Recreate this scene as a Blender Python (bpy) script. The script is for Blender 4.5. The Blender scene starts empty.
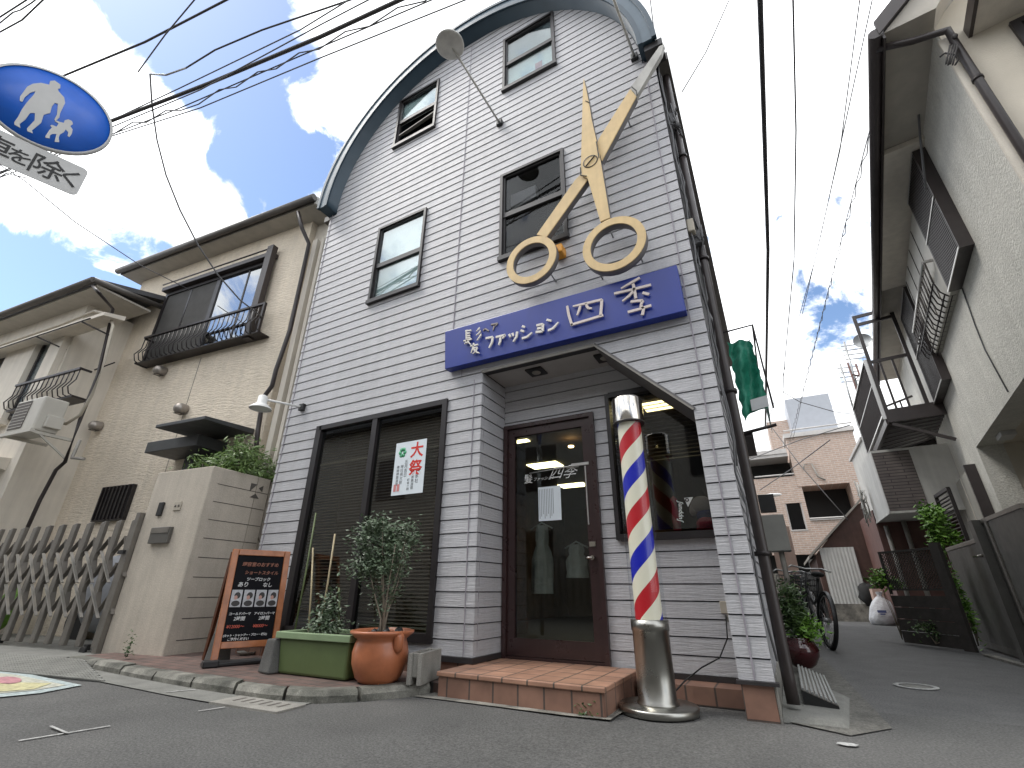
import bpy, math, random
from mathutils import Vector
random.seed(7)
R_ = math.radians
# ------------------------------------------------------------------ camera model (metres, z up)
CAM = (0.0, -3.5, 0.68)
FPX, W, H = 460.1, 1024, 768
_p, _r, _y = R_(24.136), R_(.286), R_(-28.545)
def _basis():
    cp, sp, c, s = math.cos(_p), math.sin(_p), math.cos(_r), math.sin(_r)
    rt, fw, up = (1,0,0), (0,cp,sp), (0,-sp,cp)
    RT = [c*a+s*b for a,b in zip(rt,up)]; UP = [-s*a+c*b for a,b in zip(rt,up)]
    cy, sy = math.cos(_y), math.sin(_y)
    t = lambda v: (v[0]*cy+v[1]*sy, -v[0]*sy+v[1]*cy, v[2])
    return t(RT), t(UP), t(fw)
RT, UP, FW = _basis()
def ray(x, y):
    a, b = (x-512)/FPX, -(y-384)/FPX
    return tuple(a*q+b*w+e for q,w,e in zip(RT,UP,FW))
def proj(P):
    d = [P[i]-CAM[i] for i in range(3)]; k = sum(a*b for a,b in zip(d,FW))
    return (512+FPX*sum(a*b for a,b in zip(d,RT))/k, 384-FPX*sum(a*b for a,b in zip(d,UP))/k)
def ZP(x, y, z=0.0):
    d = ray(x,y); t = (z-CAM[2])/d[2]; return (CAM[0]+t*d[0], CAM[1]+t*d[1], z)
def zat(X, Y, py):
    lo, hi = -1.0, 12.0
    for _ in range(40):
        m = (lo+hi)/2
        if proj((X,Y,m))[1] > py: lo = m
        else: hi = m
    return lo
class Frame:
    def __init__(s, ox, oy, deg=0):
        a = R_(deg); s.o = (ox,oy); s.U = (math.cos(a), math.sin(a)); s.V = (-math.sin(a), math.cos(a)); s.a = a
    def w(s, u, v, z): return (s.o[0]+u*s.U[0]+v*s.V[0], s.o[1]+u*s.U[1]+v*s.V[1], z)
    def loc(s, P):
        a, b = P[0]-s.o[0], P[1]-s.o[1]
        return (a*s.U[0]+b*s.U[1], a*s.V[0]+b*s.V[1], P[2])
    def at(s, x, y, v=None, u=None):
        c = s.loc(CAM); d = ray(x,y)
        dl = (d[0]*s.U[0]+d[1]*s.U[1], d[0]*s.V[0]+d[1]*s.V[1], d[2])
        t = (v-c[1])/dl[1] if v is not None else (u-c[0])/dl[0]
        return tuple(c[i]+t*dl[i] for i in range(3))
F0 = Frame(0,0,0)                        # shop facade: y = 0, x to the right
FL = Frame(-5.556,-.518,6.1)             # neighbours on the left
FR = Frame(2.363,.907,-7.4)              # house on the right, side wall is u = 0

# ------------------------------------------------------------------ mesh builder
class MB:
    def __init__(s, fr=F0): s.v=[]; s.f=[]; s.sm=[]; s.fr=fr
    def add(s, vs, fs, smooth=False, raw=False):
        n=len(s.v); s.v += [v if raw else s.fr.w(*v) for v in vs]
        s.f += [tuple(n+i for i in f) for f in fs]; s.sm += [smooth]*len(fs); return s
    def box(s, a, b, raw=False):
        (x0,y0,z0),(x1,y1,z1) = a,b
        x0,x1=min(x0,x1),max(x0,x1); y0,y1=min(y0,y1),max(y0,y1); z0,z1=min(z0,z1),max(z0,z1)
        vs=[(x0,y0,z0),(x1,y0,z0),(x1,y1,z0),(x0,y1,z0),(x0,y0,z1),(x1,y0,z1),(x1,y1,z1),(x0,y1,z1)]
        return s.add(vs,[(0,3,2,1),(4,5,6,7),(0,1,5,4),(1,2,6,5),(2,3,7,6),(3,0,4,7)],raw=raw)
    def hexa(s, b, t):                   # 4 bottom pts, 4 top pts
        return s.add(list(b)+list(t),[(0,3,2,1),(4,5,6,7),(0,1,5,4),(1,2,6,5),(2,3,7,6),(3,0,4,7)])
    def prism(s, poly, d, raw=False):    # polygon (3-D pts) extruded by vector d
        n=len(poly); q=[tuple(p[i]+d[i] for i in range(3)) for p in poly]
        return s.add(list(poly)+q,[tuple(range(n)),tuple(range(2*n-1,n-1,-1))]+[(i,i+n,(i+1)%n+n,(i+1)%n) for i in range(n)],raw=raw)
    def tube(s, pts, r, n=8, raw=False, caps=True, r2=None):
        P=[Vector(p if raw else s.fr.w(*p)) for p in pts]; rings=[]; m=len(P); base=len(s.v)
        ref=None
        for i,p in enumerate(P):
            t=(P[min(i+1,m-1)]-P[max(i-1,0)]); 
            if t.length<1e-9: t=Vector((0,0,1))
            t.normalize()
            if ref is None: ref=Vector((0,0,1)) if abs(t.z)<.9 else Vector((1,0,0))
            a=t.cross(ref); 
            if a.length<1e-4: a=t.cross(Vector((0,1,0)))
            a.normalize(); b=t.cross(a); ref=-b if False else ref
            rr=r if r2 is None else r+(r2-r)*i/(m-1)
            for k in range(n):
                an=2*math.pi*k/n; s.v.append(tuple(p+a*math.cos(an)*rr+b*math.sin(an)*rr))
        for i in range(m-1):
            for k in range(n):
                s.f.append((base+i*n+k,base+i*n+(k+1)%n,base+(i+1)*n+(k+1)%n,base+(i+1)*n+k)); s.sm.append(True)
        if caps:
            s.f.append(tuple(base+k for k in range(n-1,-1,-1))); s.sm.append(False)
            s.f.append(tuple(base+(m-1)*n+k for k in range(n))); s.sm.append(False)
        return s
    def bar(s, a, b, w, h=None, raw=False):   # rectangular bar between points
        h=h or w; A=Vector(a if raw else s.fr.w(*a)); B=Vector(b if raw else s.fr.w(*b)); t=(B-A).normalized()
        ref=Vector((0,0,1)) if abs(t.z)<.9 else Vector((s.fr.V[0],s.fr.V[1],0))
        x=t.cross(ref).normalized()*w/2; y=t.cross(x).normalized()*h/2
        vs=[tuple(q+i*x+j*y) for q in (A,B) for i,j in ((-1,-1),(1,-1),(1,1),(-1,1))]
        return s.add(vs,[(0,1,2,3),(7,6,5,4),(0,4,5,1),(1,5,6,2),(2,6,7,3),(3,7,4,0)],raw=True)
    def lathe(s, c, prof, n=32, axis='z', cap=True, sx=1.0):
        base=len(s.v)
        for (r,h) in prof:
            for k in range(n):
                a=2*math.pi*k/n; ca,sa=math.cos(a)*r,math.sin(a)*r
                if axis=='z': p=(c[0]+ca*sx,c[1]+sa,c[2]+h)
                elif axis=='y': p=(c[0]+ca,c[1]+h,c[2]+sa)
                else: p=(c[0]+h,c[1]+ca,c[2]+sa)
                s.v.append(s.fr.w(*p))
        m=len(prof)
        for i in range(m-1):
            for k in range(n):
                s.f.append((base+i*n+k,base+i*n+(k+1)%n,base+(i+1)*n+(k+1)%n,base+(i+1)*n+k)); s.sm.append(True)
        if cap:
            s.f.append(tuple(base+k for k in range(n-1,-1,-1))); s.sm.append(False)
            s.f.append(tuple(base+(m-1)*n+k for k in range(n))); s.sm.append(False)
        return s
    def blob(s, c, r, n=14, jit=0.0, seed=0):
        rnd=random.Random(seed); rx,ry,rz = r if isinstance(r,tuple) else (r,r,r); m=n//2; base=len(s.v)
        for i in range(m+1):
            th=math.pi*i/m
            for k in range(n):
                ph=2*math.pi*k/n; j=1+rnd.uniform(-jit,jit)
                s.v.append(s.fr.w(c[0]+rx*math.sin(th)*math.cos(ph)*j,c[1]+ry*math.sin(th)*math.sin(ph)*j,c[2]+rz*math.cos(th)*j))
        for i in range(m):
            for k in range(n):
                s.f.append((base+i*n+k,base+(i+1)*n+k,base+(i+1)*n+(k+1)%n,base+i*n+(k+1)%n)); s.sm.append(True)
        return s

COL = bpy.context.scene.collection
ORG = {}
def _mesh(name, mb, mat, org, bevel=0):
    me = bpy.data.meshes.new(name)
    me.from_pydata([(v[0]-org[0],v[1]-org[1],v[2]-org[2]) for v in mb.v], [], mb.f)
    me.polygons.foreach_set('use_smooth', mb.sm); me.materials.append(mat); me.update()
    import bmesh
    bm=bmesh.new(); bm.from_mesh(me); bmesh.ops.recalc_face_normals(bm, faces=bm.faces); bm.to_mesh(me); bm.free()
    o = bpy.data.objects.new(name, me); COL.objects.link(o)
    if bevel:
        b=o.modifiers.new('bevel','BEVEL'); b.width=bevel; b.segments=2; b.limit_method='ANGLE'; b.angle_limit=R_(40)
    return o
def tag(o, label, cat, group=None, kind=None):
    if label: o['label']=label
    if cat: o['category']=cat
    if group: o['group']=group
    if kind: o['kind']=kind
    return o
def thing(name, label, cat, loc, group=None):
    o=bpy.data.objects.new(name,None); COL.objects.link(o); o.location=loc; o.empty_display_size=.1
    ORG[o.name]=tuple(loc); return tag(o,label,cat,group)
SPLIT={'rear_leg','caster','post','end_rail','handrail','brace','wheel','dark_opening','ground_opening','pipe','lava_stone','pink_stamp','laundry_arm','base_flashing','inner_wall','ceiling_light_panel','window_hood','mounting_bolt','knockout','floor_frame','pilaster','porch_post','wall_cable','hose_cover'}
def islands(mb):
    par=list(range(len(mb.v)))
    def find(a):
        while par[a]!=a: par[a]=par[par[a]]; a=par[a]
        return a
    for f in mb.f:
        r=find(f[0])
        for v in f[1:]: par[find(v)]=r
    groups={}
    for i,f in enumerate(mb.f): groups.setdefault(find(f[0]),[]).append(i)
    out=[]
    for ids in groups.values():
        m=MB(mb.fr); mp={}
        for i in ids:
            m.f.append(tuple(mp.setdefault(v,len(mp)) for v in mb.f[i])); m.sm.append(mb.sm[i])
        m.v=[mb.v[k] for k in mp]; out.append(m)
    return out
def part(name, mb, mat, parent, label=None, bevel=0):
    if name in SPLIT:
        isl=islands(mb)
        if 1<len(isl)<=60:
            for m in isl: o=part1(name,m,mat,parent,label,bevel)
            return o
    return part1(name,mb,mat,parent,label,bevel)
def part1(name, mb, mat, parent, label=None, bevel=0):
    org=ORG[parent.name]; o=_mesh(name,mb,mat,org,bevel); o.parent=parent; ORG[o.name]=org
    if label: o['label']=label
    return o
def solo(name, mb, mat, label, cat, group=None, bevel=0):
    n=len(mb.v); org=(sum(v[0] for v in mb.v)/n, sum(v[1] for v in mb.v)/n, min(v[2] for v in mb.v))
    o=_mesh(name,mb,mat,org,bevel); o.location=org; ORG[o.name]=org; return tag(o,label,cat,group)
def struct(name, mb, mat, kind='structure'):
    o=_mesh(name,mb,mat,(0,0,0)); o['kind']=kind; return o
def copy_thing(root, loc, label, rotz=None):
    def cp(o,par):
        c=o.copy(); COL.objects.link(c); c.parent=par
        for ch in [k for k in bpy.data.objects if k.parent==o]: cp(ch,c)
        return c
    c=cp(root,None); c.location=loc; c['label']=label
    if rotz is not None: c.rotation_euler.z=rotz
    return c

# ------------------------------------------------------------------ materials
def mk(name, col, rough=.6, metal=0, var=.0, vs=3, col2=None, bump=0, bs=40, stretch=(1,1,1), streak=0, coat=0, fine=0, fs=200, spec=.5):
    m=bpy.data.materials.new(name); m.use_nodes=True; nt=m.node_tree; N=nt.nodes; L=nt.links
    b=N['Principled BSDF']; b.inputs['Roughness'].default_value=rough; b.inputs['Metallic'].default_value=metal
    b.inputs['Specular IOR Level'].default_value=spec
    if coat: b.inputs['Coat Weight'].default_value=coat; b.inputs['Coat Roughness'].default_value=.05
    c4=(*col,1); b.inputs['Base Color'].default_value=c4
    tc=N.new('ShaderNodeTexCoord')
    def mapped(st):
        mp=N.new('ShaderNodeMapping'); mp.inputs['Scale'].default_value=st; L.new(tc.outputs['Object'],mp.inputs[0]); return mp.outputs[0]
    def noise(vec,sc,det=5,ro=.6):
        n=N.new('ShaderNodeTexNoise'); n.inputs['Scale'].default_value=sc; n.inputs['Detail'].default_value=det; n.inputs['Roughness'].default_value=ro
        L.new(vec,n.inputs['Vector']); return n.outputs['Fac']
    cur=None
    def mul(fac_socket,lo,hi,base):
        mr=N.new('ShaderNodeMapRange'); mr.inputs['From Min'].default_value=.3; mr.inputs['From Max'].default_value=.7
        mr.inputs['To Min'].default_value=lo; mr.inputs['To Max'].default_value=hi; L.new(fac_socket,mr.inputs[0])
        mx=N.new('ShaderNodeMix'); mx.data_type='RGBA'; mx.blend_type='MULTIPLY'; mx.inputs[0].default_value=1
        if base is None: mx.inputs[6].default_value=c4
        else: L.new(base,mx.inputs[6])
        L.new(mr.outputs[0],mx.inputs[7]); return mx.outputs[2]
    if col2:
        mx=N.new('ShaderNodeMix'); mx.data_type='RGBA'; mx.inputs[6].default_value=c4; mx.inputs[7].default_value=(*col2,1)
        mr=N.new('ShaderNodeMapRange'); mr.inputs['From Min'].default_value=.42; mr.inputs['From Max'].default_value=.6
        L.new(noise(mapped(stretch),vs),mr.inputs[0]); L.new(mr.outputs[0],mx.inputs[0]); cur=mx.outputs[2]
    if var: cur=mul(noise(mapped((1,1,1)),vs*1.7),1-var,1+var,cur)
    if streak: cur=mul(noise(mapped((6,6,.35)),1.5),1-streak,1+streak*.4,cur)
    if fine: cur=mul(noise(mapped((1,1,1)),fs,2),1-fine,1+fine,cur)
    if cur: L.new(cur,b.inputs['Base Color'])
    if rough and var:
        mr=N.new('ShaderNodeMapRange'); mr.inputs['To Min'].default_value=max(0,rough-.12); mr.inputs['To Max'].default_value=min(1,rough+.12)
        L.new(noise(mapped((1,1,1)),vs*3),mr.inputs[0]); L.new(mr.outputs[0],b.inputs['Roughness'])
    if bump:
        bp=N.new('ShaderNodeBump'); bp.inputs['Strength'].default_value=1; bp.inputs['Distance'].default_value=bump
        L.new(noise(mapped(stretch),bs,4,.65),bp.inputs['Height']); L.new(bp.outputs[0],b.inputs['Normal'])
    return m
def emit(name,col,st):
    m=bpy.data.materials.new(name); m.use_nodes=True; nt=m.node_tree; nt.nodes.clear()
    e=nt.nodes.new('ShaderNodeEmission'); e.inputs[0].default_value=(*col,1); e.inputs[1].default_value=st
    o=nt.nodes.new('ShaderNodeOutputMaterial'); nt.links.new(e.outputs[0],o.inputs[0]); return m
def glass(name,tint=(.8,.85,.85),ior=1.5,boost=0,rough=0.0):
    m=bpy.data.materials.new(name); m.use_nodes=True; nt=m.node_tree; nt.nodes.clear(); N=nt.nodes; L=nt.links
    t=N.new('ShaderNodeBsdfTransparent'); t.inputs[0].default_value=(*tint,1)
    g=N.new('ShaderNodeBsdfGlossy'); g.inputs['Roughness'].default_value=rough; g.inputs['Color'].default_value=(.9,.93,.95,1)
    f=N.new('ShaderNodeFresnel'); ge=N.new('ShaderNodeNewGeometry'); io=N.new('ShaderNodeMapRange'); io.inputs['To Min'].default_value=ior; io.inputs['To Max'].default_value=1/ior; L.new(ge.outputs['Backfacing'],io.inputs[0]); L.new(io.outputs[0],f.inputs[0])
    a=N.new('ShaderNodeMath'); a.operation='ADD'; a.inputs[1].default_value=boost; a.use_clamp=True; L.new(f.outputs[0],a.inputs[0])
    x=N.new('ShaderNodeMixShader'); L.new(a.outputs[0],x.inputs[0]); L.new(t.outputs[0],x.inputs[1]); L.new(g.outputs[0],x.inputs[2])
    o=N.new('ShaderNodeOutputMaterial'); L.new(x.outputs[0],o.inputs[0]); return m
def brickmat(name,c1,c2,mortar,bw,bh,ms=.02,rough=.7,bump=.004,axes='XZ',off=.5,var=.15,shift=(0,0)):
    m=mk(name,c1,rough); nt=m.node_tree; N=nt.nodes; L=nt.links; b=N['Principled BSDF']
    tc=[n for n in N if n.type=='TEX_COORD'][0]
    g=N.new('ShaderNodeNewGeometry'); sep=N.new('ShaderNodeSeparateXYZ'); L.new(g.outputs['Position'],sep.inputs[0])
    ad=[N.new('ShaderNodeMath') for _ in range(2)]
    for k,(s_,ax) in enumerate(zip(shift,axes)): ad[k].operation='ADD'; ad[k].inputs[1].default_value=s_; L.new(sep.outputs['XYZ'.index(ax)],ad[k].inputs[0])
    cb=N.new('ShaderNodeCombineXYZ'); L.new(ad[0].outputs[0],cb.inputs[0]); L.new(ad[1].outputs[0],cb.inputs[1])
    br=N.new('ShaderNodeTexBrick'); br.offset=off; br.inputs['Color1'].default_value=(*c1,1); br.inputs['Color2'].default_value=(*c2,1)
    br.inputs['Mortar'].default_value=(*mortar,1); br.inputs['Scale'].default_value=1; br.inputs['Brick Width'].default_value=bw
    br.inputs['Row Height'].default_value=bh; br.inputs['Mortar Size'].default_value=ms*bh; L.new(cb.outputs[0],br.inputs[0])
    n=N.new('ShaderNodeTexNoise'); n.inputs['Scale'].default_value=7; n.inputs['Detail'].default_value=8; L.new(tc.outputs['Object'],n.inputs[0])
    mr=N.new('ShaderNodeMapRange'); mr.inputs['From Min'].default_value=.3; mr.inputs['From Max'].default_value=.7; mr.inputs['To Min'].default_value=1-var; mr.inputs['To Max'].default_value=1+var
    L.new(n.outputs['Fac'],mr.inputs[0]); mx=N.new('ShaderNodeMix'); mx.data_type='RGBA'; mx.blend_type='MULTIPLY'; mx.inputs[0].default_value=1
    L.new(br.outputs[0],mx.inputs[6]); L.new(mr.outputs[0],mx.inputs[7]); L.new(mx.outputs[2],b.inputs['Base Color'])
    bp=N.new('ShaderNodeBump'); bp.invert=True; bp.inputs['Distance'].default_value=bump; bp.inputs['Strength'].default_value=1
    L.new(br.outputs['Fac'],bp.inputs['Height']); L.new(bp.outputs[0],b.inputs['Normal']); return m
M={}
def siding(name, col, stain=.12):
    m=mk(name,col,.5,var=.05,vs=1.2,streak=stain,fine=.05,fs=60,bump=.007,bs=1,stretch=(6,6,85)); return m
M['siding']=siding('siding_paint',(.445,.443,.458),.07)
M['joint']=mk('siding_joint',(.04,.04,.045),.9)  # dark joint paint, with the boards' lap shadow put into its colour
M['trim_dark']=mk('dark_trim',(.03,.027,.028),.4,var=.2)
M['seam']=mk('seam_caulk',(.30,.28,.31),.8,var=.2)
M['ceiling']=mk('alcove_ceiling',(.36,.35,.34),.7,var=.06,streak=.0)
M['roofblue']=mk('roof_teal_metal',(.022,.048,.072),.45,var=.12,vs=2)
M['fascia']=mk('fascia_grey_blue',(.055,.09,.12),.4,var=.1,vs=3)
M['frame_dark']=mk('window_bronze',(.018,.015,.016),.4,var=.15)
M['door_brown']=mk('door_dark_brown',(.035,.018,.018),.3,var=.15,coat=.2)
M['glass']=glass('clear_glass'); M['glass_up']=glass('upper_window_glass',(.8,.85,.85),1.5,.10)
M['glass_dark']=glass('tinted_glass',(.62,.62,.60),1.5,.02)
M['glass_m2']=glass('smoked_window_glass',(.7,.7,.7),1.25)
M['tube']=glass('tube_glass',(.96,.97,.98),1.35)
M['curtain_pale']=mk('frosted_sheet',(.78,.84,.82),.7,var=.08)
M['curtain_grey']=mk('grey_blind',(.30,.31,.33),.7,var=.08)
M['dark_room']=mk('dark_room',(.02,.02,.02),.9)
M['sign_blue']=mk('signboard_blue',(.010,.030,.25),.35,var=.06,vs=2,streak=.08)
M['letter']=mk('cream_letter',(.72,.68,.62),.45,var=.06)
M['letter_pink']=mk('weathered_letter',(.62,.54,.50),.5,var=.08)
M['gold_dim']=mk('faded_gold_letter',(.28,.24,.22),.5)
M['brass']=mk('gold_paint',(.66,.48,.235),.55,var=.06,vs=5,streak=.12,col2=(.62,.45,.225))
M['brass_side']=mk('scissor_edge_grey',(.16,.15,.15),.6,var=.2)
M['tip']=mk('bare_blade_tip',(.42,.41,.38),.5,var=.15,streak=.2)
M['line']=mk('black_line',(.01,.01,.01),.6)
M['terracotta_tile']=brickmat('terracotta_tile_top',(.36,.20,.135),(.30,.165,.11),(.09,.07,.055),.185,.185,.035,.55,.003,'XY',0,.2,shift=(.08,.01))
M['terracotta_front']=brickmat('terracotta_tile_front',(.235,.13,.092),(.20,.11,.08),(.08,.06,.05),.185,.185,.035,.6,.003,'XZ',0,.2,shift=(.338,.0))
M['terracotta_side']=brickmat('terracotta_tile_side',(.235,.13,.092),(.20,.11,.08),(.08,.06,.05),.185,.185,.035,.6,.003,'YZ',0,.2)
M['brickpave']=brickmat('red_pavers',(.14,.085,.07),(.105,.07,.06),(.06,.055,.05),.2,.1,.06,.85,.003,'XY',.5,.3)
M['chrome']=mk('chrome',(.60,.57,.52),.12,metal=1,var=.05)
M['steel']=mk('brushed_steel',(.33,.325,.30),.30,metal=1,var=.10,vs=2,stretch=(30,30,1),bump=.0002,bs=8)
M['plastic_black']=mk('black_plastic',(.012,.012,.013),.45,var=.2)
M['rubber']=mk('black_rubber',(.015,.015,.015),.8)
M['white']=mk('white_paint',(.72,.72,.70),.45,var=.06)
M['white_dirty']=mk('dirty_white_paint',(.55,.54,.50),.55,var=.15,streak=.2)
M['paper']=mk('white_paper',(.72,.78,.82),.8)
M['ink_red']=mk('red_ink',(.62,.03,.02),.7); M['ink_green']=mk('green_ink',(.10,.42,.22),.7); M['ink_grey']=mk('grey_ink',(.15,.16,.17),.8)
M['ink_pink']=mk('pink_stamp',(.62,.25,.25),.8)
M['wood_orange']=mk('varnished_wood',(.36,.115,.03),.35,var=.25,vs=6,coat=.3)
M['wood_dark']=mk('dark_varnished_edge',(.10,.03,.01),.4,var=.2)
M['black_board']=mk('chalkboard',(.004,.004,.006),.6,var=.3,spec=.12)
M['chalk_white']=mk('chalk_white',(.6,.6,.6),.9); M['chalk_brown']=mk('chalk_brown',(.30,.13,.09),.9); M['chalk_red']=mk('chalk_red',(.45,.09,.06),.9)
M['photo_grey']=mk('photo_paper',(.42,.42,.44),.5,var=.2,vs=20); M['photo_dark']=mk('photo_dark',(.02,.016,.015),.5); M['skin_pink']=mk('photo_skin',(.45,.25,.2),.6)
M['concrete']=mk('concrete',(.26,.25,.225),.85,var=.2,vs=4,streak=.15,fine=.18,fs=150,bump=.002,bs=90)
M['concrete_dark']=mk('weathered_concrete',(.14,.135,.12),.9,var=.35,vs=5,fine=.25,fs=120,bump=.004,bs=60,col2=(.25,.24,.21))
M['kerbstone']=mk('kerb_stone',(.10,.10,.085),.9,var=.4,vs=4,fine=.25,fs=140,bump=.012,bs=22,col2=(.20,.195,.17))
M['granite_block']=mk('dark_granite',(.10,.10,.095),.85,var=.3,fine=.25,bump=.003,bs=80)
M['planter_green']=mk('green_plastic',(.11,.155,.06),.45,var=.08,vs=4)
M['planter_rim']=mk('pale_green_plastic',(.22,.30,.17),.5,var=.1)
M['terracotta']=mk('terracotta_glazed',(.40,.135,.06),.38,var=.15,vs=6,coat=.15)
M['red_pot']=mk('dark_red_glaze',(.045,.006,.008),.12,var=.2,coat=.6)
M['soil']=mk('dark_soil',(.02,.016,.012),.95,bump=.01,bs=40)
M['cane_green']=mk('green_cane',(.10,.13,.05),.6,var=.2); M['cane_tan']=mk('dry_cane',(.40,.33,.2),.6,var=.2)
M['bark']=mk('pale_bark',(.26,.22,.17),.8,var=.25,bump=.003,bs=60)
def leafmat(name,c,c2,rough=.45):
    m=mk(name,c,rough,col2=c2,vs=14); b=m.node_tree.nodes['Principled BSDF']; b.inputs['Subsurface Weight'].default_value=0
    return m
M['leaf_grey']=leafmat('olive_leaf',(.075,.115,.06),(.14,.19,.12)); M['leaf_bamboo']=leafmat('bamboo_leaf',(.09,.16,.035),(.15,.23,.06))
M['leaf_bright']=leafmat('bright_leaf',(.16,.32,.04),(.10,.22,.03)); M['leaf_dark']=leafmat('dark_leaf',(.035,.07,.02),(.07,.12,.035))
M['stucco_beige']=mk('beige_textured_siding',(.74,.65,.525),.85,var=.06,vs=1.5,streak=.10,bump=.024,bs=1,stretch=(9,9,40),fine=.06,fs=40)
M['stucco_smooth']=mk('smooth_beige_render',(.65,.60,.52),.85,var=.06,vs=1.5,streak=.12,bump=.002,bs=60)
M['stucco_right']=mk('rough_grey_stucco',(.60,.585,.53),.8,var=.08,vs=2,fine=.10,fs=40,bump=.013,bs=38,streak=.08)
M['stucco_front']=mk('tan_fine_stucco',(.55,.50,.415),.85,var=.05,vs=2,bump=.003,bs=90)
M['soffit']=mk('soffit_board',(.42,.39,.34),.8,var=.1)
M['gutter']=mk('gutter_grey_brown',(.10,.09,.08),.45,var=.15)
M['pipe_brown']=mk('dark_brown_pipe',(.035,.027,.026),.4,var=.15)
M['pipe_grey']=mk('grey_pipe',(.25,.235,.21),.6,var=.15); M['pipe_beige']=mk('beige_hose_cover',(.42,.38,.31),.6,var=.1)
M['rail']=mk('dark_rail_metal',(.025,.02,.02),.4,metal=.3)
M['screen']=mk('insect_screen',(.05,.048,.045),.8,var=.1)
M['roof_tile']=mk('slate_roof',(.09,.09,.095),.8,var=.2)
M['ac']=mk('air_conditioner_ivory',(.48,.46,.41),.5,var=.06); M['ac_grill']=mk('fan_grille',(.10,.085,.075),.6)
M['cap_steel']=mk('vent_cap',(.32,.29,.26),.4,metal=.6,var=.2)
M['canopy']=mk('canopy_dark_grey',(.045,.048,.05),.5,var=.15)
M['blockwall']=mk('painted_block_render',(.49,.44,.37),.85,var=.08,vs=2,streak=.12,fine=.08,fs=90,bump=.003,bs=60)
M['groove']=mk('mortar_groove',(.10,.09,.08),.95)
M['mailbox']=mk('mailbox_bronze',(.12,.115,.105),.4,metal=.4,var=.1)
M['gate_bronze']=mk('gate_bronze_aluminium',(.20,.185,.165),.4,metal=.5,var=.15)
M['gate_silver']=mk('gate_silver_strip',(.50,.48,.45),.3,metal=.8)
M['asphalt']=mk('asphalt',(.094,.094,.091),.8,var=.16,vs=.8,fine=.42,fs=85,bump=.007,bs=110,col2=(.105,.104,.10),spec=.45)
M['asphalt_patch']=mk('alley_asphalt',(.098,.098,.096),.75,var=.15,vs=2,fine=.40,fs=75,bump=.006,bs=95,spec=.5)
M['gutter_conc']=mk('gutter_concrete',(.18,.18,.165),.85,var=.2,vs=3,fine=.15,fs=130,bump=.002,bs=90)
M['strip']=mk('old_pavement_strip',(.115,.112,.10),.85,var=.3,vs=5,fine=.35,fs=70,bump=.006,bs=70)
M['roadwhite']=mk('worn_white_paint',(.38,.38,.37),.7,var=.4,vs=25)
M['marking_pink']=mk('pink_road_paint',(.42,.20,.22),.7,var=.35,vs=15); M['marking_yellow']=mk('yellow_road_paint',(.46,.43,.24),.7,var=.35,vs=15)
M['marking_cyan']=mk('pale_blue_road_paint',(.36,.42,.42),.7,var=.35,vs=15); M['marking_cream']=mk('cream_road_paint',(.42,.42,.35),.7,var=.35,vs=15)
M['ramp']=mk('ramp_metal',(.26,.27,.26),.5,var=.15,vs=4,bump=.004,bs=60)
M['sign_disc']=mk('traffic_blue',(.008,.12,.60),.4,var=.1,vs=3); M['sign_grey']=mk('sign_reflective_white',(.52,.52,.51),.5,var=.08)
M['galv']=mk('galvanised_steel',(.38,.385,.38),.4,metal=.6,var=.1)
M['wire']=mk('cable_black',(.05,.046,.045),.6); M['wire_grey']=mk('cable_grey',(.12,.12,.125),.6)
M['tile_apt']=brickmat('pink_beige_tiles',(.46,.335,.27),(.40,.29,.235),(.50,.45,.40),.23,.075,.13,.6,.003,'XZ',.5,.08)
M['grey_box']=mk('roof_box_grey',(.38,.40,.44),.5,var=.05); M['coping']=mk('coping_grey',(.5,.48,.46),.6,var=.1)
M['corrug']=mk('corrugated_white',(.56,.57,.55),.5,var=.06,streak=.12); M['brown_wall']=mk('brown_tin_wall',(.085,.045,.035),.6,var=.2,streak=.2)
M['brown_wall2']=mk('dark_brown_wall',(.13,.062,.05),.6,var=.15,streak=.2)
M['shingle']=brickmat('grey_brown_shingle',(.16,.135,.125),(.13,.11,.105),(.06,.05,.05),.5,.06,.12,.8,.004,'XZ',.5,.12)
M['pale_wall']=mk('pale_grey_wall',(.52,.51,.48),.7,var=.06,streak=.12)
M['pink_wall']=mk('pink_beige_wall',(.48,.34,.28),.7,var=.08)
M['tarp']=mk('green_tarp',(.015,.22,.14),.55,var=.18,vs=6,bump=.03,bs=7)
M['tarp_grey']=mk('white_tarp_patch',(.55,.57,.58),.6,var=.08)
M['meter_grey']=mk('meter_box',(.27,.27,.25),.5,var=.1)
M['bag']=mk('white_plastic_bag',(.55,.55,.56),.4,var=.08,bump=.03,bs=9); M['bag_print']=mk('bag_print',(.08,.1,.25),.6)
M['fence_dark']=mk('dark_fence_board',(.045,.04,.036),.6,var=.3,vs=5,bump=.002,bs=40)
M['gate_dark']=mk('dark_grey_gate',(.085,.083,.075),.45,metal=.3,var=.12,vs=3)
M['shutter']=mk('beige_shutter',(.40,.385,.34),.5,var=.08,streak=.1)
M['lattice_bg']=mk('lattice_back',(.045,.045,.055),.4,var=.3)
M['silver']=mk('aluminium_strip',(.55,.54,.52),.35,metal=.7)
M['plaque']=mk('bronze_plaque',(.16,.11,.08),.4,metal=.5,var=.2)
M['lampglow']=emit('ceiling_panel_glow',(1,.84,.42),4.5); M['bulbglow']=emit('warm_bulb_glow',(1,.62,.25),9.0)
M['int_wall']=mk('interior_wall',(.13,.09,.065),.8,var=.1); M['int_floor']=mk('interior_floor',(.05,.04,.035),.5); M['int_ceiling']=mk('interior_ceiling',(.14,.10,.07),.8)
M['gown']=mk('grey_gown_cloth',(.45,.42,.37),.8,var=.15,bump=.02,bs=12); M['blind']=mk('dark_blind_slat',(.16,.125,.095),.4)
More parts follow.
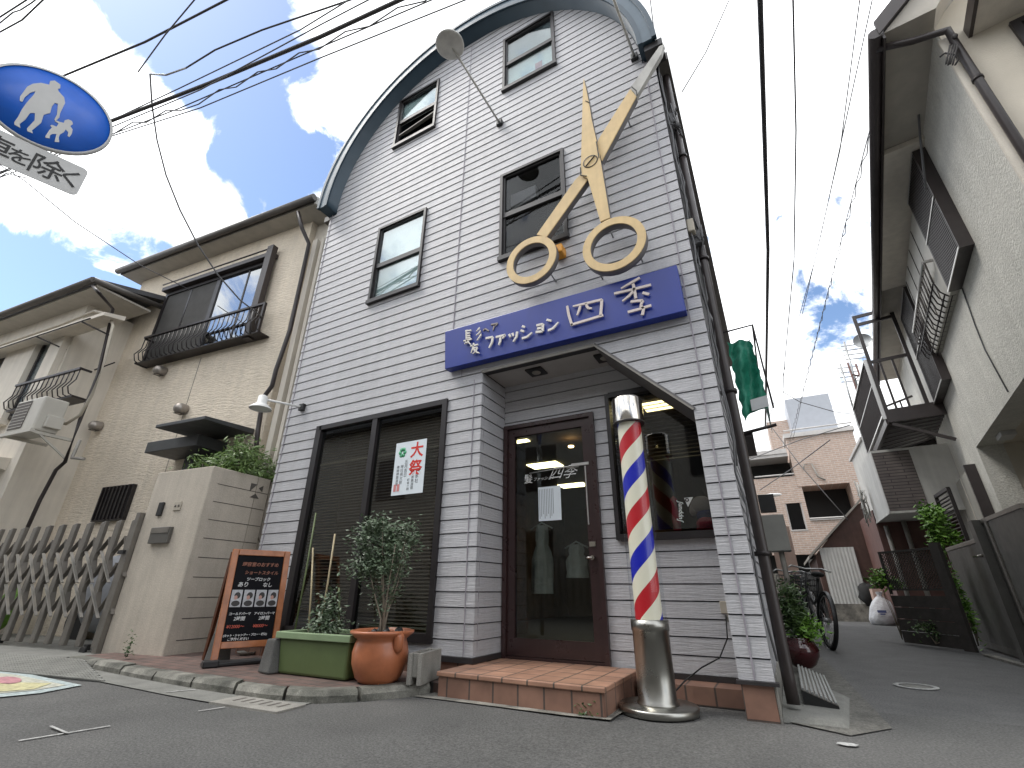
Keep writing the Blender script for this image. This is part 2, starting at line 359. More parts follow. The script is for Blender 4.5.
M['curtain_brown']=mk('brown_curtain',(.13,.075,.045),.85,var=.25,bump=.02,bs=10,stretch=(6,6,.3))
M['orange_light']=mk('amber_lens',(.75,.33,.03),.35)
M['opposite']=mk('opposite_house_wall',(.34,.32,.285),.85,var=.1)
M['toy_white']=mk('plush_white',(.85,.8,.8),.9,var=.1,bump=.01,bs=60); M['toy_red']=mk('plush_red',(.7,.08,.14),.9); M['toy_blue']=mk('plush_blue',(.05,.07,.3),.8)
M['red_clay']=mk('box_red',(.35,.03,.03),.6)

def text(body, size, origin, xdir, zdir, mat, name, parent, extr=.002, bold=0, shear=0, align='LEFT', label=None):
    c=bpy.data.curves.new(name,'FONT'); c.body=body; c.size=size; c.extrude=extr; c.offset=bold; c.shear=shear; c.align_x=align; c.resolution_u=3
    o=bpy.data.objects.new('tmp',c); COL.objects.link(o)
    dg=bpy.context.evaluated_depsgraph_get(); me=bpy.data.meshes.new_from_object(o.evaluated_get(dg))
    bpy.data.objects.remove(o); X=Vector(xdir).normalized(); Z=Vector(zdir).normalized(); Nn=X.cross(Z)
    mb=MB(); mb.add([tuple(Vector(origin)+X*v.co.x+Z*v.co.y+Nn*v.co.z) for v in me.vertices],[tuple(p.vertices) for p in me.polygons],raw=True)
    bpy.data.meshes.remove(me)
    return part(name,mb,mat,parent,label)
def stroke(mb, pts, w, y0, y1):          # flat brush stroke in the facade plane, pts = (x,z[,w])
    P=[(p[0],p[1]) for p in pts]; n=len(P); Lp=[];Rp=[]
    for i in range(n):
        a=P[max(i-1,0)]; b=P[min(i+1,n-1)]; dx,dz=b[0]-a[0],b[1]-a[1]; l=math.hypot(dx,dz) or 1
        ww=w*(pts[i][2] if len(pts[i])>2 else 1)/2
        Lp.append((P[i][0]-dz/l*ww,P[i][1]+dx/l*ww)); Rp.append((P[i][0]+dz/l*ww,P[i][1]-dx/l*ww))
    for i in range(n-1):
        q=[Lp[i],Lp[i+1],Rp[i+1],Rp[i]]
        mb.prism([(a,y0,b) for a,b in q],(0,y1-y0,0))
def leaves(mb, n, fn, size, aspect=.45, seed=1, droop=0.0):
    rnd=random.Random(seed)
    for _ in range(n):
        p=fn(rnd)
        if p is None: continue
        s=size*rnd.uniform(.6,1.3); th=rnd.uniform(0,6.283); ph=rnd.uniform(-.9,.7)-droop
        d=Vector((math.cos(th)*math.cos(ph),math.sin(th)*math.cos(ph),math.sin(ph))); up=Vector((rnd.uniform(-.5,.5),rnd.uniform(-.5,.5),1))
        x=d.cross(up).normalized()*s*aspect/2; nn=x.cross(d).normalized()*s*.12; c=Vector(p)
        a=c; b=c+d*s*.5+x-nn; e=c+d*s*.5-x-nn; t=c+d*s; m=c+d*s*.5+nn*.6
        mb.add([tuple(a),tuple(b),tuple(t),tuple(e),tuple(m)],[(0,1,4),(1,2,4),(4,2,3),(0,4,3)],raw=True)

# ------------------------------------------------------------------ SHOP BUILDING
XL, XR, AX, AR, AZ = -5.17, -.152, -2.655, 2.38, 6.02
Z0, BP = .199, .1177
shop = thing('shop_building','three storey pale lavender clapboard barber shop with a round teal barrel roof','shop',(-2.66,0,0))
def arcz(x):
    d=AR*AR-(x-AX)**2; return AZ+math.sqrt(d) if d>0 else AZ
HOLES=[]                                 # rectangles x0,x1,z0,z1 in facade
def px_rect(tl,tr,bl,br,v=0):
    a,b,c,d=[F0.at(*q,v=v) for q in (tl,tr,bl,br)]
    return ((a[0]+c[0])/2,(b[0]+d[0])/2,(c[2]+d[2])/2,(a[2]+b[2])/2)
UW=dict(u1=px_rect((401,102),(440,82),(396,148),(436,128)),u2=px_rect((504,41),(554,16),(505,92),(555,68)),
        m1=px_rect((380,229),(427,210),(370,304),(420,288)),m2=px_rect((502,176),(565,151),(501,261),(569,239)))
UWR={'u1':(-3.99,-3.2,6.85,7.93),'u2':(-2.06,-1.28,6.80,7.93),'m1':(-4.01,-3.18,4.03,5.27),'m2':(-2.06,-1.25,3.97,5.24)}
SW=(-4.535,-2.635,.275,2.45)             # shop window
HOLES=[SW]+list(UWR.values())
def solid(z, alcove=True):
    d=AR*AR-max(0,z-AZ)**2; hw=math.sqrt(max(d,0)) if z>AZ else 99
    a,b=max(XL,AX-hw),min(XR,AX+hw)
    if a>=b: return []
    cuts=[(h[0],h[1]) for h in HOLES if h[2]<z<h[3]]
    if z<2.67:
        cuts.append((-2.238, -.345 if z<1.93 else -1.075+(2.67-z)/(2.67-1.93)*.73))
    cuts.sort(); out=[]; x=a
    for c0,c1 in cuts:
        if c0>x: out.append((x,min(c0,b)))
        x=max(x,c1)
    if x<b: out.append((x,b))
    return out
crit=sorted(set([h[2] for h in HOLES]+[h[3] for h in HOLES]+[2.67,1.93,AZ]))
def slabs(fr_fn, z_lo, z_hi, y0, y1, mb, gap=.009, fn=solid, crits=crit, arc=True):
    k=0
    while True:
        a=z_lo+k*BP; b=a+BP-gap; k+=1
        if a>=z_hi: break
        cs=[a]+[c for c in crits if a+.002<c<b-.002]+[b]
        if arc and a>7.2:                # finer steps under the arch
            cs=sorted(set(cs+[a+(b-a)*.5]))
        for p,q in zip(cs[:-1],cs[1:]):
            A=fn(p+1e-4); B=fn(q-1e-4)
            if len(A)!=len(B): continue
            for (x0,x1),(x2,x3) in zip(A,B):
                # lap: the bottom edge of each board stands a little proud
                t0=(p-a)/(b-a); t1=(q-a)/(b-a); f0=y0-.006*(1-t0); f1=y0-.006*(1-t1)
                mb.add([fr_fn(x0,f0,p),fr_fn(x1,f0,p),fr_fn(x3,f1,q),fr_fn(x2,f1,q),fr_fn(x0,y1,p),fr_fn(x1,y1,p),fr_fn(x3,y1,q),fr_fn(x2,y1,q)],
                       [(0,1,2,3),(5,4,7,6),(0,4,5,1),(3,2,6,7),(0,3,7,4),(1,5,6,2)])
mb=MB(); slabs(lambda x,y,z:(x,y,z),Z0,8.45,0,.03,mb); part('wall',mb,M['siding'],shop,'front wall of pale lavender grooved siding')
# backing seen in the joints
mb=MB(); n=24
edge=[(XL+.01,Z0),(XR-.01,Z0)]
zs=[Z0]+crit+[6.2+.22*i for i in range(10)]
zs=sorted(set(z for z in zs if z<=8.37))
for p,q in zip(zs[:-1],zs[1:]):
    A=solid(p+1e-4); B=solid(q-1e-4)
    if len(A)!=len(B): continue
    for (x0,x1),(x2,x3) in zip(A,B):
        mb.hexa([(x0+.003,.012,p),(x1-.003,.012,p),(x1-.003,.1,p),(x0+.003,.1,p)],[(x2+.003,.012,q),(x3-.003,.012,q),(x3-.003,.1,q),(x2+.003,.1,q)])
part('wall_backing',mb,M['joint'],shop)
# side walls (to the alley and to the left gap)
SD=8.5
def sidefn(z): return [(0.0,SD)]
mb=MB(); slabs(lambda s,d,z:(XR-.012-d,s+.002,z),Z0,6.1,0,.03,mb,fn=sidefn,crits=[],arc=False); part('wall',mb,M['siding'],shop,'alley side wall of grooved siding')
mb=MB().box((XR-.08,.1,0),(XR-.024,SD,6.1)); part('wall_backing',mb,M['joint'],shop)
mb=MB().box((XL+.002,.101,0),(XL+.06,SD,6.1)); part('wall',mb,M['siding'],shop,'plain left side wall')
# alcove: back wall, reveals, ceiling
AD=.46; DX0,DX1,DZ0,DZ1=-2.225,-1.272,.158,2.218
W2=(-1.128,-.372,1.09,2.34)
def alc(z):
    out=[(-2.236,-.30)]; cuts=[]
    if DZ0-.1<z<DZ1: cuts.append((DX0,DX1))
    if W2[2]<z<W2[3]: cuts.append((W2[0],W2[1]))
    x=-2.236; out=[]
    for a,b in cuts:
        if a>x: out.append((x,a))
        x=b
    out.append((x,-.30)); return out
mb=MB(); slabs(lambda x,y,z:(x,y+AD,z),.145,2.66,0,.03,mb,fn=alc,crits=[DZ1,W2[2],W2[3]],arc=False); part('wall',mb,M['siding'],shop,'recessed entrance wall of grooved siding')
mb=MB()
for (a,b,c,d) in ((-2.236,DX0-.002,.14,2.66),(DX1+.002,W2[0]-.002,.14,2.66),(W2[1]+.002,-.3,.14,2.66)): mb.box((a,AD+.012,c),(b,AD+.1,d))
mb.box((DX0,AD+.012,DZ1+.002),(DX1,AD+.1,2.66)); mb.box((W2[0],AD+.012,.14),(W2[1],AD+.1,W2[2]-.002)); mb.box((W2[0],AD+.012,W2[3]+.002),(W2[1],AD+.1,2.66))
part('wall_backing',mb,M['joint'],shop)
mb=MB(); slabs(lambda s,d,z:(-2.24-d,s,z),Z0,2.67,0,.02,mb,fn=lambda z:[(.002,AD)],crits=[],arc=False); part('wall',mb,M['siding'],shop,'left reveal of the entrance recess')
mb=MB().box((-2.3,.11,Z0),(-2.253,AD,2.67)); part('wall_backing',mb,M['joint'],shop)
mb=MB(); slabs(lambda s,d,z:(-.343+d,s,z),Z0,1.93,0,.02,mb,fn=lambda z:[(.035,AD)],crits=[],arc=False); part('wall',mb,M['siding'],shop,'right reveal of the entrance recess')
mb=MB(); mb.box((-2.238,.032,2.672),(-1.0,AD,2.72)); lip=MB(); lip.hexa([(-1.078,-.014,2.668),(-.343,-.014,1.924),(-.343,AD,1.924),(-1.078,AD,2.668)],[(-1.064,-.014,2.684),(-.329,-.014,1.940),(-.325,AD,1.946),(-1.06,AD,2.69)])
part('recess_ceiling',mb,M['ceiling'],shop); part('recess_ceiling',lip,mk('lip_grey',(.13,.125,.125),.6),shop,'slanted grey soffit of the recess')
mb=MB(); mb.bar((-1.085,-.012,2.672),(-.345,-.012,1.925),.010,.012); mb.bar((-2.24,-.010,2.665),(-1.08,-.010,2.665),.012,.03); part('edge_trim',mb,M['pipe_grey'],shop)
for (x,y) in ((-1.76,.24),(-1.06,.26)):
    d=MB().box((x-.085,y-.085,2.655),(x+.085,y+.085,2.6715)); dl=part('downlight',d,M['plastic_black'],shop)
    part('lamp_lens',MB().lathe((x,y,2.645),[(.0,0),(.04,.002),(.045,.009)],16,cap=False),M['pipe_grey'],dl)
# base flashing and tile plinth
mb=MB(); mb.box((-5.2,-.03,.158),(-2.222,.03,.197)); mb.box((-2.256,.03,.158),(-2.222,AD,.197)); mb.box((-.36,-.03,.178),(XR+.02,.03,.197)); mb.box((DX1+.004,AD-.02,.108),(-.36,AD+.0,.143))
part('base_flashing',mb,M['trim_dark'],shop)
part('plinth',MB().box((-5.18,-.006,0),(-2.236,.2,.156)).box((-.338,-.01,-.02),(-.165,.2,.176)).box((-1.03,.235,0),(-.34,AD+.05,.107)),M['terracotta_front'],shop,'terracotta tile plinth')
part('plinth',MB().box((-.163,.0,-.02),(XR,SD,.19)).box((XL,.2,0),(XL+.06,SD,.19)),M['concrete'],shop,'bare concrete side footing')
# expansion seams
mb=MB()
mb.box((-2.635,-.010,2.9),(-2.627,-.002,8.30)); mb.box((-.262,-.010,.2),(-.252,-.0015,6.3)); mb.box((-5.125,-.010,.2),(-5.118,-.0015,6.2)); mb.box((-2.33,-.010,.2),(-2.325,-.0015,2.6)); mb.box((-2.24,.05,.2),(-2.236,.055,2.6)); mb.box((-2.49,-.010,2.67),(-2.484,-.0015,2.82))
part('seam_strip',mb,M['seam'],shop)
# inner structure: floors so that nothing shows through
mb=MB(); mb.box((XL+.1,.12,2.75),(XR-.1,SD,2.85)); mb.box((XL+.1,SD-.1,0),(XR-.1,SD,6.1)); mb.box((XL+.1,.12,5.7),(XR-.1,SD,5.8)); part('floor_slab',mb,M['dark_room'],shop)
# round roof: shell + fascia + soffit
OV=.20; RO=2.56; roof=MB(); N=48
def arcpt(r,t): a=math.pi*(1-t); return AX+r*math.cos(a), AZ+.02+r*math.sin(a)
def shell(mb,r0,r1,y0,y1,lo=0.0,hi=1.0,n=N):
    base=len(mb.v)
    for i in range(n+1):
        t=lo+(hi-lo)*i/n
        for r,y in ((r0,y0),(r1,y0),(r1,y1),(r0,y1)):
            x,z=arcpt(r,t); mb.v.append((x,y,z))
    for i in range(n):
        a=base+4*i
        for j in range(4):
            k=(j+1)%4; mb.f.append((a+j,a+k,a+4+k,a+4+j)); mb.sm.append(j in(1,3))
    for a in (base,base+4*n): mb.f.append((a,a+1,a+2,a+3)); mb.sm.append(False)
shell(roof,AR+.002,RO,-OV+.012,SD+.2); rf=part('roof',roof,M['roofblue'],shop,'round barrel roof with teal edge')
mb=MB(); shell(mb,AR+.05,RO-.03,-OV-.004,-OV+.012); part('fascia',mb,M['fascia'],rf)
mb=MB(); shell(mb,RO-.03,RO+.02,-OV-.02,-OV+.03); shell(mb,AR+.0,AR+.05,-OV-.010,-OV+.012); part('roof_trim',mb,M['roofblue'],rf)
# eave box at the right end of the arch (dark board end)
mb=MB(); mb.box((XR-.07,-.16,5.95),(XR+.12,.04,6.05)); part('eave_end',mb,M['trim_dark'],shop)
part('gutter',MB().box((XR+.02,.05,5.98),(XR+.14,SD,6.10)),M['gutter'],shop); part('gutter',MB().box((XL-.14,.0,5.98),(XL-.02,SD,6.08)),M['gutter'],shop)
# upper windows
def upper_window(r, top, low, split=.5, open_low=False, gl='glass_up'):
    x0,x1,z0,z1=r; w=MB(); t=.034
    for a,b in (((x0,-.035,z0),(x0+t,.07,z1)),((x1-t,-.035,z0),(x1,.07,z1)),((x0+t,-.035,z1-t),(x1-t,.07,z1)),((x0-.01,-.05,z0-.02),(x1+.01,.07,z0+t))): w.box(a,b)
    win=part('window',w,M['frame_dark'],shop); zm=z0+(z1-z0)*split
    s=MB()
    s.box((x0+t,-.012,zm-.035),(x1-t,.03,zm+.03))
    for xa in (x0+t,x1-t-.022): s.box((xa,-.012,zm+.03),(xa+.022,.025,z1-t)); s.box((xa,.0,z0+t),(xa+.022,.035,zm-.035))
    s.box((x0+t,.0,z0+t),(x1-t,.035,z0+t+.03)); s.box((x0+t,-.012,z1-t-.02),(x1-t,.025,z1-t))
    part('sash',s,M['trim_dark'],win)
    part('pane',MB().box((x0+t,.006,zm+.0),(x1-t,.010,z1-t)),M[gl],win)
    if not open_low: part('pane',MB().box((x0+t,.016,z0+t),(x1-t,.020,zm)),M[gl],win)
    if top: part('blind',MB().box((x0+.02,.05,zm),(x1-.02,.055,z1)),top,win)
    if low: part('blind',MB().box((x0+.02,.052,z0),(x1-.02,.057,zm)),low,win)
    part('window_recess',MB().box((x0-.02,.30,z0-.02),(x1+.02,.32,z1+.02)),M['dark_room'],win)
    return win
w=upper_window(UWR['u1'],M['curtain_pale'],None,.52,True)
mb=MB(); zc=UWR['u1'][2]
for k in range(3): mb.bar((UWR['u1'][0]+.08,-.0+.06*k,zc+.25+.1*k),(UWR['u1'][1]-.05,.0+.06*k,zc+.36+.1*k),.03,.02)
part('inner_rail',mb,M['pipe_grey'],w)
w=upper_window(UWR['u2'],None,M['curtain_pale'],.50)
part('blind',MB().box((UWR['u2'][0]+.02,.05,7.36),(UWR['u2'][1]-.02,.055,7.9)),M['curtain_grey'],w)
part('sticker',MB().box((-1.6,.045,6.93),(-1.5,.049,7.13)),M['ink_pink'],w)
upper_window(UWR['m1'],M['curtain_pale'],M['curtain_pale'],.47)
w=upper_window(UWR['m2'],None,M['screen'],.5,gl='glass_m2')
mb=MB()
for k in range(4): mb.box((-2.0,.12,4.1+.25*k),(-1.72+.05*(k%2),.2,4.28+.25*k))
part('stacked_boxes',mb,M['curtain_grey'],w)
# shop window (left)
x0,x1,z0,z1=SW; t=.055; w=MB(); xm=-3.60
w.box((x0,-.03,z0),(x0+t+.03,.06,z1)).box((x1-t,-.03,z0),(x1,.06,z1)).box((x0+t,-.03,z1-t),(x1-t,.06,z1)).box((x0+t,-.03,z0),(x1-t,.06,z0+.07)).box((xm-.035,-.025,z0+.07),(xm+.035,.05,z1-t))
win=part('shop_window',w,M['frame_dark'],shop); part('pane',MB().box((x0+t,.01,z0+.07),(x1-t,.016,z1-t)),M['glass_dark'],win)
mb=MB(); k=0; z=z0+.06
while z<z1-.03:
    mb.add([(x0+t,.055,z),(x1-t,.055,z),(x1-t,.068,z+.018),(x0+t,.068,z+.018)],[(0,1,2,3)]); z+=.031
part('blind',mb,M['blind'],win); part('blind_rail',MB().box((x0+t,.05,1.98),(x1-t,.08,2.0)),M['pipe_beige'],win)
# right window in recess
x0,x1,z0,z1=W2; w=MB(); t=.022
w.box((x0-.015,AD-.05,z0-.03),(x0+t,AD+.05,z1+.02)).box((x1-.012,AD-.05,z0-.03),(x1+.0,AD+.05,z1+.03)).box((x0+t,AD-.05,z1-.02),(x1-.012,AD+.05,z1+.03)).box((x0+t,AD-.05,z0-.04),(x1-.012,AD+.06,z0+.015))
win=part('shop_window',w,M['frame_dark'],shop); part('pane',MB().box((x0+t,AD+.01,z0+.04),(x1-.012,AD+.014,z1-.02)),M['glass_dark'],win)
mb=MB(); z=z0+.62
while z<z1: mb.add([(x0,AD+.07,z),(x1,AD+.07,z),(x1,AD+.09,z+.016),(x0,AD+.09,z+.016)],[(0,1,2,3)]); z+=.034
part('blind',mb,M['blind'],win)
# door
door=MB(); t=.085; x0,x1,z0,z1=DX0,DX1,DZ0,DZ1
door.box((x0,AD-.04,z0-.02),(x0+.04,AD+.08,z1)).box((x1-.04,AD-.04,z0-.02),(x1,AD+.08,z1)).box((x0+.04,AD-.04,z1-.04),(x1-.04,AD+.08,z1)).box((x0+.04,AD-.03,z0-.02),(x1-.04,AD+.08,z0+.015))
d=part('door_frame',door,M['door_brown'],shop)
lf=MB().box((x0+.043,AD-.015,z0+.018),(x0+.115,AD+.03,z1-.043)).box((x1-.125,AD-.015,z0+.018),(x1-.043,AD+.03,z1-.043)).box((x0+.115,AD-.015,z1-.12),(x1-.125,AD+.03,z1-.043)).box((x0+.115,AD-.015,z0+.018),(x1-.125,AD+.03,z0+.15))
dr=part('door',lf,M['door_brown'],shop); GX0,GX1,GZ0,GZ1=x0+.115,x1-.125,z0+.15,z1-.12
part('pane',MB().box((GX0,AD+.003,GZ0),(GX1,AD+.008,GZ1)),M['glass'],dr)
a=F0.at(597,560,v=AD-.05); mb=MB().tube([(x1-.085,AD-.06,.93),(x1-.085,AD-.015,.93)],.018).box((x1-.115,AD-.022,1.02),(x1-.06,AD-.0155,1.06)).tube([(x1-.085,AD-.062,.93),(x1-.14,AD-.062,.93)],.009)
part('door_handle',mb,M['chrome'],dr)
mb=MB(); p=F0.at(600,462,v=AD-.02); q=F0.at(582,464,v=AD-.02); mb.box((GX1-.12,AD-.024,q[2]-.012),(x1-.075,AD-.0155,q[2]+.014)); mb.box((x1-.115,AD-.024,1.2),(x1-.105,AD-.0155,q[2]-.02)); part('door_closer',mb,M['silver'],dr)
q=F0.at(560,470,v=AD-.003)
part('curtain_rod',MB().tube([(-1.95,AD-.01,q[2]),(GX1,AD-.01,q[2]+.03)],.006),M['silver'],dr)
# door lettering: 髪 ... 四季
X=(1,0,0); ZZ=(0,0,1)
ya=AD-.001
a=F0.at(524,483,v=ya); text('髪',.095,(a[0],ya,a[2]),X,ZZ,M['white'],'lettering',dr,.0005,.0)
a=F0.at(533,481,v=ya); text('ファッション',.038,(a[0],ya,a[2]),X,ZZ,M['white'],'lettering',dr,.0005,0,.4)
a=F0.at(548,478,v=ya); text('四季',.14,(a[0],ya,a[2]-.01),X,ZZ,M['white'],'lettering',dr,.0005,-.001,.5)
# interior of the shop
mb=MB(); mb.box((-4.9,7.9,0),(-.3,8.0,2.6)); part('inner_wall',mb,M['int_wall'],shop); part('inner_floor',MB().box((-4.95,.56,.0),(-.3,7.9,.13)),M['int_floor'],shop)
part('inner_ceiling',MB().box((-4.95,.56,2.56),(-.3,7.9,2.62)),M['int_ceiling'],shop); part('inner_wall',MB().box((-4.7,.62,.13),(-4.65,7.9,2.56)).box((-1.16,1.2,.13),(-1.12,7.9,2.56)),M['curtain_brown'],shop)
mb=MB()
for (px,py) in ((545,466),(573,486)): 
    q=ZP(px,py,2.54); mb.box((q[0]-.26,q[1]-.16,2.545),(q[0]+.26,q[1]+.16,2.558))
mb.box((-1.0,1.3,2.545),(-.5,1.6,2.558)); q=ZP(522,442,2.54); mb.box((q[0]-.1,q[1]-.05,2.545),(q[0]+.1,q[1]+.05,2.558))  # first panel here is added to light the window toys from behind
part('ceiling_light_panel',mb,M['lampglow'],shop,'cream glowing ceiling light panels, one added to light the window toys')
q=ZP(571,446,2.45); part('ceiling_spotlight',MB().lathe((q[0],q[1],2.43),[(0,0),(.035,.005),(.04,.02)],14,cap=False),M['bulbglow'],shop,'small warm glowing spotlight')
# things in the shop: gowns on hooks, plush toys, pennant
for i,(px,py,lab) in enumerate(((542,540,'pale grey hairdressing gown hanging left of the pair behind the glass door'),(577,560,'short pale gown hanging right of the pair behind the glass door'))):
    q=F0.at(px,py,v=1.0); mb=MB(); n=18
    zt=q[2]+.14; zb=q[2]-(.50 if i==0 else .16); rows=10
    base=len(mb.v)
    for r in range(rows+1):
        f=r/rows; wd=(.07+.05*min(1,f*3)+.02*f)*.75
        for k in range(n): a=2*math.pi*k/n; mb.v.append((q[0]+math.cos(a)*wd*(1+.22*math.sin(7*a+i+f*3))*(1-.35*math.exp(-((f-.3)/.1)**2)),q[1]+math.sin(a)*.06*(1+.4*math.sin(6*a+f*2)),zt+(zb-zt)*f))
    for r in range(rows):
        for k in range(n): mb.f.append((base+r*n+k,base+r*n+(k+1)%n,base+(r+1)*n+(k+1)%n,base+(r+1)*n+k)); mb.sm.append(True)
    mb.tube([(q[0]-.12,q[1],zt-.03),(q[0],q[1],zt+.03),(q[0]+.12,q[1],zt-.03)],.008); solo('hanging_gown',mb,M['gown'],lab,'gown','gowns hanging inside the shop door')
q=F0.at(703,512,v=AD+.16); toy=thing('plush_toy','white plush toy with a blue and red outfit in the right shop window','plush toy',(q[0],q[1],W2[2]+.045))
mb=MB().blob((q[0],q[1],q[2]+.06),(.085,.06,.07),16); mb.blob((q[0]-.075,q[1],q[2]+.02),(.03,.03,.05),10); mb.blob((q[0]+.08,q[1],q[2]+.03),(.03,.03,.05),10); part('head',mb,M['toy_white'],toy)
part('outfit',MB().blob((q[0]+.02,q[1],q[2]-.03),(.075,.06,.055),14),M['toy_blue'],toy); part('skirt',MB().lathe((q[0]+.02,q[1],W2[2]+.045),[(.09,0),(.08,.06),(.04,.10)],14),M['toy_red'],toy)
q=F0.at(675,510,v=AD+.16); mb=MB().lathe((q[0],q[1],W2[2]+.045),[(.03,0),(.035,.1),(.02,.2),(.03,.25),(0.002,.28)],14); solo('figurine',mb,M['toy_red'],'small red and white figurine beside the slanted pennant in the right shop window','figurine')
pn=thing('pennant','small white triangular pennant with slanted lettering in the right shop window','pennant',F0.at(690,510,v=AD-.004))
a=[F0.at(x,y,v=AD-.004) for x,y in ((684,498),(693,497),(688,507))]; part('flag',MB().prism(a,(0,.002,0)),M['white'],pn)
a=F0.at(687,499.8,v=AD-.007); part('ring_mark',MB().lathe((a[0],AD-.007,a[2]),[(.008,0),(.015,0),(.015,.002),(.008,.002)],16,'y',False),M['line'],pn)
a=F0.at(682,522,v=AD-.006); text('ʃuppunʃ',.05,(a[0],AD-.006,a[2]),(.12,0,1),(-1,0,.3),M['white'],'lettering',pn,.0005,.001)
# posters
po=thing('festival_poster','white festival poster with large red characters and a green crest on the left shop window','poster',F0.at(408,470,v=-.03))
a,b,c,d=[F0.at(x,y,v=-.004) for x,y in ((396,443),(426,438.5),(422,492),(390,496))]
x0_,x1_,zt_,zb_=(a[0]+d[0])/2,(b[0]+c[0])/2,(a[2]+b[2])/2,(c[2]+d[2])/2; pw,ph=x1_-x0_,zt_-zb_
part('sheet',MB().box((x0_,.0075,zb_),(x1_,.0095,zt_)),M['paper'],po); yy=.0065
text('大',pw*.42,(x0_+pw*.50,yy,zt_-ph*.30),X,ZZ,M['ink_red'],'lettering',po,.0005,.0035); text('祭',pw*.42,(x0_+pw*.50,yy,zt_-ph*.64),X,ZZ,M['ink_red'],'lettering',po,.0005,.0035)
mb=MB()
for k in range(6): aa=k*math.pi/3; mb.lathe((x0_+pw*.24+.03*math.cos(aa),yy,zt_-ph*.2+.035*math.sin(aa)),[(.0,0),(.022,.0),(.022,.0008)],12,'y',False)
part('green_crest',mb,M['ink_green'],po)
for (bx,bz,st,sz) in ((.34,.42,'五月吉日',.045),(.22,.50,'神社例大祭',.04),(.10,.50,'奉納神輿渡御',.035),(.72,.72,'本社',.045),(.60,.72,'神輿渡御',.035),(.48,.76,'町会一同',.03)):
    for i,ch in enumerate(st): text(ch,sz,(x0_+pw*bx,yy,zt_-ph*bz-i*sz*1.0),X,ZZ,M['ink_grey'],'lettering',po,.0003)
part('pink_stamp',MB().box((x0_+pw*.06,yy-.001,zb_+ph*.07),(x0_+pw*.14,yy,zb_+ph*.2)).box((x0_+pw*.17,yy-.001,zb_+ph*.07),(x0_+pw*.25,yy,zb_+ph*.2)),M['ink_pink'],po)
nt_=thing('door_notice','white paper notice taped inside the glass door','notice',F0.at(549,503,v=AD))
a,b,c,d=[F0.at(x,y,v=AD-.003) for x,y in ((538,487),(560,486),(562,520),(539,521))]
x0_,x1_,zt_,zb_=(a[0]+d[0])/2,(b[0]+c[0])/2,(a[2]+b[2])/2,(c[2]+d[2])/2
part('sheet',MB().box((x0_,AD-.003,zb_),(x1_,AD-.001,zt_)),M['paper'],nt_)
mb=MB()
for k in range(9): mb.box((x0_+.012+k*.017,AD-.0045,zb_+.02+.02*(k%3)),(x0_+.016+k*.017,AD-.0035,zt_-.02)) if x0_+.02+k*.017<x1_-.01 else None
part('writing',mb,M['ink_grey'],nt_)
# tiled step
st=thing('tiled_step','terracotta tiled entrance step in front of the glass door','step',(-1.65,0,0))
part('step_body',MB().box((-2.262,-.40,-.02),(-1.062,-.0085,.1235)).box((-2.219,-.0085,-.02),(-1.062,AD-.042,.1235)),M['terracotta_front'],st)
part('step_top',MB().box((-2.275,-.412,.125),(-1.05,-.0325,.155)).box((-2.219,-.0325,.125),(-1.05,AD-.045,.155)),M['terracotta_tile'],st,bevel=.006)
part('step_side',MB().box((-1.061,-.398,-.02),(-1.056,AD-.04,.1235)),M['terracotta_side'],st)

# ------------------------------------------------------------------ signboard
sg=thing('signboard','long blue signboard with raised cream characters above the entrance','signboard',(-1.5,0,2.8))
SY=-.10
a,b,c,d=[F0.at(x,y,v=SY) for x,y in ((444.9,331.5),(676.5,264.5),(685.8,310.6),(444.7,369.2))]
part('board',MB().hexa([(d[0],SY,d[2]),(c[0],SY,c[2]),(c[0],-.008,c[2]),(d[0],-.008,d[2])],[(a[0],SY,a[2]),(b[0],SY,b[2]),(b[0],-.008,b[2]),(a[0],-.008,a[2])]),M['sign_blue'],sg,bevel=.006)
def sgn(strokes, ox, oy, sc, wd, mat, extr=.03, name='lettering'):
    mb=MB()
    for s_ in strokes:
        pts=[]
        for p_ in s_:
            q=F0.at(ox+p_[0]/sc,oy+p_[1]/sc,v=SY-extr); pts.append((q[0],q[2])+tuple(p_[2:]))
        stroke(mb,pts,wd,SY-extr,SY-extr+.014)
    return part(name,mb,mat,sg,bevel=.002)
A1=[[(198,242),(222,240),(243,237)],[(205,243),(206,300),(212,340)],[(207,262),(235,259)],[(207,282),(235,279)],[(183,322),(215,315),(248,306)],[(190,345,.6),(215,318)],[(212,318),(240,350,.6)],[(206,300),(238,296)],
 [(312,216),(298,232),(284,246,.5)],[(320,240),(302,262),(282,278,.5)],[(324,266),(308,292),(288,318,.5)],
 [(238,362),(268,356),(298,349)],[(264,338),(258,375),(243,417,.6)],[(262,378),(292,372)],[(292,372),(280,400),(256,424,.5)],[(262,385),(285,408),(308,418,.7)],
 [(358,301),(388,295),(414,290)],[(414,290),(406,335),(384,376,.6)],
 [(438,292),(478,282),(512,274)],[(512,274),(490,302,.6)],[(474,294),(472,325),(460,353,.6)],
 [(543,268),(554,292,.7)],[(568,260),(577,284,.7)],[(606,248),(600,290),(574,328,.6)],
 [(645,204),(668,213,.8)],[(634,238),(660,247,.8)],[(643,302),(684,290),(724,254,.6)],
 [(758,199),(785,194),(810,188)],[(810,188),(808,222),(806,246)],[(764,224),(806,218)],[(752,252),(806,246)],
 [(838,154),(876,163,.8)],[(848,240),(888,222),(932,173,.6)]]
sgn(A1[:16],440,300,7.877,.0165,M['letter']); sgn(A1[16:],440,300,7.877,.024,M['letter'])
sgn([[(338,240),(354,224),(382,242)],[(400,192),(426,188),(452,181)],[(452,181),(436,204,.5)],[(426,202),(416,238,.6)]],440,300,7.877,.016,M['gold_dim'],.012)
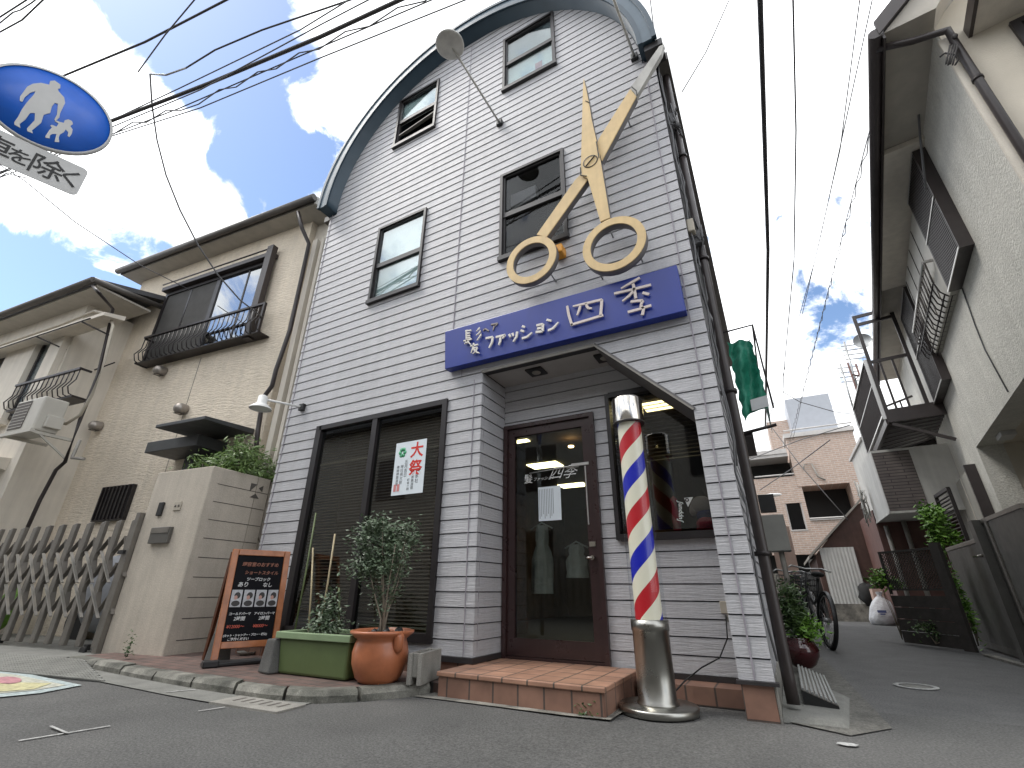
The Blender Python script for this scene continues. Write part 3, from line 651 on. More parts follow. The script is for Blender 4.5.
A2=[[(124,334,.9),(136,400),(160,478)],[(150,474),(270,438),(388,402)],[(166,338,.7),(270,314),(380,288)],[(378,288),(374,350),(368,408)],[(220,334,.8),(212,366),(196,404,.5)],[(264,312,.8),(268,338),(282,352),(306,352,.6)],
 [(518,207,.6),(590,166),(656,128)],[(468,245),(600,214),(738,180)],[(606,172),(618,225),(627,280)],[(616,218),(576,262),(528,300,.6)],[(676,238),(724,250)],
 [(588,304),(632,298),(678,294)],[(678,294),(662,330,.8)],[(660,330),(684,355),(674,402)],[(568,380),(650,358),(740,330)]]
sgn(A2,550,260,7.314,.025,M['letter_pink'])

# ------------------------------------------------------------------ big scissors on the wall
sc_=thing('giant_scissors','huge gold painted pair of open scissors hung on the upper facade','shop sign',(-1,-.2,3.4))
SCY=-.22
def zs_(pts,v,ox=490,oy=40,s=2.953): 
    out=[]
    for x,y in pts: q=F0.at(ox+x/s,oy+y/s,v=v); out.append((q[0],v,q[2]))
    return out
def face_mat_prism(name, pts, v, th, mat, par=sc_):
    p=part(name,MB().prism(zs_(pts,v),(0,th,0)),mat,par); 
    # grey edge: a second slightly deeper body behind the painted face
    p2=MB().prism([(a,v+.012,c) for a,_,c in zs_(pts,v)],(0,th-.012,0))
    return p
def blade(name, pts, v, th, ring=None, tipn=None):
    f=MB().prism(zs_(pts,v),(0,.012,0)); e=MB().prism([(a,v+.0125,c) for a,_,c in zs_(pts,v)],(0,th,0))
    if ring:
        (cx,cy,ro,ri,cx2)=ring
        c=zs_([(cx,cy)],v)[0]
        n=48
        for mb_,ya,yb in ((f,v,v+.012),(e,v+.0125,v+.0125+th)):
            base=len(mb_.v)
            for k in range(n):
                a=2*math.pi*k/n
                for rr,y in ((ro,ya),(ro,yb),(ri,yb),(ri,ya)): mb_.v.append((c[0]+rr*math.cos(a)*1.0,y,c[2]+rr*math.sin(a)*ring[4]))
            for k in range(n):
                p=base+4*k; q=base+4*((k+1)%n)
                for j in range(4): mb_.f.append((p+j,q+j,q+(j+1)%4,p+(j+1)%4)); mb_.sm.append(j in (0,2))
    b=part(name,f,M['brass'],sc_); part('edge',e,M['brass_side'],b); return b
b1=blade('blade',[(276,112),(283,140),(292,185),(300,235),(322,330),(354,524),(326,536),(288,408),(272,400),(268,376),(272,230),(274,150)],SCY,.07,(364,600,.29,.215,1.0))
b2=blade('blade',[(432,166),(330,356),(324,335),(317,302),(322,290),(414,144)],SCY+.025,.06)
b3=blade('finger_shank',[(280,402),(288,412),(166,582),(138,574),(252,412),(268,396)],SCY+.025,.06,(120,648,.275,.20,1.0))
part('blade_tip',MB().prism(zs_([(432,166),(415,140),(500,18),(514,12),(506,40)],SCY+.03),(0,.05,0)),M['tip'],sc_,'bare weathered tip of the long blade')
c=zs_([(296,358)],SCY-.004)[0]
mb=MB().lathe((c[0],SCY-.004,c[2]),[(.068,0),(.078,0),(.078,.006),(.068,.006)],28,'y',False).bar((c[0]-.05,SCY-.006,c[2]-.045),(c[0]+.05,SCY-.006,c[2]+.05),.012,.004)
for a_,b_ in (((267,376),(268,400)),((268,400),(286,402)),((314,300),(322,348)),((282,180),(296,186)),((418,138),(432,150)),((432,150),(434,164))):
    q=zs_([a_,b_],SCY-.003); mb.bar(q[0],q[1],.010,.006)
part('pivot_screw',mb,M['line'],sc_)
mb=MB()
for px in ((440,628),(180,690),(352,555),(320,680),(405,225)):
    q=zs_([px],SCY+.1)[0]; mb.tube([(q[0],SCY+.06,q[2]),(q[0],0,q[2]-.02)],.008,6)
part('mounting_bolt',mb,M['galv'],sc_)
q=F0.at(559,252,v=-.07); solo('amber_lamp',MB().box((q[0]-.055,-.13,q[2]-.05),(q[0]+.055,-.004,q[2]+.055)),M['orange_light'],'small amber box lamp behind the left finger ring of the scissors','lamp',bevel=.015)

# ------------------------------------------------------------------ barber pole
PX,PY=-.825,-.07
bp=thing('barber_pole','tall barber pole with red white and blue stripes on a steel base','barber pole',(PX,PY,0))
part('base_plate',MB().lathe((PX,PY,0),[(.235,0),(.24,.006),(.24,.034),(.232,.042),(.12,.044)],56),M['steel'],bp)
part('column',MB().lathe((PX,PY,.042),[(.128,0),(.128,.008),(.116,.02),(.116,.40),(.121,.402),(.121,.465),(.10,.467)],56),M['steel'],bp)
part('stripe_cylinder',MB().lathe((PX,PY,.47),[(.088,0),(.088,1.40)],64,cap=False),None or mk('barber_stripes',(.8,.8,.8),.35),bp)
m=bpy.data.materials['barber_stripes']; nt=m.node_tree; N=nt.nodes; L=nt.links; tc=N.new('ShaderNodeTexCoord'); sp=N.new('ShaderNodeSeparateXYZ'); L.new(tc.outputs['Object'],sp.inputs[0])
def mth(op,a=None,b=None,va=0,vb=0):
    n=N.new('ShaderNodeMath'); n.operation=op
    if a is not None: L.new(a,n.inputs[0])
    else: n.inputs[0].default_value=va
    if b is not None: L.new(b,n.inputs[1])
    else: n.inputs[1].default_value=vb
    return n.outputs[0]
at=mth('ARCTAN2',sp.outputs[1],sp.outputs[0]); PITCH=.55
ph=mth('FRACT',mth('ADD',mth('SUBTRACT',mth('DIVIDE',sp.outputs[2],None,0,PITCH),mth('DIVIDE',at,None,0,2*math.pi)),None,0,5.00))
cr=N.new('ShaderNodeValToRGB'); cr.color_ramp.interpolation='CONSTANT'; E=cr.color_ramp.elements; E[0].position=0; E[0].color=(.80,.76,.60,1); E[1].position=.25; E[1].color=(.50,.012,.02,1)
e=E.new(.5); e.color=(.80,.76,.60,1); e=E.new(.75); e.color=(.008,.015,.42,1); L.new(ph,cr.inputs[0]); L.new(cr.outputs[0],N['Principled BSDF'].inputs['Base Color'])
part('glass_tube',MB().lathe((PX,PY,.505),[(.112,0),(.112,1.37)],64,cap=False),M['tube'],bp)
part('cap',MB().lathe((PX,PY,1.872),[(.118,0),(.118,.185),(.112,.20),(.10,.208),(0.001,.212)],56,cap=False),M['chrome'],bp)
part('collar_ring',MB().lathe((PX,PY,1.862),[(.121,0),(.121,.012)],48),M['trim_dark'],bp)
part('bolt',MB().lathe((PX+.0,PY-.121,.48),[(.008,-.006),(.008,.004)],10,'y'),M['chrome'],bp)
# power cable & outlet
ob=thing('wall_outlet','grey weatherproof wall outlet on the recess wall right of the barber pole','outlet',F0.at(728,610,v=AD-.03))
a=F0.at(727,609,v=AD-.03); AO=(-.40,AD,a[2])
part('outlet_box',MB().box((AO[0]-.03,AD-.05,AO[2]-.03),(AO[0]+.045,AD-.001,AO[2]+.05)),M['pipe_beige'],ob,bevel=.006); part('socket',MB().box((AO[0],AD-.05,AO[2]-.08),(AO[0]+.04,AD-.01,AO[2]-.032)),M['pipe_grey'],ob)
solo('power_cable',MB().tube([(AO[0],AD-.05,AO[2]-.04),(AO[0]-.01,AD-.1,AO[2]-.18),(AO[0]-.08,AD-.1,AO[2]-.3),(AO[0]-.2,AD-.12,AO[2]-.36),(-.70,.2,.135),(-.78,.12,.06)],.005,6),M['rubber'],'black power cable drooping from the wall outlet to the barber pole','cable')

# ------------------------------------------------------------------ lamps on the facade
def wall_lamp(a, b, r, label, name='wall_lamp', dome=True, mat='white'):
    A=F0.at(*a,v=-.04); A=(A[0],0,A[2]); t=thing(name,label,'wall lamp',(A[0],0,A[2]),'white lamps on arms along the facade')
    part('bracket',MB().box((A[0]-.04,-.05,A[2]-.045),(A[0]+.04,-.004,A[2]+.045)),M['plastic_black'],t,bevel=.008)
    part('arm',MB().tube([(A[0],-.05,A[2]),b],.014,8),M[mat],t)
    return t,A
B_=F0.at(262,402,v=-.42)
t,A=wall_lamp((301,407),(B_[0]+.0,-.42,B_[2]+.04),0,'white enamel lamp on a short arm at the left edge of the facade')
part('shade',MB().lathe((B_[0],-.42,B_[2]-.09),[(.125,0),(.12,.018),(.075,.055),(.055,.07),(.052,.16),(.03,.175),(.001,.178)],28,cap=False),M['white'],t); part('lamp_lens',MB().lathe((B_[0],-.42,B_[2]-.083),[(.001,0),(.11,.0)],24,cap=False),M['sign_grey'],t)
def disc_lamp(a, b, v, label):
    Bp=F0.at(*b,v=v); t,A=wall_lamp(a,(Bp[0],v,Bp[2]),0,label,mat='white_dirty')
    part('disc_reflector',MB().lathe((Bp[0],v,Bp[2]-.02),[(.001,0),(.15,-.01),(.165,.0),(.16,.02),(.06,.05),(.05,.06),(.05,.19),(.04,.2),(.001,.2)],28,cap=False),M['white_dirty'],t)
disc_lamp((499,122),(450,44),-1.0,'round disc lamp on a long pale arm crossing the left half of the facade')
disc_lamp((634,56),(606,-22),-1.0,'lamp on a long pale arm near the right end of the arched roof')

# ------------------------------------------------------------------ side of the shop: downpipe, cables, meter, tarp
dp=thing('downpipe','thick black downpipe on the alley corner of the barber shop','downpipe',(-.085,.25,.03))
part('pipe',MB().tube([(-.075,.25,6.0),(-.08,.25,3.0),(-.085,.24,.2),(-.085,.225,.06)],.037,14),M['pipe_brown'],dp)
mb=MB()
for z in (.9,2.1,3.4,4.7): mb.lathe((-.08,.25,z),[(.05,0),(.05,.03)],14); mb.bar((-.15,.25,z+.015),(-.1,.25,z+.015),.03)
part('bracket',mb,M['rail'],dp)
dp2=MB().tube([(-.075,.52,6.0),(-.08,.5,.2)],.03,10); solo('drainpipe',dp2,M['rail'],'thinner dark drainpipe just behind the thick black downpipe','drainpipe')
for i,(xx,yy,zt,zb,lab) in enumerate(((-.135,.06,6.0,.3,'thin grey service cable nearest the front corner of the shop side wall'),(-.13,.12,6.0,1.5,'twisted service cable beside the downpipe on the shop side wall'),(-.12,.17,5.2,2.4,'short loose cable between the shop corner and the downpipe'))):
    pts=[]; rnd=random.Random(i); n=26
    for k in range(n): z=zt+(zb-zt)*k/(n-1); pts.append((xx+rnd.uniform(-.012,.02),yy+rnd.uniform(-.03,.03),z))
    solo('service_cable',MB().tube(pts,.008,6),M['wire_grey'],lab,'cable','service cables down the shop side wall')
mb=MB(); rnd=random.Random(4)
for (zc,yc) in ((3.62,.2),(5.15,.15)):
    for k in range(7): mb.tube([(-.13+rnd.uniform(0,.1),yc+rnd.uniform(-.1,.1),zc+rnd.uniform(-.2,.2)) for _ in range(4)],.007,6)
    mb.box((-.14,yc-.05,zc-.08),(-.06,yc+.05,zc+.06))
solo('cable_junction',mb,M['wire_grey'],'tangled cable junction on the shop side wall level with the signboard','cable junction')
a=F0.at(706,296,v=.1); solo('bell_insulator',MB().box((-.15,.04,3.6),(-.09,.12,3.74)),M['pipe_beige'],'small yellowish clamp on the corner beside the right end of the signboard','clamp',bevel=.01)
mt=thing('meter_box','tall grey electric meter box on the shop side wall above the bicycles','meter box',(-.0,3.3,1.15))
a=F0.at(768,520,v=3.2); mzt=F0.at(765,515,v=3.2)[2]; mzb=F0.at(780,551,v=3.2)[2]
part('box',MB().box((-.10,3.2,mzb),(.16,3.45,mzt)),M['meter_grey'],mt,bevel=.01); part('conduit',MB().tube([(.05,3.3,mzb),(.05,3.3,mzb-.3),(.0,3.3,mzb-.45)],.03,8),M['pipe_grey'],mt)
part('fuse_bank',MB().box((-.08,3.2,mzt+.05),(.10,3.4,mzt+.25)),M['plastic_black'],mt)
# tarp hung on a projecting rail
tp=thing('tarpaulin','green tarpaulin with a pale patch draped over a railing high on the shop side wall','tarpaulin',(.1,2.6,2.7))
ty=2.5; C=[F0.at(x,y,v=ty) for x,y in ((727,342),(750,338),(768,402),(745,424))]
mb=MB(); n,mr=14,20; base=len(mb.v)
for j in range(mr+1):
    f=j/mr
    for i in range(n+1):
        g=i/n; Lx=C[0][0]+(C[3][0]-C[0][0])*f; Rx=C[1][0]+(C[2][0]-C[1][0])*f; zt=C[0][2]+(C[1][2]-C[0][2])*g; zb=C[3][2]+(C[2][2]-C[3][2])*g+.05*math.sin(g*5)
        mb.v.append((Lx+(Rx-Lx)*g+.012*math.sin(j*1.7+g*3),ty+.05*math.sin(g*9+f*4)+.04*math.sin(f*11+g*3),zt+(zb-zt)*f))
for j in range(mr):
    for i in range(n): a=base+j*(n+1)+i; mb.f.append((a,a+1,a+n+2,a+n+1)); mb.sm.append(True)
mb.add([(C[1][0],ty,C[1][2]),(C[1][0]+.02,ty+1.4,C[1][2]),(C[2][0]+.02,ty+1.4,C[2][2]),(C[2][0],ty,C[2][2])],[(0,1,2,3)])
part('sheet',mb,M['tarp'],tp)
p1,p2=F0.at(750,400,v=ty-.08),F0.at(767,395,v=ty-.08); p3,p4=F0.at(769,406,v=ty-.08),F0.at(752,411,v=ty-.08); part('patch',MB().prism([p1,p2,p3,p4],(0,.006,0)),M['tarp_grey'],tp,'pale grey patch of the green tarpaulin')
rl=thing('side_balcony','small dark metal balcony rail on the shop side wall behind the tarpaulin','balcony',(.1,3,2.6))
mb=MB(); zt=C[0][2]+.12
mb.tube([(-.12,ty-.05,zt),(C[1][0]+.06,ty-.05,zt+.02),(C[1][0]+.06,ty+1.5,zt+.02)],.012,6); mb.tube([(C[1][0]+.06,ty-.05,zt),(C[2][0]+.04,ty-.05,C[2][2]-.1)],.012,6); mb.tube([(-.12,ty,C[3][2]-.12),(C[2][0]+.03,ty,C[3][2]-.06)],.02,6)
for k in range(6): mb.tube([(-.10,ty+.1+k*.25,C[3][2]-.1),(-.10,ty+.1+k*.25,zt)],.01,6)
mb.box((-.12,ty+.02,C[3][2]-.16),(.02,ty+1.0,C[3][2]-.1)); part('rail',mb,M['rail'],rl)
# ------------------------------------------------------------------ things in front of the shop
PZ=.065
def gp(x,y,z=PZ): return ZP(x,y,z)
# chalkboard easel: foot on platform, leaning back
cb=thing('chalkboard_sign','wooden A-frame chalkboard with handwriting and four portrait photos by the block wall','chalkboard',gp(240,668))
FT=gp(203,668); HV=Vector((math.sin(R_(22)),math.cos(R_(22)),0)); HN=Vector((HV.y,-HV.x,0))   # board faces towards the alley mouth
LEAN=math.tan(R_(10))
upv=(Vector((0,0,1))-HN*LEAN).normalized(); nrm=HV.cross(upv).normalized()
if nrm.dot(HN)<0: nrm=-nrm
FT=Vector(FT)
def cbp(px,py):
    d=Vector(ray(px,py)); o=Vector(CAM); t=(FT-o).dot(nrm)/d.dot(nrm); return o+d*t
def cuv(px,py): q=cbp(px,py)-FT; return q.dot(HV), q.dot(upv)
TLc,TRc,BLc,BRc=cuv(235,549),cuv(294,552),cuv(211,646),cuv(273,647)
# regularise to a rectangle
Wd=((TRc[0]-TLc[0])+(BRc[0]-BLc[0]))/2; xv=HV; z1=(TLc[1]+TRc[1])/2; z0_=(BLc[1]+BRc[1])/2
O=FT+HV*((TLc[0]+TRc[0]+BLc[0]+BRc[0])/4-Wd/2)+upv*z0_; Hh=z1-z0_
pass
def cpt(u,v,d=0): return tuple(O+xv*u+upv*v+nrm*d)
def cquad(mb,u0,v0,u1,v1,d0,d1): 
    return mb.prism([cpt(u0,v0,d0),cpt(u1,v0,d0),cpt(u1,v1,d0),cpt(u0,v1,d0)],tuple(nrm*(d1-d0)),raw=True)
fw_=.055; legl=z0_
mb=MB(); cquad(mb,0,-legl+.03,fw_,Hh,-.012,.014); cquad(mb,Wd-fw_,-legl+.03,Wd,Hh,-.012,.014); cquad(mb,fw_+.001,Hh-fw_,Wd-fw_-.001,Hh,-.012,.012); cquad(mb,fw_+.001,-.01,Wd-fw_-.001,fw_*.8,-.012,.012)
part('frame',mb,M['wood_orange'],cb,bevel=.004)
mb=MB(); cquad(mb,fw_+.001,fw_*.8,Wd-fw_-.001,Hh-fw_,-.008,.002); part('board',mb,M['black_board'],cb)
mb=MB()
for u in (0,Wd-.03):
    g_=O+HV*(u+.015)-HN*(.20+LEAN*z1*.9); mb.bar(cpt(u+.015,Hh-.02,-.03),(g_.x,g_.y,PZ+.02),.03,.03,raw=True)
part('rear_leg',mb,M['wood_dark'],cb)
fk=Frame(O.x,O.y,math.degrees(math.atan2(HV.y,HV.x))); mb=MB(fk).box((-.05,-.07,PZ+.003),(.42,.10,PZ+.035)).box((-.06,-.09,PZ+.003),(.06,.0,PZ+.055))
part('foot_rail',mb,M['plastic_black'],cb,bevel=.008)
iw=Wd-2*fw_; ih=Hh-1.8*fw_
def ctext(s,u,v,sz,mat,sh=.15): 
    text(s,sz,cpt(fw_+u*iw,fw_*.8+v*ih,.0035),tuple(HV),tuple(upv),M[mat],'handwriting',cb,.0004,.0008,sh)
ctext('理容室のおすすめ',.12,.87,iw*.098,'chalk_brown'); ctext('ショートスタイル',.20,.77,iw*.09,'chalk_brown'); ctext('ツーブロック',.26,.69,iw*.085,'chalk_white')
ctext('あり',.10,.62,iw*.115,'chalk_white'); ctext('なし',.62,.62,iw*.105,'chalk_white')
ctext('コールドパーマ',.04,.29,iw*.062,'chalk_white'); ctext('アイロンパーマ',.54,.29,iw*.062,'chalk_white'); ctext('2時間',.15,.23,iw*.09,'chalk_white'); ctext('2時間',.65,.23,iw*.09,'chalk_white')
ctext('¥12000〜',.04,.145,iw*.085,'chalk_red'); ctext('¥8000〜',.56,.145,iw*.085,'chalk_red'); ctext('(カット・シャンプー・ブロー・税込)',.01,.055,iw*.052,'chalk_white'); ctext('ご予約ください',.10,.012,iw*.06,'chalk_white')
for k in range(4):
    u0=.02*iw+fw_+k*iw*.25; mb=MB(); cquad(mb,u0,fw_*.8+.38*ih,u0+iw*.215,fw_*.8+.58*ih,.0025,.004); ph_=part('portrait_photo',mb,M['photo_grey'],cb)
    mb=MB(); cu,cv=u0+iw*.11,fw_*.8+.505*ih
    def ell(mb,cu,cv,a,b,d): mb.prism([cpt(cu+a*math.cos(t*.5236),cv+b*math.sin(t*.5236),d) for t in range(12)],tuple(nrm*.0005),raw=True)
    ell(mb,cu+.005,cv+.006,iw*.062,iw*.07,.0042); ell(mb,cu,cv-.07*ih*1.2,iw*.085,iw*.06,.0042); part('hair',mb,M['photo_dark'],ph_)
    mb=MB(); ell(mb,cu-.006,cv-.012,iw*.035,iw*.045,.005); part('face',mb,M['skin_pink'],ph_)
# granite blocks holding the frame
def block(px,py,w,d,h,label,rot=0,name='stone_block',mat='granite_block'):
    p=gp(px,py); fr=Frame(p[0],p[1],rot); mb=MB(fr).hexa([(-w/2,0,PZ+.004),(w/2,0,PZ+.004),(w/2,d,PZ+.004),(-w/2,d,PZ+.004)],[(-w/2+.02,.02,PZ+h),(w/2-.02,.02,PZ+h*1.03),(w/2-.02,d-.02,PZ+h*1.03),(-w/2+.02,d-.02,PZ+h)])
    solo(name,mb,M[mat],label,'stone block','dark stone blocks beside the chalkboard',bevel=.012)
block(208,664,.15,.16,.24,'dark stone block behind the left foot of the chalkboard',5)
block(262,674,.17,.18,.24,'dark stone block between the chalkboard and the green planter',-8)
p=gp(247,655); solo('saucer',MB().lathe((p[0],p[1],PZ),[(.06,0),(.09,.02),(.10,.035),(.085,.03),(.0,.01)],20,cap=False),M['concrete'],'pale round saucer on the pavers under the chalkboard','saucer')
# green planter
pl=thing('planter_box','rectangular green plastic planter with canes and a small seedling','planter',gp(320,678))
a=gp(273,674); b=gp(347,682); 
fp=Frame(a[0],a[1],math.degrees(math.atan2(b[1]-a[1],b[0]-a[0]))-2); Lp=math.hypot(b[0]-a[0],b[1]-a[1]); Dp=.40; 
hz=.30
mb=MB(fp); t_=.02
mb.hexa([(.02,.02,PZ+.004),(Lp-.02,.02,PZ+.004),(Lp-.02,Dp-.02,PZ+.004),(.02,Dp-.02,PZ+.004)],[(0,0,PZ+hz-.05),(Lp,0,PZ+hz-.05),(Lp,Dp,PZ+hz-.05),(0,Dp,PZ+hz-.05)])
part('tub',mb,M['planter_green'],pl,bevel=.02)
mb=MB(fp); 
for q in (((-.025,-.025,0),(Lp+.025,.02,0)),((-.025,Dp-.02,0),(Lp+.025,Dp+.025,0)),((-.025,.0202,0),(.02,Dp-.0202,0)),((Lp-.02,.0202,0),(Lp+.025,Dp-.0202,0))): mb.box((q[0][0],q[0][1],PZ+hz-.049),(q[1][0],q[1][1],PZ+hz))
part('rim',mb,M['planter_rim'],pl,bevel=.006); part('soil',MB(fp).box((.022,.022,PZ+hz-.045),(Lp-.022,Dp-.022,PZ+hz-.03)),M['soil'],pl)
def cane(p0,p1,vv,mat,r=.008):
    A=F0.at(*p0,v=vv); B=F0.at(*p1,v=vv+.12); A=(A[0],A[1],PZ+hz-.06) if 0 else A
    part('cane',MB().tube([A,tuple((A[i]+B[i])/2+.004 for i in range(3)),B],r,7),M[mat],pl)
vv=a[1]+.17
for p0,p1,mt_ in (((293,640),(316,513),'cane_green'),((308,636),(313,548),'cane_tan'),((318,640),(335,534),'cane_tan'),((338,634),(339,588),'cane_green')): cane(p0,p1,vv,mt_)
c=F0.at(325,625,v=vv); mb=MB()
leaves(mb,260,lambda r:(c[0]+r.gauss(0,.05),c[1]+r.gauss(0,.05),PZ+hz+abs(r.gauss(.13,.09))),.05,.5,3)
leaves(mb,420,lambda r:(c[0]+r.uniform(-.12,.2),c[1]+r.gauss(0,.06),PZ+hz+abs(r.gauss(.02,.045))),.03,.6,4)
part('seedling',mb,M['leaf_bright'] if 0 else M['leaf_grey'],pl)
# terracotta pot with an olive-like shrub
c0=gp(377,686); _d=Vector((c0[0]-CAM[0],c0[1]-CAM[1],0)).normalized()*.155; CX,CY=c0[0]+_d.x,c0[1]+_d.y
pt=thing('terracotta_pot','round glazed terracotta pot with a lug handle holding a leafy shrub','plant pot',(CX,CY,PZ))
part('pot',MB().lathe((CX,CY,PZ+.004),[(.13,0),(.165,.03),(.20,.12),(.205,.19),(.19,.25),(.18,.275),(.215,.30),(.235,.315),(.235,.33),(.215,.335),(.19,.30),(.18,.27)],44,cap=False).box((CX-.1,CY-.1,PZ+.004),(CX+.1,CY+.1,PZ+.02)),M['terracotta'],pt)
part('soil',MB().lathe((CX,CY,PZ+.27),[(.001,.015),(.165,.01)],24,cap=False),M['soil'],pt)
mb=MB()
rnd=random.Random(2)
for k in range(16):
    a_=rnd.uniform(0,6.28); r_=rnd.uniform(.03,.15); mb.blob((CX+r_*math.cos(a_),CY+r_*math.sin(a_),PZ+.29+rnd.uniform(0,.04)),(.035,.03,.03),8,.25,k)
part('lava_stone',mb,M['plastic_black'],pt)
a_=R_(-12); part('lug_handle',MB().lathe((CX+.205*math.cos(a_),CY+.205*math.sin(a_),PZ+.20),[(.02,0),(.035,.03),(.04,.10),(.03,.125)],14),M['terracotta'],pt)
sh=thing('potted_shrub','small grey green leafy shrub growing from the terracotta pot','shrub',(CX,CY,PZ+.28))
mb=MB(); top=F0.at(378,560,v=CY); 
tips=[]
for k,(dx,dz,dy) in enumerate(((-.20,.62,.05),(-.06,.85,-.05),(.05,.8,.08),(.12,.66,-.06),(-.14,.45,-.04),(.02,.6,.1))):
    P=[(CX+.02*math.cos(k),CY+.02*math.sin(k),PZ+.28),(CX+.0+dx*.15,CY+dy*.3,PZ+.28+dz*.3),(CX+dx*.55,CY+dy,PZ+.28+dz*.62),(CX+dx,CY+dy*1.5,PZ+.28+dz)]
    mb.tube(P,.009,6,r2=.003); tips.append(P)
part('stem',mb,M['bark'],sh)
mb=MB(); ctr=F0.at(381,550,v=CY)
cl=[(ctr[0]+random.Random(k).uniform(-.19,.19),CY+random.Random(k+50).uniform(-.16,.16),ctr[2]+random.Random(k+99).uniform(-.17,.19),random.Random(k+9).uniform(.05,.10)) for k in range(26)]
def lf(r):
    q=r.choice(cl); return (q[0]+r.gauss(0,q[3]*.7),q[1]+r.gauss(0,q[3]*.7),q[2]+r.gauss(0,q[3]*.6))
leaves(mb,2600,lf,.040,.5,11)
def lf2(r):
    P=r.choice(tips); f=r.uniform(.35,1); i=min(2,int(f*3)); g=f*3-i; a=P[i]; b=P[i+1]; return tuple(a[j]+(b[j]-a[j])*g+r.gauss(0,.035) for j in range(3))
leaves(mb,420,lf2,.036,.5,12)
part('foliage',mb,M['leaf_grey'],sh)
# hollow concrete block
q=gp(420,687); fr=Frame(q[0],q[1],104)
mb=MB(fr); hb=.20
mb.box((0,0,PZ+.004),(.36,.032,PZ+hb)).box((0,.078,PZ+.004),(.36,.11,PZ+hb))
for u in (0.02,.12,.22,.32): mb.box((u,.0321,PZ+.05),(u+.03,.0779,PZ+hb-.002))
o=solo('concrete_block',mb,M['concrete'],'hollow grey concrete block standing between the terracotta pot and the tiled step','concrete block',bevel=.004)

# ------------------------------------------------------------------ LEFT: block wall pillar with mailbox
bw=thing('block_wall','beige rendered block wall with a mailbox, intercom and pierced block','wall',FL.w(-.5,.1,0))
WZ=1.985
FL2=FL
mb=MB(FL).hexa([(-.985,0,-.05),(0,0,-.05),(0,.62,-.05),(-.985,.3,-.05)],[(-.985,0,WZ),(0,0,WZ),(0,.62,WZ),(-.985,.3,WZ)])
part('wall_face',mb,M['blockwall'],bw,bevel=.01)
p_hole=FL.at(259,491,u=.0)
mb=MB(FL); g=.004
rows=[.19+.2*k for k in range(9)]
part('side_panel',MB(FL).box((-.15,.6205,-.05),(.0,.80,WZ-.004)),M['blockwall'],bw)
mb=MB(FL)
for z in rows: mb.box((-.002,.10,z),(.0025,.795,z+.008))
for k,z in enumerate(rows[:0]): mb.box((-.002,.42 if k%2 else .66,z+.008),(.0022,.425 if k%2 else .665,z+.2))
mb.box((-.9,-.002,1.4),(-.02,.0,1.403)) if 0 else None
part('mortar_joint',mb,M['groove'],bw)
mb=MB(FL)
mb.prism([(.003,.50,1.62),(.003,.58,1.62),(.003,.50,1.70)],(.004,0,0)).prism([(.003,.60,1.62),(.003,.68,1.68),(.003,.68,1.62)],(.004,0,0)).prism([(.003,.52,1.59),(.003,.66,1.59),(.003,.60,1.54)],(.004,0,0))
hp=FL.at(258,488,u=0.0); dv=hp[1]-.59; dz=hp[2]-1.62
mb=MB(FL)
for tri in (((.48,1.66),(.57,1.66),(.48,1.56)),((.60,1.62),(.66,1.58),(.66,1.66)),((.50,1.49),(.63,1.49),(.57,1.545))):
    mb.prism([(.003,a+dv,b+dz) for a,b in tri],(.004,0,0))
part('pierced_opening',mb,M['groove'],bw)
def fl_rect(x0,y0,x1,y1,v=0): a=FL.at(x0,y0,v=v); b=FL.at(x1,y1,v=v); return a[0],b[0],b[2],a[2]
mbx=FL.at(160,535,v=-.03); u=mbx[0]; z=mbx[2]
t=part('mailbox',MB(FL).box((u-.16,-.045,z-.09),(u+.16,-.001,z+.085)),M['mailbox'],bw,bevel=.006); part('mailbox_flap',MB(FL).box((u-.15,-.052,z+.02),(u+.15,-.0455,z+.078)),M['gate_bronze'],t)
q=FL.at(162,509,v=0); part('intercom',MB(FL).box((q[0]-.045,-.028,q[2]-.08),(q[0]+.035,-.001,q[2]+.075)),M['plastic_black'],bw,bevel=.006)
q=FL.at(178,506,v=0); t=part('cover_plate',MB(FL).box((q[0]-.06,-.012,q[2]-.05),(q[0]+.06,-.001,q[2]+.05)),M['pipe_beige'],bw,bevel=.004)
part('knockout',MB(FL).lathe((q[0]-.025,-.016,q[2]),[(.001,0),(.014,0),(.014,.004)],12,'y',False).lathe((q[0]+.03,-.016,q[2]),[(.001,0),(.014,0),(.014,.004)],12,'y',False),M['groove'],t)
# nandina over the wall
nd=thing('nandina_bush','feathery green bamboo-like bush rising over the block wall','bush',FL.w(-.3,.9,0))
mb=MB()
rnd=random.Random(5); stems=[]
for k in range(18):
    u=rnd.uniform(-.75,-.05); v=rnd.uniform(.40,1.0); h=2.05+rnd.uniform(.05,.42)
    if u<-.45: h=min(h,2.22)
    p=[FL.w(u+rnd.uniform(-.05,.05),.9,1.2),FL.w(u,v,1.9),FL.w(u+rnd.uniform(-.1,.1),v-.1,h)]; stems.append(p); mb.tube(p,.007,5,raw=True,r2=.003)
part('stem',mb,M['bark'],nd)
mb=MB()
def nf(r):
    p=r.choice(stems); f=r.random()**.6; a,b=p[1],p[2]; q=tuple(a[i]+(b[i]-a[i])*f+r.gauss(0,(.085,.085,.06)[i]) for i in range(3)); return (q[0],q[1],max(q[2],2.04))
leaves(mb,3600,nf,.085,.16,21,.25)
part('foliage',mb,M['leaf_bamboo'],nd)

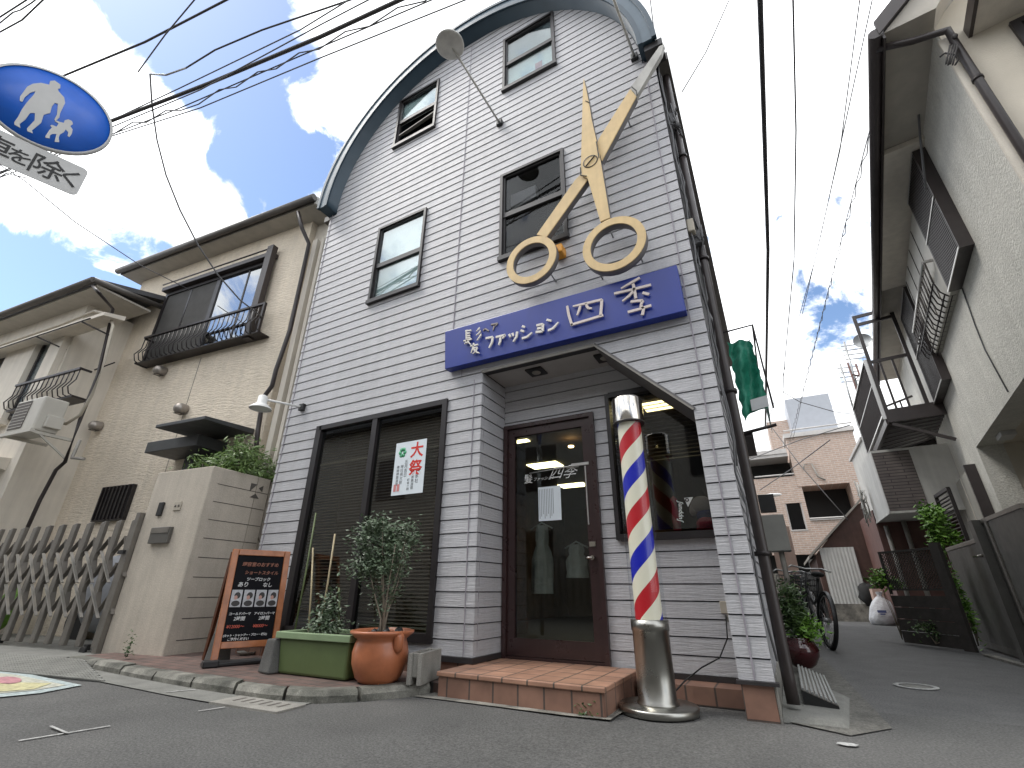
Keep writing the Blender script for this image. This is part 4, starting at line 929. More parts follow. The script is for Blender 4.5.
# accordion gate
gt=thing('accordion_gate','bronze aluminium concertina gate across the driveway','gate',FL.w(-3,0,0))
mb=MB(FL); ms=MB(FL)
G0=FL.at(137,530,v=.0); zt=1.42; up=[]
NS=14; sp_=.30
for k in range(NS):
    u=-1.12-sp_*k
    part('slat',MB(FL).hexa([(u-.042,-.02,.09),(u+.042,-.02,.09),(u+.042,.03,.09),(u-.042,.03,.09)],[(u-.042,-.02,zt),(u+.042,-.02,zt+.02),(u+.042,.03,zt+.02),(u-.042,.03,zt)]),M['gate_bronze'],gt,bevel=.008)
    ms.bar((u-.36,-.06,1.08),(u-.02,-.06,.74),.028,.012); ms.bar((u-.34,-.06,.72),(u+.0,-.06,.38),.028,.012)
    mb.bar((u-.14,-.012,.42),(u+.16,.04,.95),.055,.008); mb.bar((u-.14,.035,.95),(u+.16,-.012,.42),.055,.008)
    mb.bar((u-.14,-.012,.80),(u+.16,.04,1.25),.055,.008); mb.bar((u-.14,.035,1.25),(u+.16,-.012,.80),.055,.008)
part('lattice_link',mb,M['gate_bronze'],gt); part('silver_strip',ms,M['gate_silver'],gt)
part('gate_post',MB(FL).box((-1.06,-.05,.02),(-.99,.05,1.50)),M['gate_bronze'],gt,'square end post against the block wall')
mb=MB(FL)
for u in (-1.25,-3.0,-4.7): mb.lathe((u,-.03,.055),[(.045,-.015),(.045,.015)],16,'y'); mb.box((u-.03,-.02,.06),(u+.03,.02,.12))
part('caster',mb,M['rubber'],gt); q=FL.at(122,552,v=-.06); part('latch',MB(FL).box((q[0]-.05,-.08,q[2]-.02),(q[0]+.05,-.02,q[2]+.02)),M['plastic_black'],gt)
# things behind the gate: covered bins
cv=thing('parked_moped','moped under a grey cover behind the concertina gate','moped',FL.w(-2.6,.6,0))
part('cover',MB(FL).blob((-2.5,.75,.62),(.62,.16,.48),18,.05,3),M['curtain_grey'],cv); part('wheel',MB(FL).lathe((-3.0,.72,.25),[(.24,0),(.24,.08)],20,'y').lathe((-2.0,.72,.25),[(.24,0),(.24,.08)],20,'y'),M['rubber'],cv)
q=FL.at(6,608,v=.5); solo('green_bag',MB(FL).blob((q[0],.5,q[2]),(.22,.1,.28),12,.1,1),M['leaf_bright'],'green sack behind the left end of the concertina gate','sack')

# ------------------------------------------------------------------ HOUSE 2 (beige, beside the shop)
H2=thing('beige_house','two storey beige house with textured siding and a dark balcony rail beside the shop','house',FL.w(-2.5,2,0))
V2=.9; U2L=-5.15; U2R=FL.at(306,250,v=.9)[0]; E2=FL.at(200,243,v=.58)[2]-.03
zt2=E2-.02; pass
part('wall',MB(FL).box((U2L,V2,0),(U2R,V2+7,zt2)),M['stucco_beige'],H2,'textured beige front wall')
part('corner_column',MB(FL).box((U2R,V2+.12,0),(U2R+.36,V2+6.5,zt2-.02)),M['stucco_smooth'],H2,'smooth grey beige set-back strip at the right corner')
mb=MB(FL).box((U2R+.10,V2+.02,0),(U2R+.20,V2+.119,6.2)).box((U2R+.27,V2+.04,0),(U2R+.33,V2+.119,6.2)); part('pilaster',mb,M['stucco_smooth'],H2)
ev=V2-.32; RL2=FL.at(117,275,v=ev-.05)[0]
rf=part('roof',MB(FL).hexa([(RL2,ev,E2),(U2R+.34,ev,E2),(U2R+.34,V2+7,8.6),(RL2,V2+7,8.6)],[(RL2,ev,E2+.1),(U2R+.34,ev,E2+.1),(U2R+.34,V2+7,8.75),(RL2,V2+7,8.75)]),M['roof_tile'],H2)
part('soffit',MB(FL).box((RL2+.03,ev+.02,E2-.04),(U2R+.31,V2+.2,E2-.005)),M['soffit'],rf)
part('gutter',MB(FL).tube([(RL2-.03,ev-.05,E2+.03),(U2R+.38,ev-.05,E2+.03)],.06,10).box((RL2,ev-.0,E2-.03),(U2R+.34,ev+.02,E2+.1)),M['gutter'],rf)
part('bargeboard',MB(FL).box((U2R+.34,ev,E2-.06),(U2R+.38,V2+3,E2+.1)),M['white_dirty'],rf)
def chain(fr,pts,v,r,mat,name,parent,n=8,label=None):
    P=[]
    for q in pts:
        vv=q[2] if len(q)>2 else v; a=fr.at(q[0],q[1],v=vv); P.append(a)
    return part(name,MB(fr).tube(P,r,n),mat,parent,label)
chain(FL,[(298,212,ev-.02),(302,228,V2-.25),(309,244,V2-.07),(290,330),(276,370),(272,386),(263,398),(258,430),(254,470)],V2-.07,.033,M['pipe_brown'],'downpipe',H2)
# window with railing
a=FL.at(169,294,v=V2); b=FL.at(275,259,v=V2); c=FL.at(259,337.5,v=V2); d=FL.at(147,367,v=V2)
wu0,wu1=-4.03,-1.26; wz0,wz1=FL.at(200,352,v=V2)[2],FL.at(220,277,v=V2)[2]
w0,w1=FL.at(172,300,v=V2)[0],FL.at(262,300,v=V2)[0]
w0=FL.at(168,300,v=V2)[0]; w1=FL.at(272,264,v=V2)[0]; wt=FL.at(220,279,v=V2)[2]; wb=FL.at(205,352,v=V2)[2]; pass
wn=part('window',MB(FL).box((w0,V2-.06,wb),(w0+.06,V2-.001,wt)).box((w1-.06,V2-.06,wb),(w1,V2-.001,wt)).box((w0+.06,V2-.06,wt-.06),(w1-.06,V2-.001,wt)).box((w0+.06,V2-.06,wb),(w1-.06,V2-.001,wb+.07)).box((-2.55,V2-.05,wb+.07),(-2.45,V2-.002,wt-.06)).box((-3.28,V2-.04,wb+.07),(-3.24,V2-.003,wt-.06)).box((-1.75,V2-.04,wb+.07),(-1.72,V2-.003,wt-.06)),M['frame_dark'],H2,'wide sliding window with a dark frame')
part('insect_screen',MB(FL).box((w0+.06,V2-.035,wb+.07),(-2.55,V2-.03,wt-.06)),M['screen'],wn); part('pane',MB(FL).box((-2.45,V2-.03,wb+.07),(w1-.06,V2-.025,wt-.06)),glass('mirror_glass',(.3,.32,.33),1.5,.35),wn)
part('room_shade',MB(FL).box((w0+.06,V2-.006,wb+.07),(w1-.06,V2-.002,wt-.06)),M['curtain_grey'],wn)
part('shutter_case',MB(FL).box((w0-.04,V2-.14,wt+.02),(w1+.12,V2-.001,wt+.10)).box((w1+.0,V2-.16,wb-.06),(w1+.14,V2-.061,wt+.22)),M['pipe_brown'],H2)
part('curtain_rail',MB(FL).tube([(w0-.04,V2-.15,wt+.16),(w1+.1,V2-.15,wt+.16)],.014,6),M['pipe_brown'],H2)
rz1=FL.at(205,323,v=V2-.2)[2]+.03; w1r=FL.at(265,308,v=V2-.2)[0]; w0r=FL.at(144,341,v=V2-.2)[0]; rz0=wb-.02
br_=part('balcony_rail',MB(FL).box((w0r,V2-.22,rz1),(w1r,V2-.18,rz1+.035)).box((w0r,V2-.20,rz0-.02),(w1r,V2-.001,rz0+.0)).box((w0r,V2-.22,rz0-.03),(w0r+.03,V2-.01,rz0)).box((w1r-.04,V2-.22,rz0-.03),(w1r,V2-.18,rz1)).bar((w0r+.01,V2-.2,rz1),(w0r+.01,V2-.0,rz1),.03),M['rail'],H2,'dark wrought metal balcony rail')
mb=MB(FL); nb=26
for k in range(nb+1):
    u=w0r+.02+(w1r-w0r-.04)*k/nb; mb.tube([(u,V2-.20,rz1),(u,V2-.205,rz0+.28),(u,V2-.28,rz0+.13),(u,V2-.24,rz0+.02),(u,V2-.16,rz0)],.009,5)
part('baluster',mb,M['rail'],br_)
part('laundry_pole',MB(FL).tube([(w0-1.15,V2-.3,rz0-.02),(w0-.25,V2-.33,rz0+.02)],.012,6),M['rail'],H2)
# vents
for (px,py) in ((162,371),(183,409),(98,426)):
    q=FL.at(px,py,v=V2-.05); vt=part('vent_hood',MB(FL).lathe((q[0],V2-.13,q[2]),[(.07,0),(.085,.03),(.085,.129)],18,'y').blob((q[0],V2-.10,q[2]-.01),(.088,.09,.088),18),M['cap_steel'],H2,bevel=.01); part('vent_opening',MB(FL).box((q[0]-.06,V2-.145,q[2]-.092),(q[0]+.06,V2-.03,q[2]-.086)),M['groove'],vt)
# grille window
q0,q1=FL.at(90,522,v=V2-.06),FL.at(134,483,v=V2-.06); g=part('window',MB(FL).box((q0[0],V2-.06,q0[2]+.03),(q0[0]+.04,V2-.001,q1[2]-.02)).box((q1[0]-.04,V2-.06,q0[2]+.03),(q1[0],V2-.001,q1[2]-.02)).box((q0[0],V2-.058,q1[2]-.05),(q1[0],V2-.001,q1[2]-.01)).box((q0[0],V2-.058,q0[2]+.0),(q1[0],V2-.001,q0[2]+.04)),M['frame_dark'],H2,'small barred window low on the wall')
part('pane',MB(FL).box((q0[0]+.04,V2-.012,q0[2]+.04),(q1[0]-.04,V2-.006,q1[2]-.05)),M['plastic_black'],g)
mb=MB(FL)
for k in range(8): u=q0[0]+.06+(q1[0]-q0[0]-.12)*k/7; mb.box((u-.012,V2-.085,q0[2]+.02),(u+.012,V2-.0601,q1[2]-.02))
part('bar',mb,M['rail'],g)
part('expansion_joint',MB(FL).box((-2.40,V2-.003,2.2),(-2.39,V2-.0005,wb-.1)),M['groove'],H2)
# door canopies & door
def slab_px(pts, v0, v1, th, name, mat, lab=None):
    pass
cz=FL.at(205,425,v=V2-.5)[2]
q0=FL.at(155,428,v=V2-.75); q1=FL.at(217,417,v=V2-.75)
part('door_canopy',MB(FL).hexa([(q0[0],V2-.75,q0[2]),(q0[0]+.98,V2-.75,q0[2]),(q0[0]+.98,V2-.001,q0[2]+.02),(q0[0],V2-.001,q0[2]+.02)],[(q0[0],V2-.75,q0[2]+.05),(q0[0]+.98,V2-.75,q0[2]+.05),(q0[0]+.98,V2-.001,q0[2]+.10),(q0[0],V2-.001,q0[2]+.10)]),M['canopy'],H2,'upper dark flat door canopy',bevel=.008)
q2=FL.at(144,453,v=V2-.45); part('door_canopy',MB(FL).box((q2[0],V2-.45,q2[2]),(q2[0]+1.1,V2-.001,q2[2]+.16)),M['canopy'],H2,'lower dark boxy door canopy',bevel=.008)
part('door_post',MB(FL).box((q2[0]+.42,V2-.12,0),(q2[0]+.62,V2-.001,q2[2])),M['canopy'],H2); part('door',MB(FL).box((q2[0]+.63,V2-.06,0.1),(q2[0]+1.5,V2-.001,q2[2]-.02)),M['frame_dark'],H2)
chain(FL,[(254,310),(251,322),(250,334)],V2-.2,.02,M['wire'],'cable_bracket',H2)

# ------------------------------------------------------------------ HOUSE 1 (far left)
H1=thing('grey_beige_house','smooth grey beige house at the far left with an air conditioner under its window','house',FL.w(-7,2,0))
V1=.12; q=FL.at(113,340,v=V1); U1R=-4.62
# right corner of house 1 wall
q=FL.at(97,430,v=V1); 
U1R=FL.at(146,294,v=V2)[0]; RE=FL.at(93,281,v=V1-.38)[0]; E1=FL.at(46,301,v=V1-.32)[2]-.03; pass
part('wall',MB(FL).box((-11.5,V1,0),(U1R,V1+7,E1-.02)),M['stucco_smooth'],H1,'smooth grey beige wall')
ev=V1-.32
rf=part('roof',MB(FL).hexa([(-11.7,ev,E1),(RE,ev,E1),(RE,V1+7,7.7),(-11.7,V1+7,7.7)],[(-11.7,ev,E1+.09),(RE,ev,E1+.09),(RE,V1+7,7.82),(-11.7,V1+7,7.82)]),M['roof_tile'],H1)
part('soffit',MB(FL).box((-11.7,ev+.02,E1-.04),(RE-.02,V1+.6,E1-.005)),M['soffit'],rf)
part('gutter',MB(FL).tube([(-11.7,ev-.06,E1+.03),(RE,ev-.06,E1+.03)],.055,10),M['gutter'],rf); part('verge_pipe',MB(FL).tube([(RE,ev-.06,E1+.03),(RE,V2-.02,E1+.16)],.05,10),M['gutter'],rf)
chain(FL,[(93,286,ev-.02),(99,293,V1-.45),(113,309,V1-.06),(98,375),(80,420),(65,462),(56,470),(40,500),(22,540)],V1-.06,.026,M['pipe_brown'],'downpipe',H1)
P=[]; 
for q in ((100,312),(110,316),(113,326),(105,360),(92,395),(80,415),(66,424),(52,420)): P.append(FL.at(*q,v=V1-.12))
part('hose_cover',MB(FL).tube(P,.022,8),M['pipe_beige'],H1); part('hose_cover',MB(FL).tube([(-11,V1-.10,FL.at(60,325,v=V1-.1)[2]),FL.at(60,325,v=V1-.1),FL.at(95,311,v=V1-.1),FL.at(106,315,v=V1-.12)],.025,8),M['pipe_beige'],H1)
# awning over window, window, shutter, rail
WA=FL.at(60,328,v=V1-.30)[2]-.03; WX=FL.at(102,318,v=V1-.30)[0]; q0=FL.at(0,341,v=V1-.30); q1=FL.at(108,322,v=V1-.30)
part('window_awning',MB(FL).hexa([(-9.4,V1-.30,WA),(WX,V1-.30,WA),(WX,V1-.001,WA+.06),(-9.4,V1-.001,WA+.06)],[(-9.4,V1-.30,WA+.06),(WX,V1-.30,WA+.06),(WX,V1-.001,WA+.14),(-9.4,V1-.001,WA+.14)]),M['stucco_smooth'],H1)
q0=FL.at(30,402,v=V1); q1=FL.at(70,345,v=V1)
a0,a1=FL.at(52,345,v=V1)[0],FL.at(68,345,v=V1)[0]
zt_,zb_=FL.at(70,333,v=V1)[2],FL.at(45,412,v=V1)[2]
ua,ub,uc,ud=[FL.at(*q,v=V1)[0] for q in ((30,372),(46,372),(72,338),(92,345))]
pass
wL,wR=FL.at(46,345,v=V1)[0],FL.at(71,340,v=V1)[0]
wn=part('window',MB(FL).box((wL,V1-.04,zb_),(wL+.05,V1-.001,zt_)).box((wR-.05,V1-.04,zb_),(wR,V1-.001,zt_)).box((wL+.05,V1-.04,zt_-.06),(wR-.05,V1-.001,zt_)).box((wL+.05,V1-.04,zb_),(wR-.05,V1-.001,zb_+.05)),M['frame_dark'],H1,'tall narrow window behind the rail')
part('pane',MB(FL).box((wL+.05,V1-.02,zb_+.05),(wR-.05,V1-.012,zt_-.06)),M['glass_up'],wn); part('curtain',MB(FL).box((wL+.05,V1-.010,zb_+.05),(wR-.05,V1-.005,zt_-.06)),M['curtain_grey'],wn)
part('shutter_box',MB(FL).box((wR+.01,V1-.10,zb_-.05),(U1R-.45,V1-.001,zt_+.03)),M['stucco_smooth'],H1,'shutter box right of the window'); part('shutter_box',MB(FL).box((wL-1.0,V1-.12,zb_-.1),(wL-.01,V1-.001,zt_+.03)),M['stucco_smooth'],H1,'shutter box left of the window')
wn=part('window',MB(FL).box((wL-2.4,V1-.03,zb_),(wL-1.02,V1-.001,zt_)),M['frame_dark'],H1,'second window at the picture edge')
ra,rb=FL.at(16,387,v=V1-.25),FL.at(82,367,v=V1-.25); rzT=(ra[2]+rb[2])/2; rzB=FL.at(65,398,v=V1-.2)[2]; uL,uR=ra[0],rb[0]
mb=MB(FL).box((uL,V1-.27,rzT-.02),(uR,V1-.23,rzT+.015)).box((uL,V1-.23,rzB-.02),(uR,V1-.002,rzB+.01)).bar((uR-.02,V1-.25,rzT),(uR-.02,V1-.1,rzT),.03); br_=part('balcony_rail',mb,M['rail'],H1)
mb=MB(FL)
for k in range(14): u=uL+.02+(uR-uL-.04)*k/13; mb.tube([(u,V1-.25,rzT),(u,V1-.25,rzB+.26),(u,V1-.31,rzB+.12),(u,V1-.27,rzB+.02),(u,V1-.19,rzB)],.009,5)
part('baluster',mb,M['rail'],br_)
part('floor_ledge',MB(FL).hexa([(-9.5,V1-.40,2.50),(U1R-.25,V1-.40,2.50),(U1R-.25,V1-.001,2.40),(-9.5,V1-.001,2.40)],[(-9.5,V1-.40,2.56),(U1R-.25,V1-.40,2.56),(U1R-.25,V1-.001,2.60),(-9.5,V1-.001,2.60)]),M['stucco_smooth'],H1)
part('laundry_arm',MB(FL).bar((WX-.3,V1-.42,WA-.12),(WX-.2,V1-.0,WA-.2),.02).bar((WX-1.6,V1-.42,WA-.12),(WX-1.5,V1-.0,WA-.2),.02).tube([(-9,V1-.40,WA-.1),(WX-.1,V1-.40,WA-.1)],.012,6),M['rail'],H1)
part('lower_window',MB(FL).box((-9,V1-.02,1.2),(-5.6,V1-.001,2.3)),M['stucco_smooth'],H1); part('wall_strip',MB(FL).box((U1R-.60,V1-.02,0),(U1R-.54,V1-.001,2.3)),M['pipe_brown'],H1)
part('overflow_pipe',MB(FL).tube([FL.at(80,440,v=V1-.1),FL.at(72,458,v=V1-.1),FL.at(84,459,v=V1-.1)],.022,7),M['pipe_grey'],H1)
# air conditioner hung on brackets
ac=thing('air_conditioner','ivory air conditioner unit on a wall bracket under the far left window','air conditioner',FL.w(-5.9,V1-.3,2.9))
q=FL.at(30,420,v=V1-.45); au0,au1=FL.at(8,435,v=V1-.5)[0],FL.at(38,440,v=V1-.5)[0]; az0,az1=FL.at(30,436,v=V1-.5)[2],FL.at(25,396,v=V1-.5)[2]
au0=FL.at(8,425,v=V1-.52)[0]; au1=FL.at(33,425,v=V1-.52)[0]; az0=FL.at(20,431,v=V1-.52)[2]; az1=FL.at(28,400,v=V1-.52)[2]; pass; q_=(au1-au0)
part('case',MB(FL).box((au0,V1-.52,az0),(au1,V1-.22,az1)),M['ac'],ac,bevel=.02)
q=part('fan_grille',MB(FL).box((au0+.05,V1-.528,az0+.05),(au0+.58*q_,V1-.5215,az1-.04)),M['ac_grill'],ac)
mb=MB(FL)
for k in range(9): mb.box((au0+.05,V1-.532,az0+.07+.05*k),(au0+.58*q_,V1-.5285,az0+.078+.05*k))
part('grille_wire',mb,M['ac'],q)
part('bracket',MB(FL).box((au0-.05,V1-.55,az0-.05),(au1+.06,V1-.50,az0-.004)).box((au0,V1-.499,az0-.045),(au0+.05,V1-.002,az0-.004)).box((au1-.06,V1-.499,az0-.045),(au1-.01,V1-.002,az0-.004)).bar((au1-.03,V1-.4,az0-.04),(au1-.03,V1-.01,az0-.3),.025),M['ac'],ac)
part('valve_cover',MB(FL).box((au1+.001,V1-.42,az0+.06),(au1+.06,V1-.22,az0+.24)),M['ac'],ac,bevel=.01)

# ------------------------------------------------------------------ TRAFFIC SIGN (top left)
S0=Frame(-1.5,-2.5,74); k_=2.04
cu=S0.at(33,112,v=0)
C_=Vector(CAM)+(Vector(S0.w(-.877,0,2.052))-Vector(CAM))*k_; C_=tuple(C_)
SF=Frame(C_[0],C_[1],74); CZ=C_[2]
ts=thing('pedestrian_sign','round blue traffic sign of an adult and child above a white plate','traffic sign',(C_[0],C_[1],0))
part('disc',MB(SF).lathe((0,0,CZ),[(0.001,0),(.300,0),(.30,.012),(.001,.012)],64,'y',False),M['sign_disc'],ts)
part('rim',MB(SF).lathe((0,-.0,CZ),[(.290,-.004),(.305,-.004),(.305,.016),(.290,.016)],64,'y',False),M['sign_grey'],ts)
def sgpt(x,y): q=SF.at(x/5.483,60+y/5.483,v=-.004); return (q[0],-.004,q[2])
AD_=[(275,115),(300,112),(332,135),(330,155),(318,158),(322,172),(352,205),(357,235),(330,290),(325,315),(305,335),(298,325),(312,300),(318,240),(300,235),(285,255),(275,290),(240,300),(225,345),(175,385),(180,402),(150,390),(148,375),(190,330),(192,290),(165,290),(140,325),(108,350),(112,372),(80,355),(78,340),(100,310),(120,270),(145,235),(185,190),(195,170),(165,180),(135,205),(122,230),(108,222),(110,200),(150,145),(180,130),(225,125),(270,135)]
CH_=[(375,325),(395,335),(400,350),(385,362),(398,380),(395,402),(380,422),(370,415),(375,395),(360,380),(350,395),(328,408),(322,425),(325,450),(300,448),(302,435),(310,405),(285,405),(275,412),(272,430),(248,425),(250,415),(270,385),(285,370),(275,360),(285,355),(310,365),(322,348),(300,335),(305,330),(325,338),(350,345),(355,330)]
part('adult_pictogram',MB(SF).prism([sgpt(*q) for q in AD_],(0,.003,0)),M['sign_grey'],ts); part('child_pictogram',MB(SF).prism([sgpt(*q) for q in CH_],(0,.003,0)),M['sign_grey'],ts)
a=SF.at(88,170,v=0); b=SF.at(73,195,v=0); pz1,pz0=a[2],b[2]; pu1=(a[0]+b[0])/2+.01; pu0=pu1-.66
mb=MB(SF); rr=.03; pts=[]
for (cx_,cz_,a0) in ((pu1-rr,pz1-rr,0),(pu0+rr,pz1-rr,90),(pu0+rr,pz0+rr,180),(pu1-rr,pz0+rr,270)):
    for k in range(5): an=R_(a0+22.5*k); pts.append((cx_+rr*math.cos(an),0,cz_+rr*math.sin(an)))
pq=part('supplementary_plate',MB(SF).prism(pts,(0,.006,0)),M['sign_grey'],ts)
hh=pz1-pz0; U3=(SF.U[0],SF.U[1],0)
def stx(s,u,sz,dz=.0): text(s,sz,SF.w(u,-.003,pz0+hh*.26+dz),U3,(0,0,1),M['line'],'lettering',pq,.0006,.0006)
stx('く',pu1-.125,hh*.62); stx('除',pu1-.25,hh*.72,-.01); stx('を',pu1-.345,hh*.52); stx('車',pu1-.475,hh*.72,-.01); stx('転',pu1-.60,hh*.72,-.01)
part('pole',MB(SF).tube([(-.33,.06,0),(-.33,.06,CZ+.02)],.035,14),M['galv'],ts); part('bracket',MB(SF).box((-.36,.012,CZ-.02),(.05,.03,CZ+.02)).box((-.36,.008,pz0+hh*.4),(.0,.03,pz0+hh*.6)),M['galv'],ts)

# ------------------------------------------------------------------ RIGHT HOUSE
RH=thing('stucco_house','tall grey stucco house on the right side of the alley with a gable front wall','house',FR.w(3,4,0))
EZ=5.78; RL=9.9   # eave height at the alley side, length
part('wall',MB(FR).box((0,0,0),(.3,.95,EZ)).box((0,5.10,0),(.3,RL,EZ)).box((0,.95,2.73),(.3,5.10,EZ)),M['stucco_right'],RH,'rough pale grey stucco wall facing the alley')
part('wall',MB(FR).prism([(.012,-.014,0),(7,-.014,0),(7,-.014,9.3),(3.6,-.014,9.3),(.012,-.014,EZ+.05)],(0,.012,0)).box((.3,.3,2.74),(7,RL-.3,EZ)).box((.3,.3,0),(7,.94,2.739)).box((1.3,.95,0),(7,RL-.3,2.739)).box((.3,5.11,0),(1.299,RL-.3,2.739)),M['stucco_front'],RH,'smooth tan front gable wall')
rf=part('roof',MB(FR).prism([(-.42,-.28,5.80),(3.6,-.28,9.45),(3.6,-.28,9.57),(-.42,-.28,5.92)],(0,RL+.5,0)),M['roof_tile'],RH); part('soffit',MB(FR).prism([(-.40,-.26,5.79),(.8,-.26,6.88),(.8,-.26,6.84),(.0,-.26,5.77)],(0,RL+.4,0)),M['soffit'],rf)
part('bargeboard',MB(FR).prism([(-.44,-.31,5.76),(3.6,-.31,9.38),(3.6,-.31,9.6),(-.44,-.31,5.95)],(0,.028,0)),M['pipe_brown'],rf)
part('gutter',MB(FR).tube([(-.46,-.30,5.80),(-.46,RL+.25,5.80)],.065,10).box((-.42,-.28,5.70),(-.40,RL+.2,5.88)),M['pipe_brown'],rf)
chain_pts=[(-.46,-.15,5.76),(-.2,-.12,5.66),(.05,-.10,5.60),(.06,-.06,5.3),(.06,-.06,0.1)]
part('downpipe',MB(FR).tube(chain_pts,.034,12),M['pipe_brown'],RH); part('corner_strip',MB(FR).box((-.02,-.03,0),(.10,.003,5.6)),M['stucco_smooth'],RH)
mb=MB(FR)
for z in (1.2,2.4,3.7,4.9): mb.lathe((.06,-.06,z),[(.042,0),(.042,.03)],12)
part('pipe_clip',mb,M['rail'],RH)
# front gable window at upper right
q=FR.at(1008,27,v=0); part('window',MB(FR).box((q[0],-.05,q[2]-1.3),(q[0]+.06,-.001,q[2])).box((q[0]+.06,-.05,q[2]-.06),(q[0]+1.8,-.001,q[2])).box((q[0]+.06,-.02,q[2]-1.3),(q[0]+1.8,-.001,q[2]-.06)),M['frame_dark'],RH,'dark framed front window')
part('window_hood',MB(FR).box((q[0]-.22,-.42,q[2]+.08),(q[0]+2.2,-.001,q[2]+.15)),M['stucco_smooth'],RH); part('hood_trim',MB(FR).box((q[0]-.25,-.45,q[2]+.07),(q[0]-.2205,-.001,q[2]+.20)).box((q[0]-.2204,-.45,q[2]+.07),(q[0]+2.2,-.4205,q[2]+.20)),M['pipe_brown'],RH)
# lattice window boxes on the side wall
def latbox(name,v0,v1,z0,z1,dep,label):
    t=part(name,MB(FR).box((-dep,v0,z0),(-.001,v0+.03,z1)).box((-dep,v1-.03,z0),(-.001,v1,z1)).box((-dep,v0+.03,z1-.03),(-.001,v1-.03,z1)).box((-dep,v0+.03,z0),(-.001,v1-.03,z0+.03)),M['pipe_brown'],RH,label)
    part('lattice_back',MB(FR).box((-dep+.02,v0+.03,z0+.03),(-dep+.03,v1-.03,z1-.03)),M['lattice_bg'],t)
    mb=MB(FR); n=int((v1-v0)/.055)
    for k in range(n): v=v0+.03+(v1-v0-.06)*k/n; mb.box((-dep-.004,v,z0+.02),(-dep+.012,v+.018,z1-.02))
    part('lattice',mb,M['rail'],t); mb=MB(FR)
    for z in (z0,z0+(z1-z0)*.5,z1-.03): mb.box((-dep-.012,v0,z),(-dep-.0045,v1,z+.022))
    part('rail',mb,M['silver'],t)
def fz(px,py,z): return FR.loc(ZP(px,py,z))
zb1=4.17; dep1=-fz(960,247,zb1)[0]; v1a=FR.at(974.7,243,u=0)[1]; v1b=FR.at(948,290,u=-dep1)[1]; zt1_=FR.at(916,148,v=v1a)[2]; zt1_=min(zt1_,5.68)
pass
latbox('window_lattice_box',v1a,v1b,zb1,zt1_,dep1,'tall lattice window box nearest the street')
v1c=FR.at(916,318,u=-.1)[1]; v1c=max(v1b+.5,min(v1c,v1b+2.2)); pass
part('shutter_panel',MB(FR).box((-dep1*.7,v1b+.002,zb1+.05),(-.001,v1c,zt1_-.05)),M['shutter'],RH); mb=MB(FR)
for k in range(5): v=v1b+.1+(v1c-v1b-.2)*k/4; mb.box((-dep1*.7-.008,v,zb1+.08),(-dep1*.7-.0005,v+.012,zt1_-.08))
part('shutter_seam',mb,M['groove'],RH)
part('window_hood',MB(FR).box((-.40,v1a-.12,zt1_+.02),(-.001,v1c+.2,zt1_+.09)),M['stucco_smooth'],RH,'hood over the lattice window')
vn=FR.at(953,295,u=-.05)[1]; zr=FR.at(953,295,u=-.05)[2]; tb=FR.at(923.6,262.6,v=vn); vf=FR.at(932,350,u=-.05)[1]; pass
ru=tb[0]; rt=tb[2]
mb=MB(FR); mb.tube([(ru,vn,rt),(ru,vf,rt)],.025,8); mb.bar((ru,vn,rt),(-.05,vn,rt),.03)
fr_=part('flower_rail',mb,M['silver'],RH,'rounded guard rail below the shutters'); mb=MB(FR)
for k in range(15): v=vn+(vf-vn)*k/14; mb.tube([(ru,v,rt),(ru,v,zr+(rt-zr)*.45),(ru*.85,v,zr+(rt-zr)*.15),(ru*.5,v,zr),(-.02,v,zr)],.010,5)
for z,u in ((zr+(rt-zr)*.4,ru),(zr+.04,ru*.65),(zr,ru*.3)): mb.tube([(u,vn,z),(u,vf,z)],.010,5)
part('rail_bar',mb,M['rail'],fr_)
a2=FR.at(942,380,u=-.12); b2=FR.at(932,398,u=-.12); t2=FR.at(896.5,271,v=a2[1]); pass
latbox('window_lattice_box',a2[1],max(b2[1],a2[1]+.5),a2[2],min(t2[2],5.6),.12,'narrow lattice window box behind the steel balcony')
v2b=max(b2[1],a2[1]+.5)
part('shutter_panel',MB(FR).box((-.09,v2b+.002,a2[2]+.05),(-.001,v2b+1.4,5.3)),M['shutter'],RH)
# porch recess
q0=FR.at(976,446.5,u=-.001); part('porch_step',MB(FR).box((.0,1.0,.0),(1.29,5.05,.15)),M['concrete'],RH)
part('porch_soffit',MB(FR).box((-.35,.9,2.70),(-.0045,5.12,2.76)),M['soffit'],RH) if 0 else None
part('porch_door',MB(FR).box((1.25,2.6,.15),(1.295,3.6,2.25)),M['frame_dark'],RH)
q=fz(1006,435,2.70); part('porch_lamp',MB(FR).box((q[0]-.08,q[1]-.16,2.66),(q[0]+.08,q[1]+.16,2.729)),M['sign_grey'],RH,bevel=.01)
q=FR.at(1016,518,u=1.28); pq=part('name_plate',MB(FR).box((1.27,q[1]-.22,q[2]-.12),(1.298,q[1]+.22,q[2]+.12)),M['plaque'],RH)
part('doorbell',MB(FR).box((1.27,q[1]-.2,q[2]-.36),(1.298,q[1]-.02,q[2]-.24)),M['plastic_black'],RH)
part('wall_cable',MB(FR).tube([FR.at(962,288,u=-.01),FR.at(975,325,u=-.01),FR.at(985,350,u=-.01),FR.at(1008,392,u=-.01)],.008,5),M['wire_grey'],RH); part('wall_cable',MB(FR).tube([FR.at(898,25,u=-.02),FR.at(905,45,u=-.02),FR.at(912,62,u=-.01),FR.at(917,90,u=-.01),FR.at(920,135,u=-.1),FR.at(926,190,u=-.2)],.012,6),M['wire_grey'],RH)
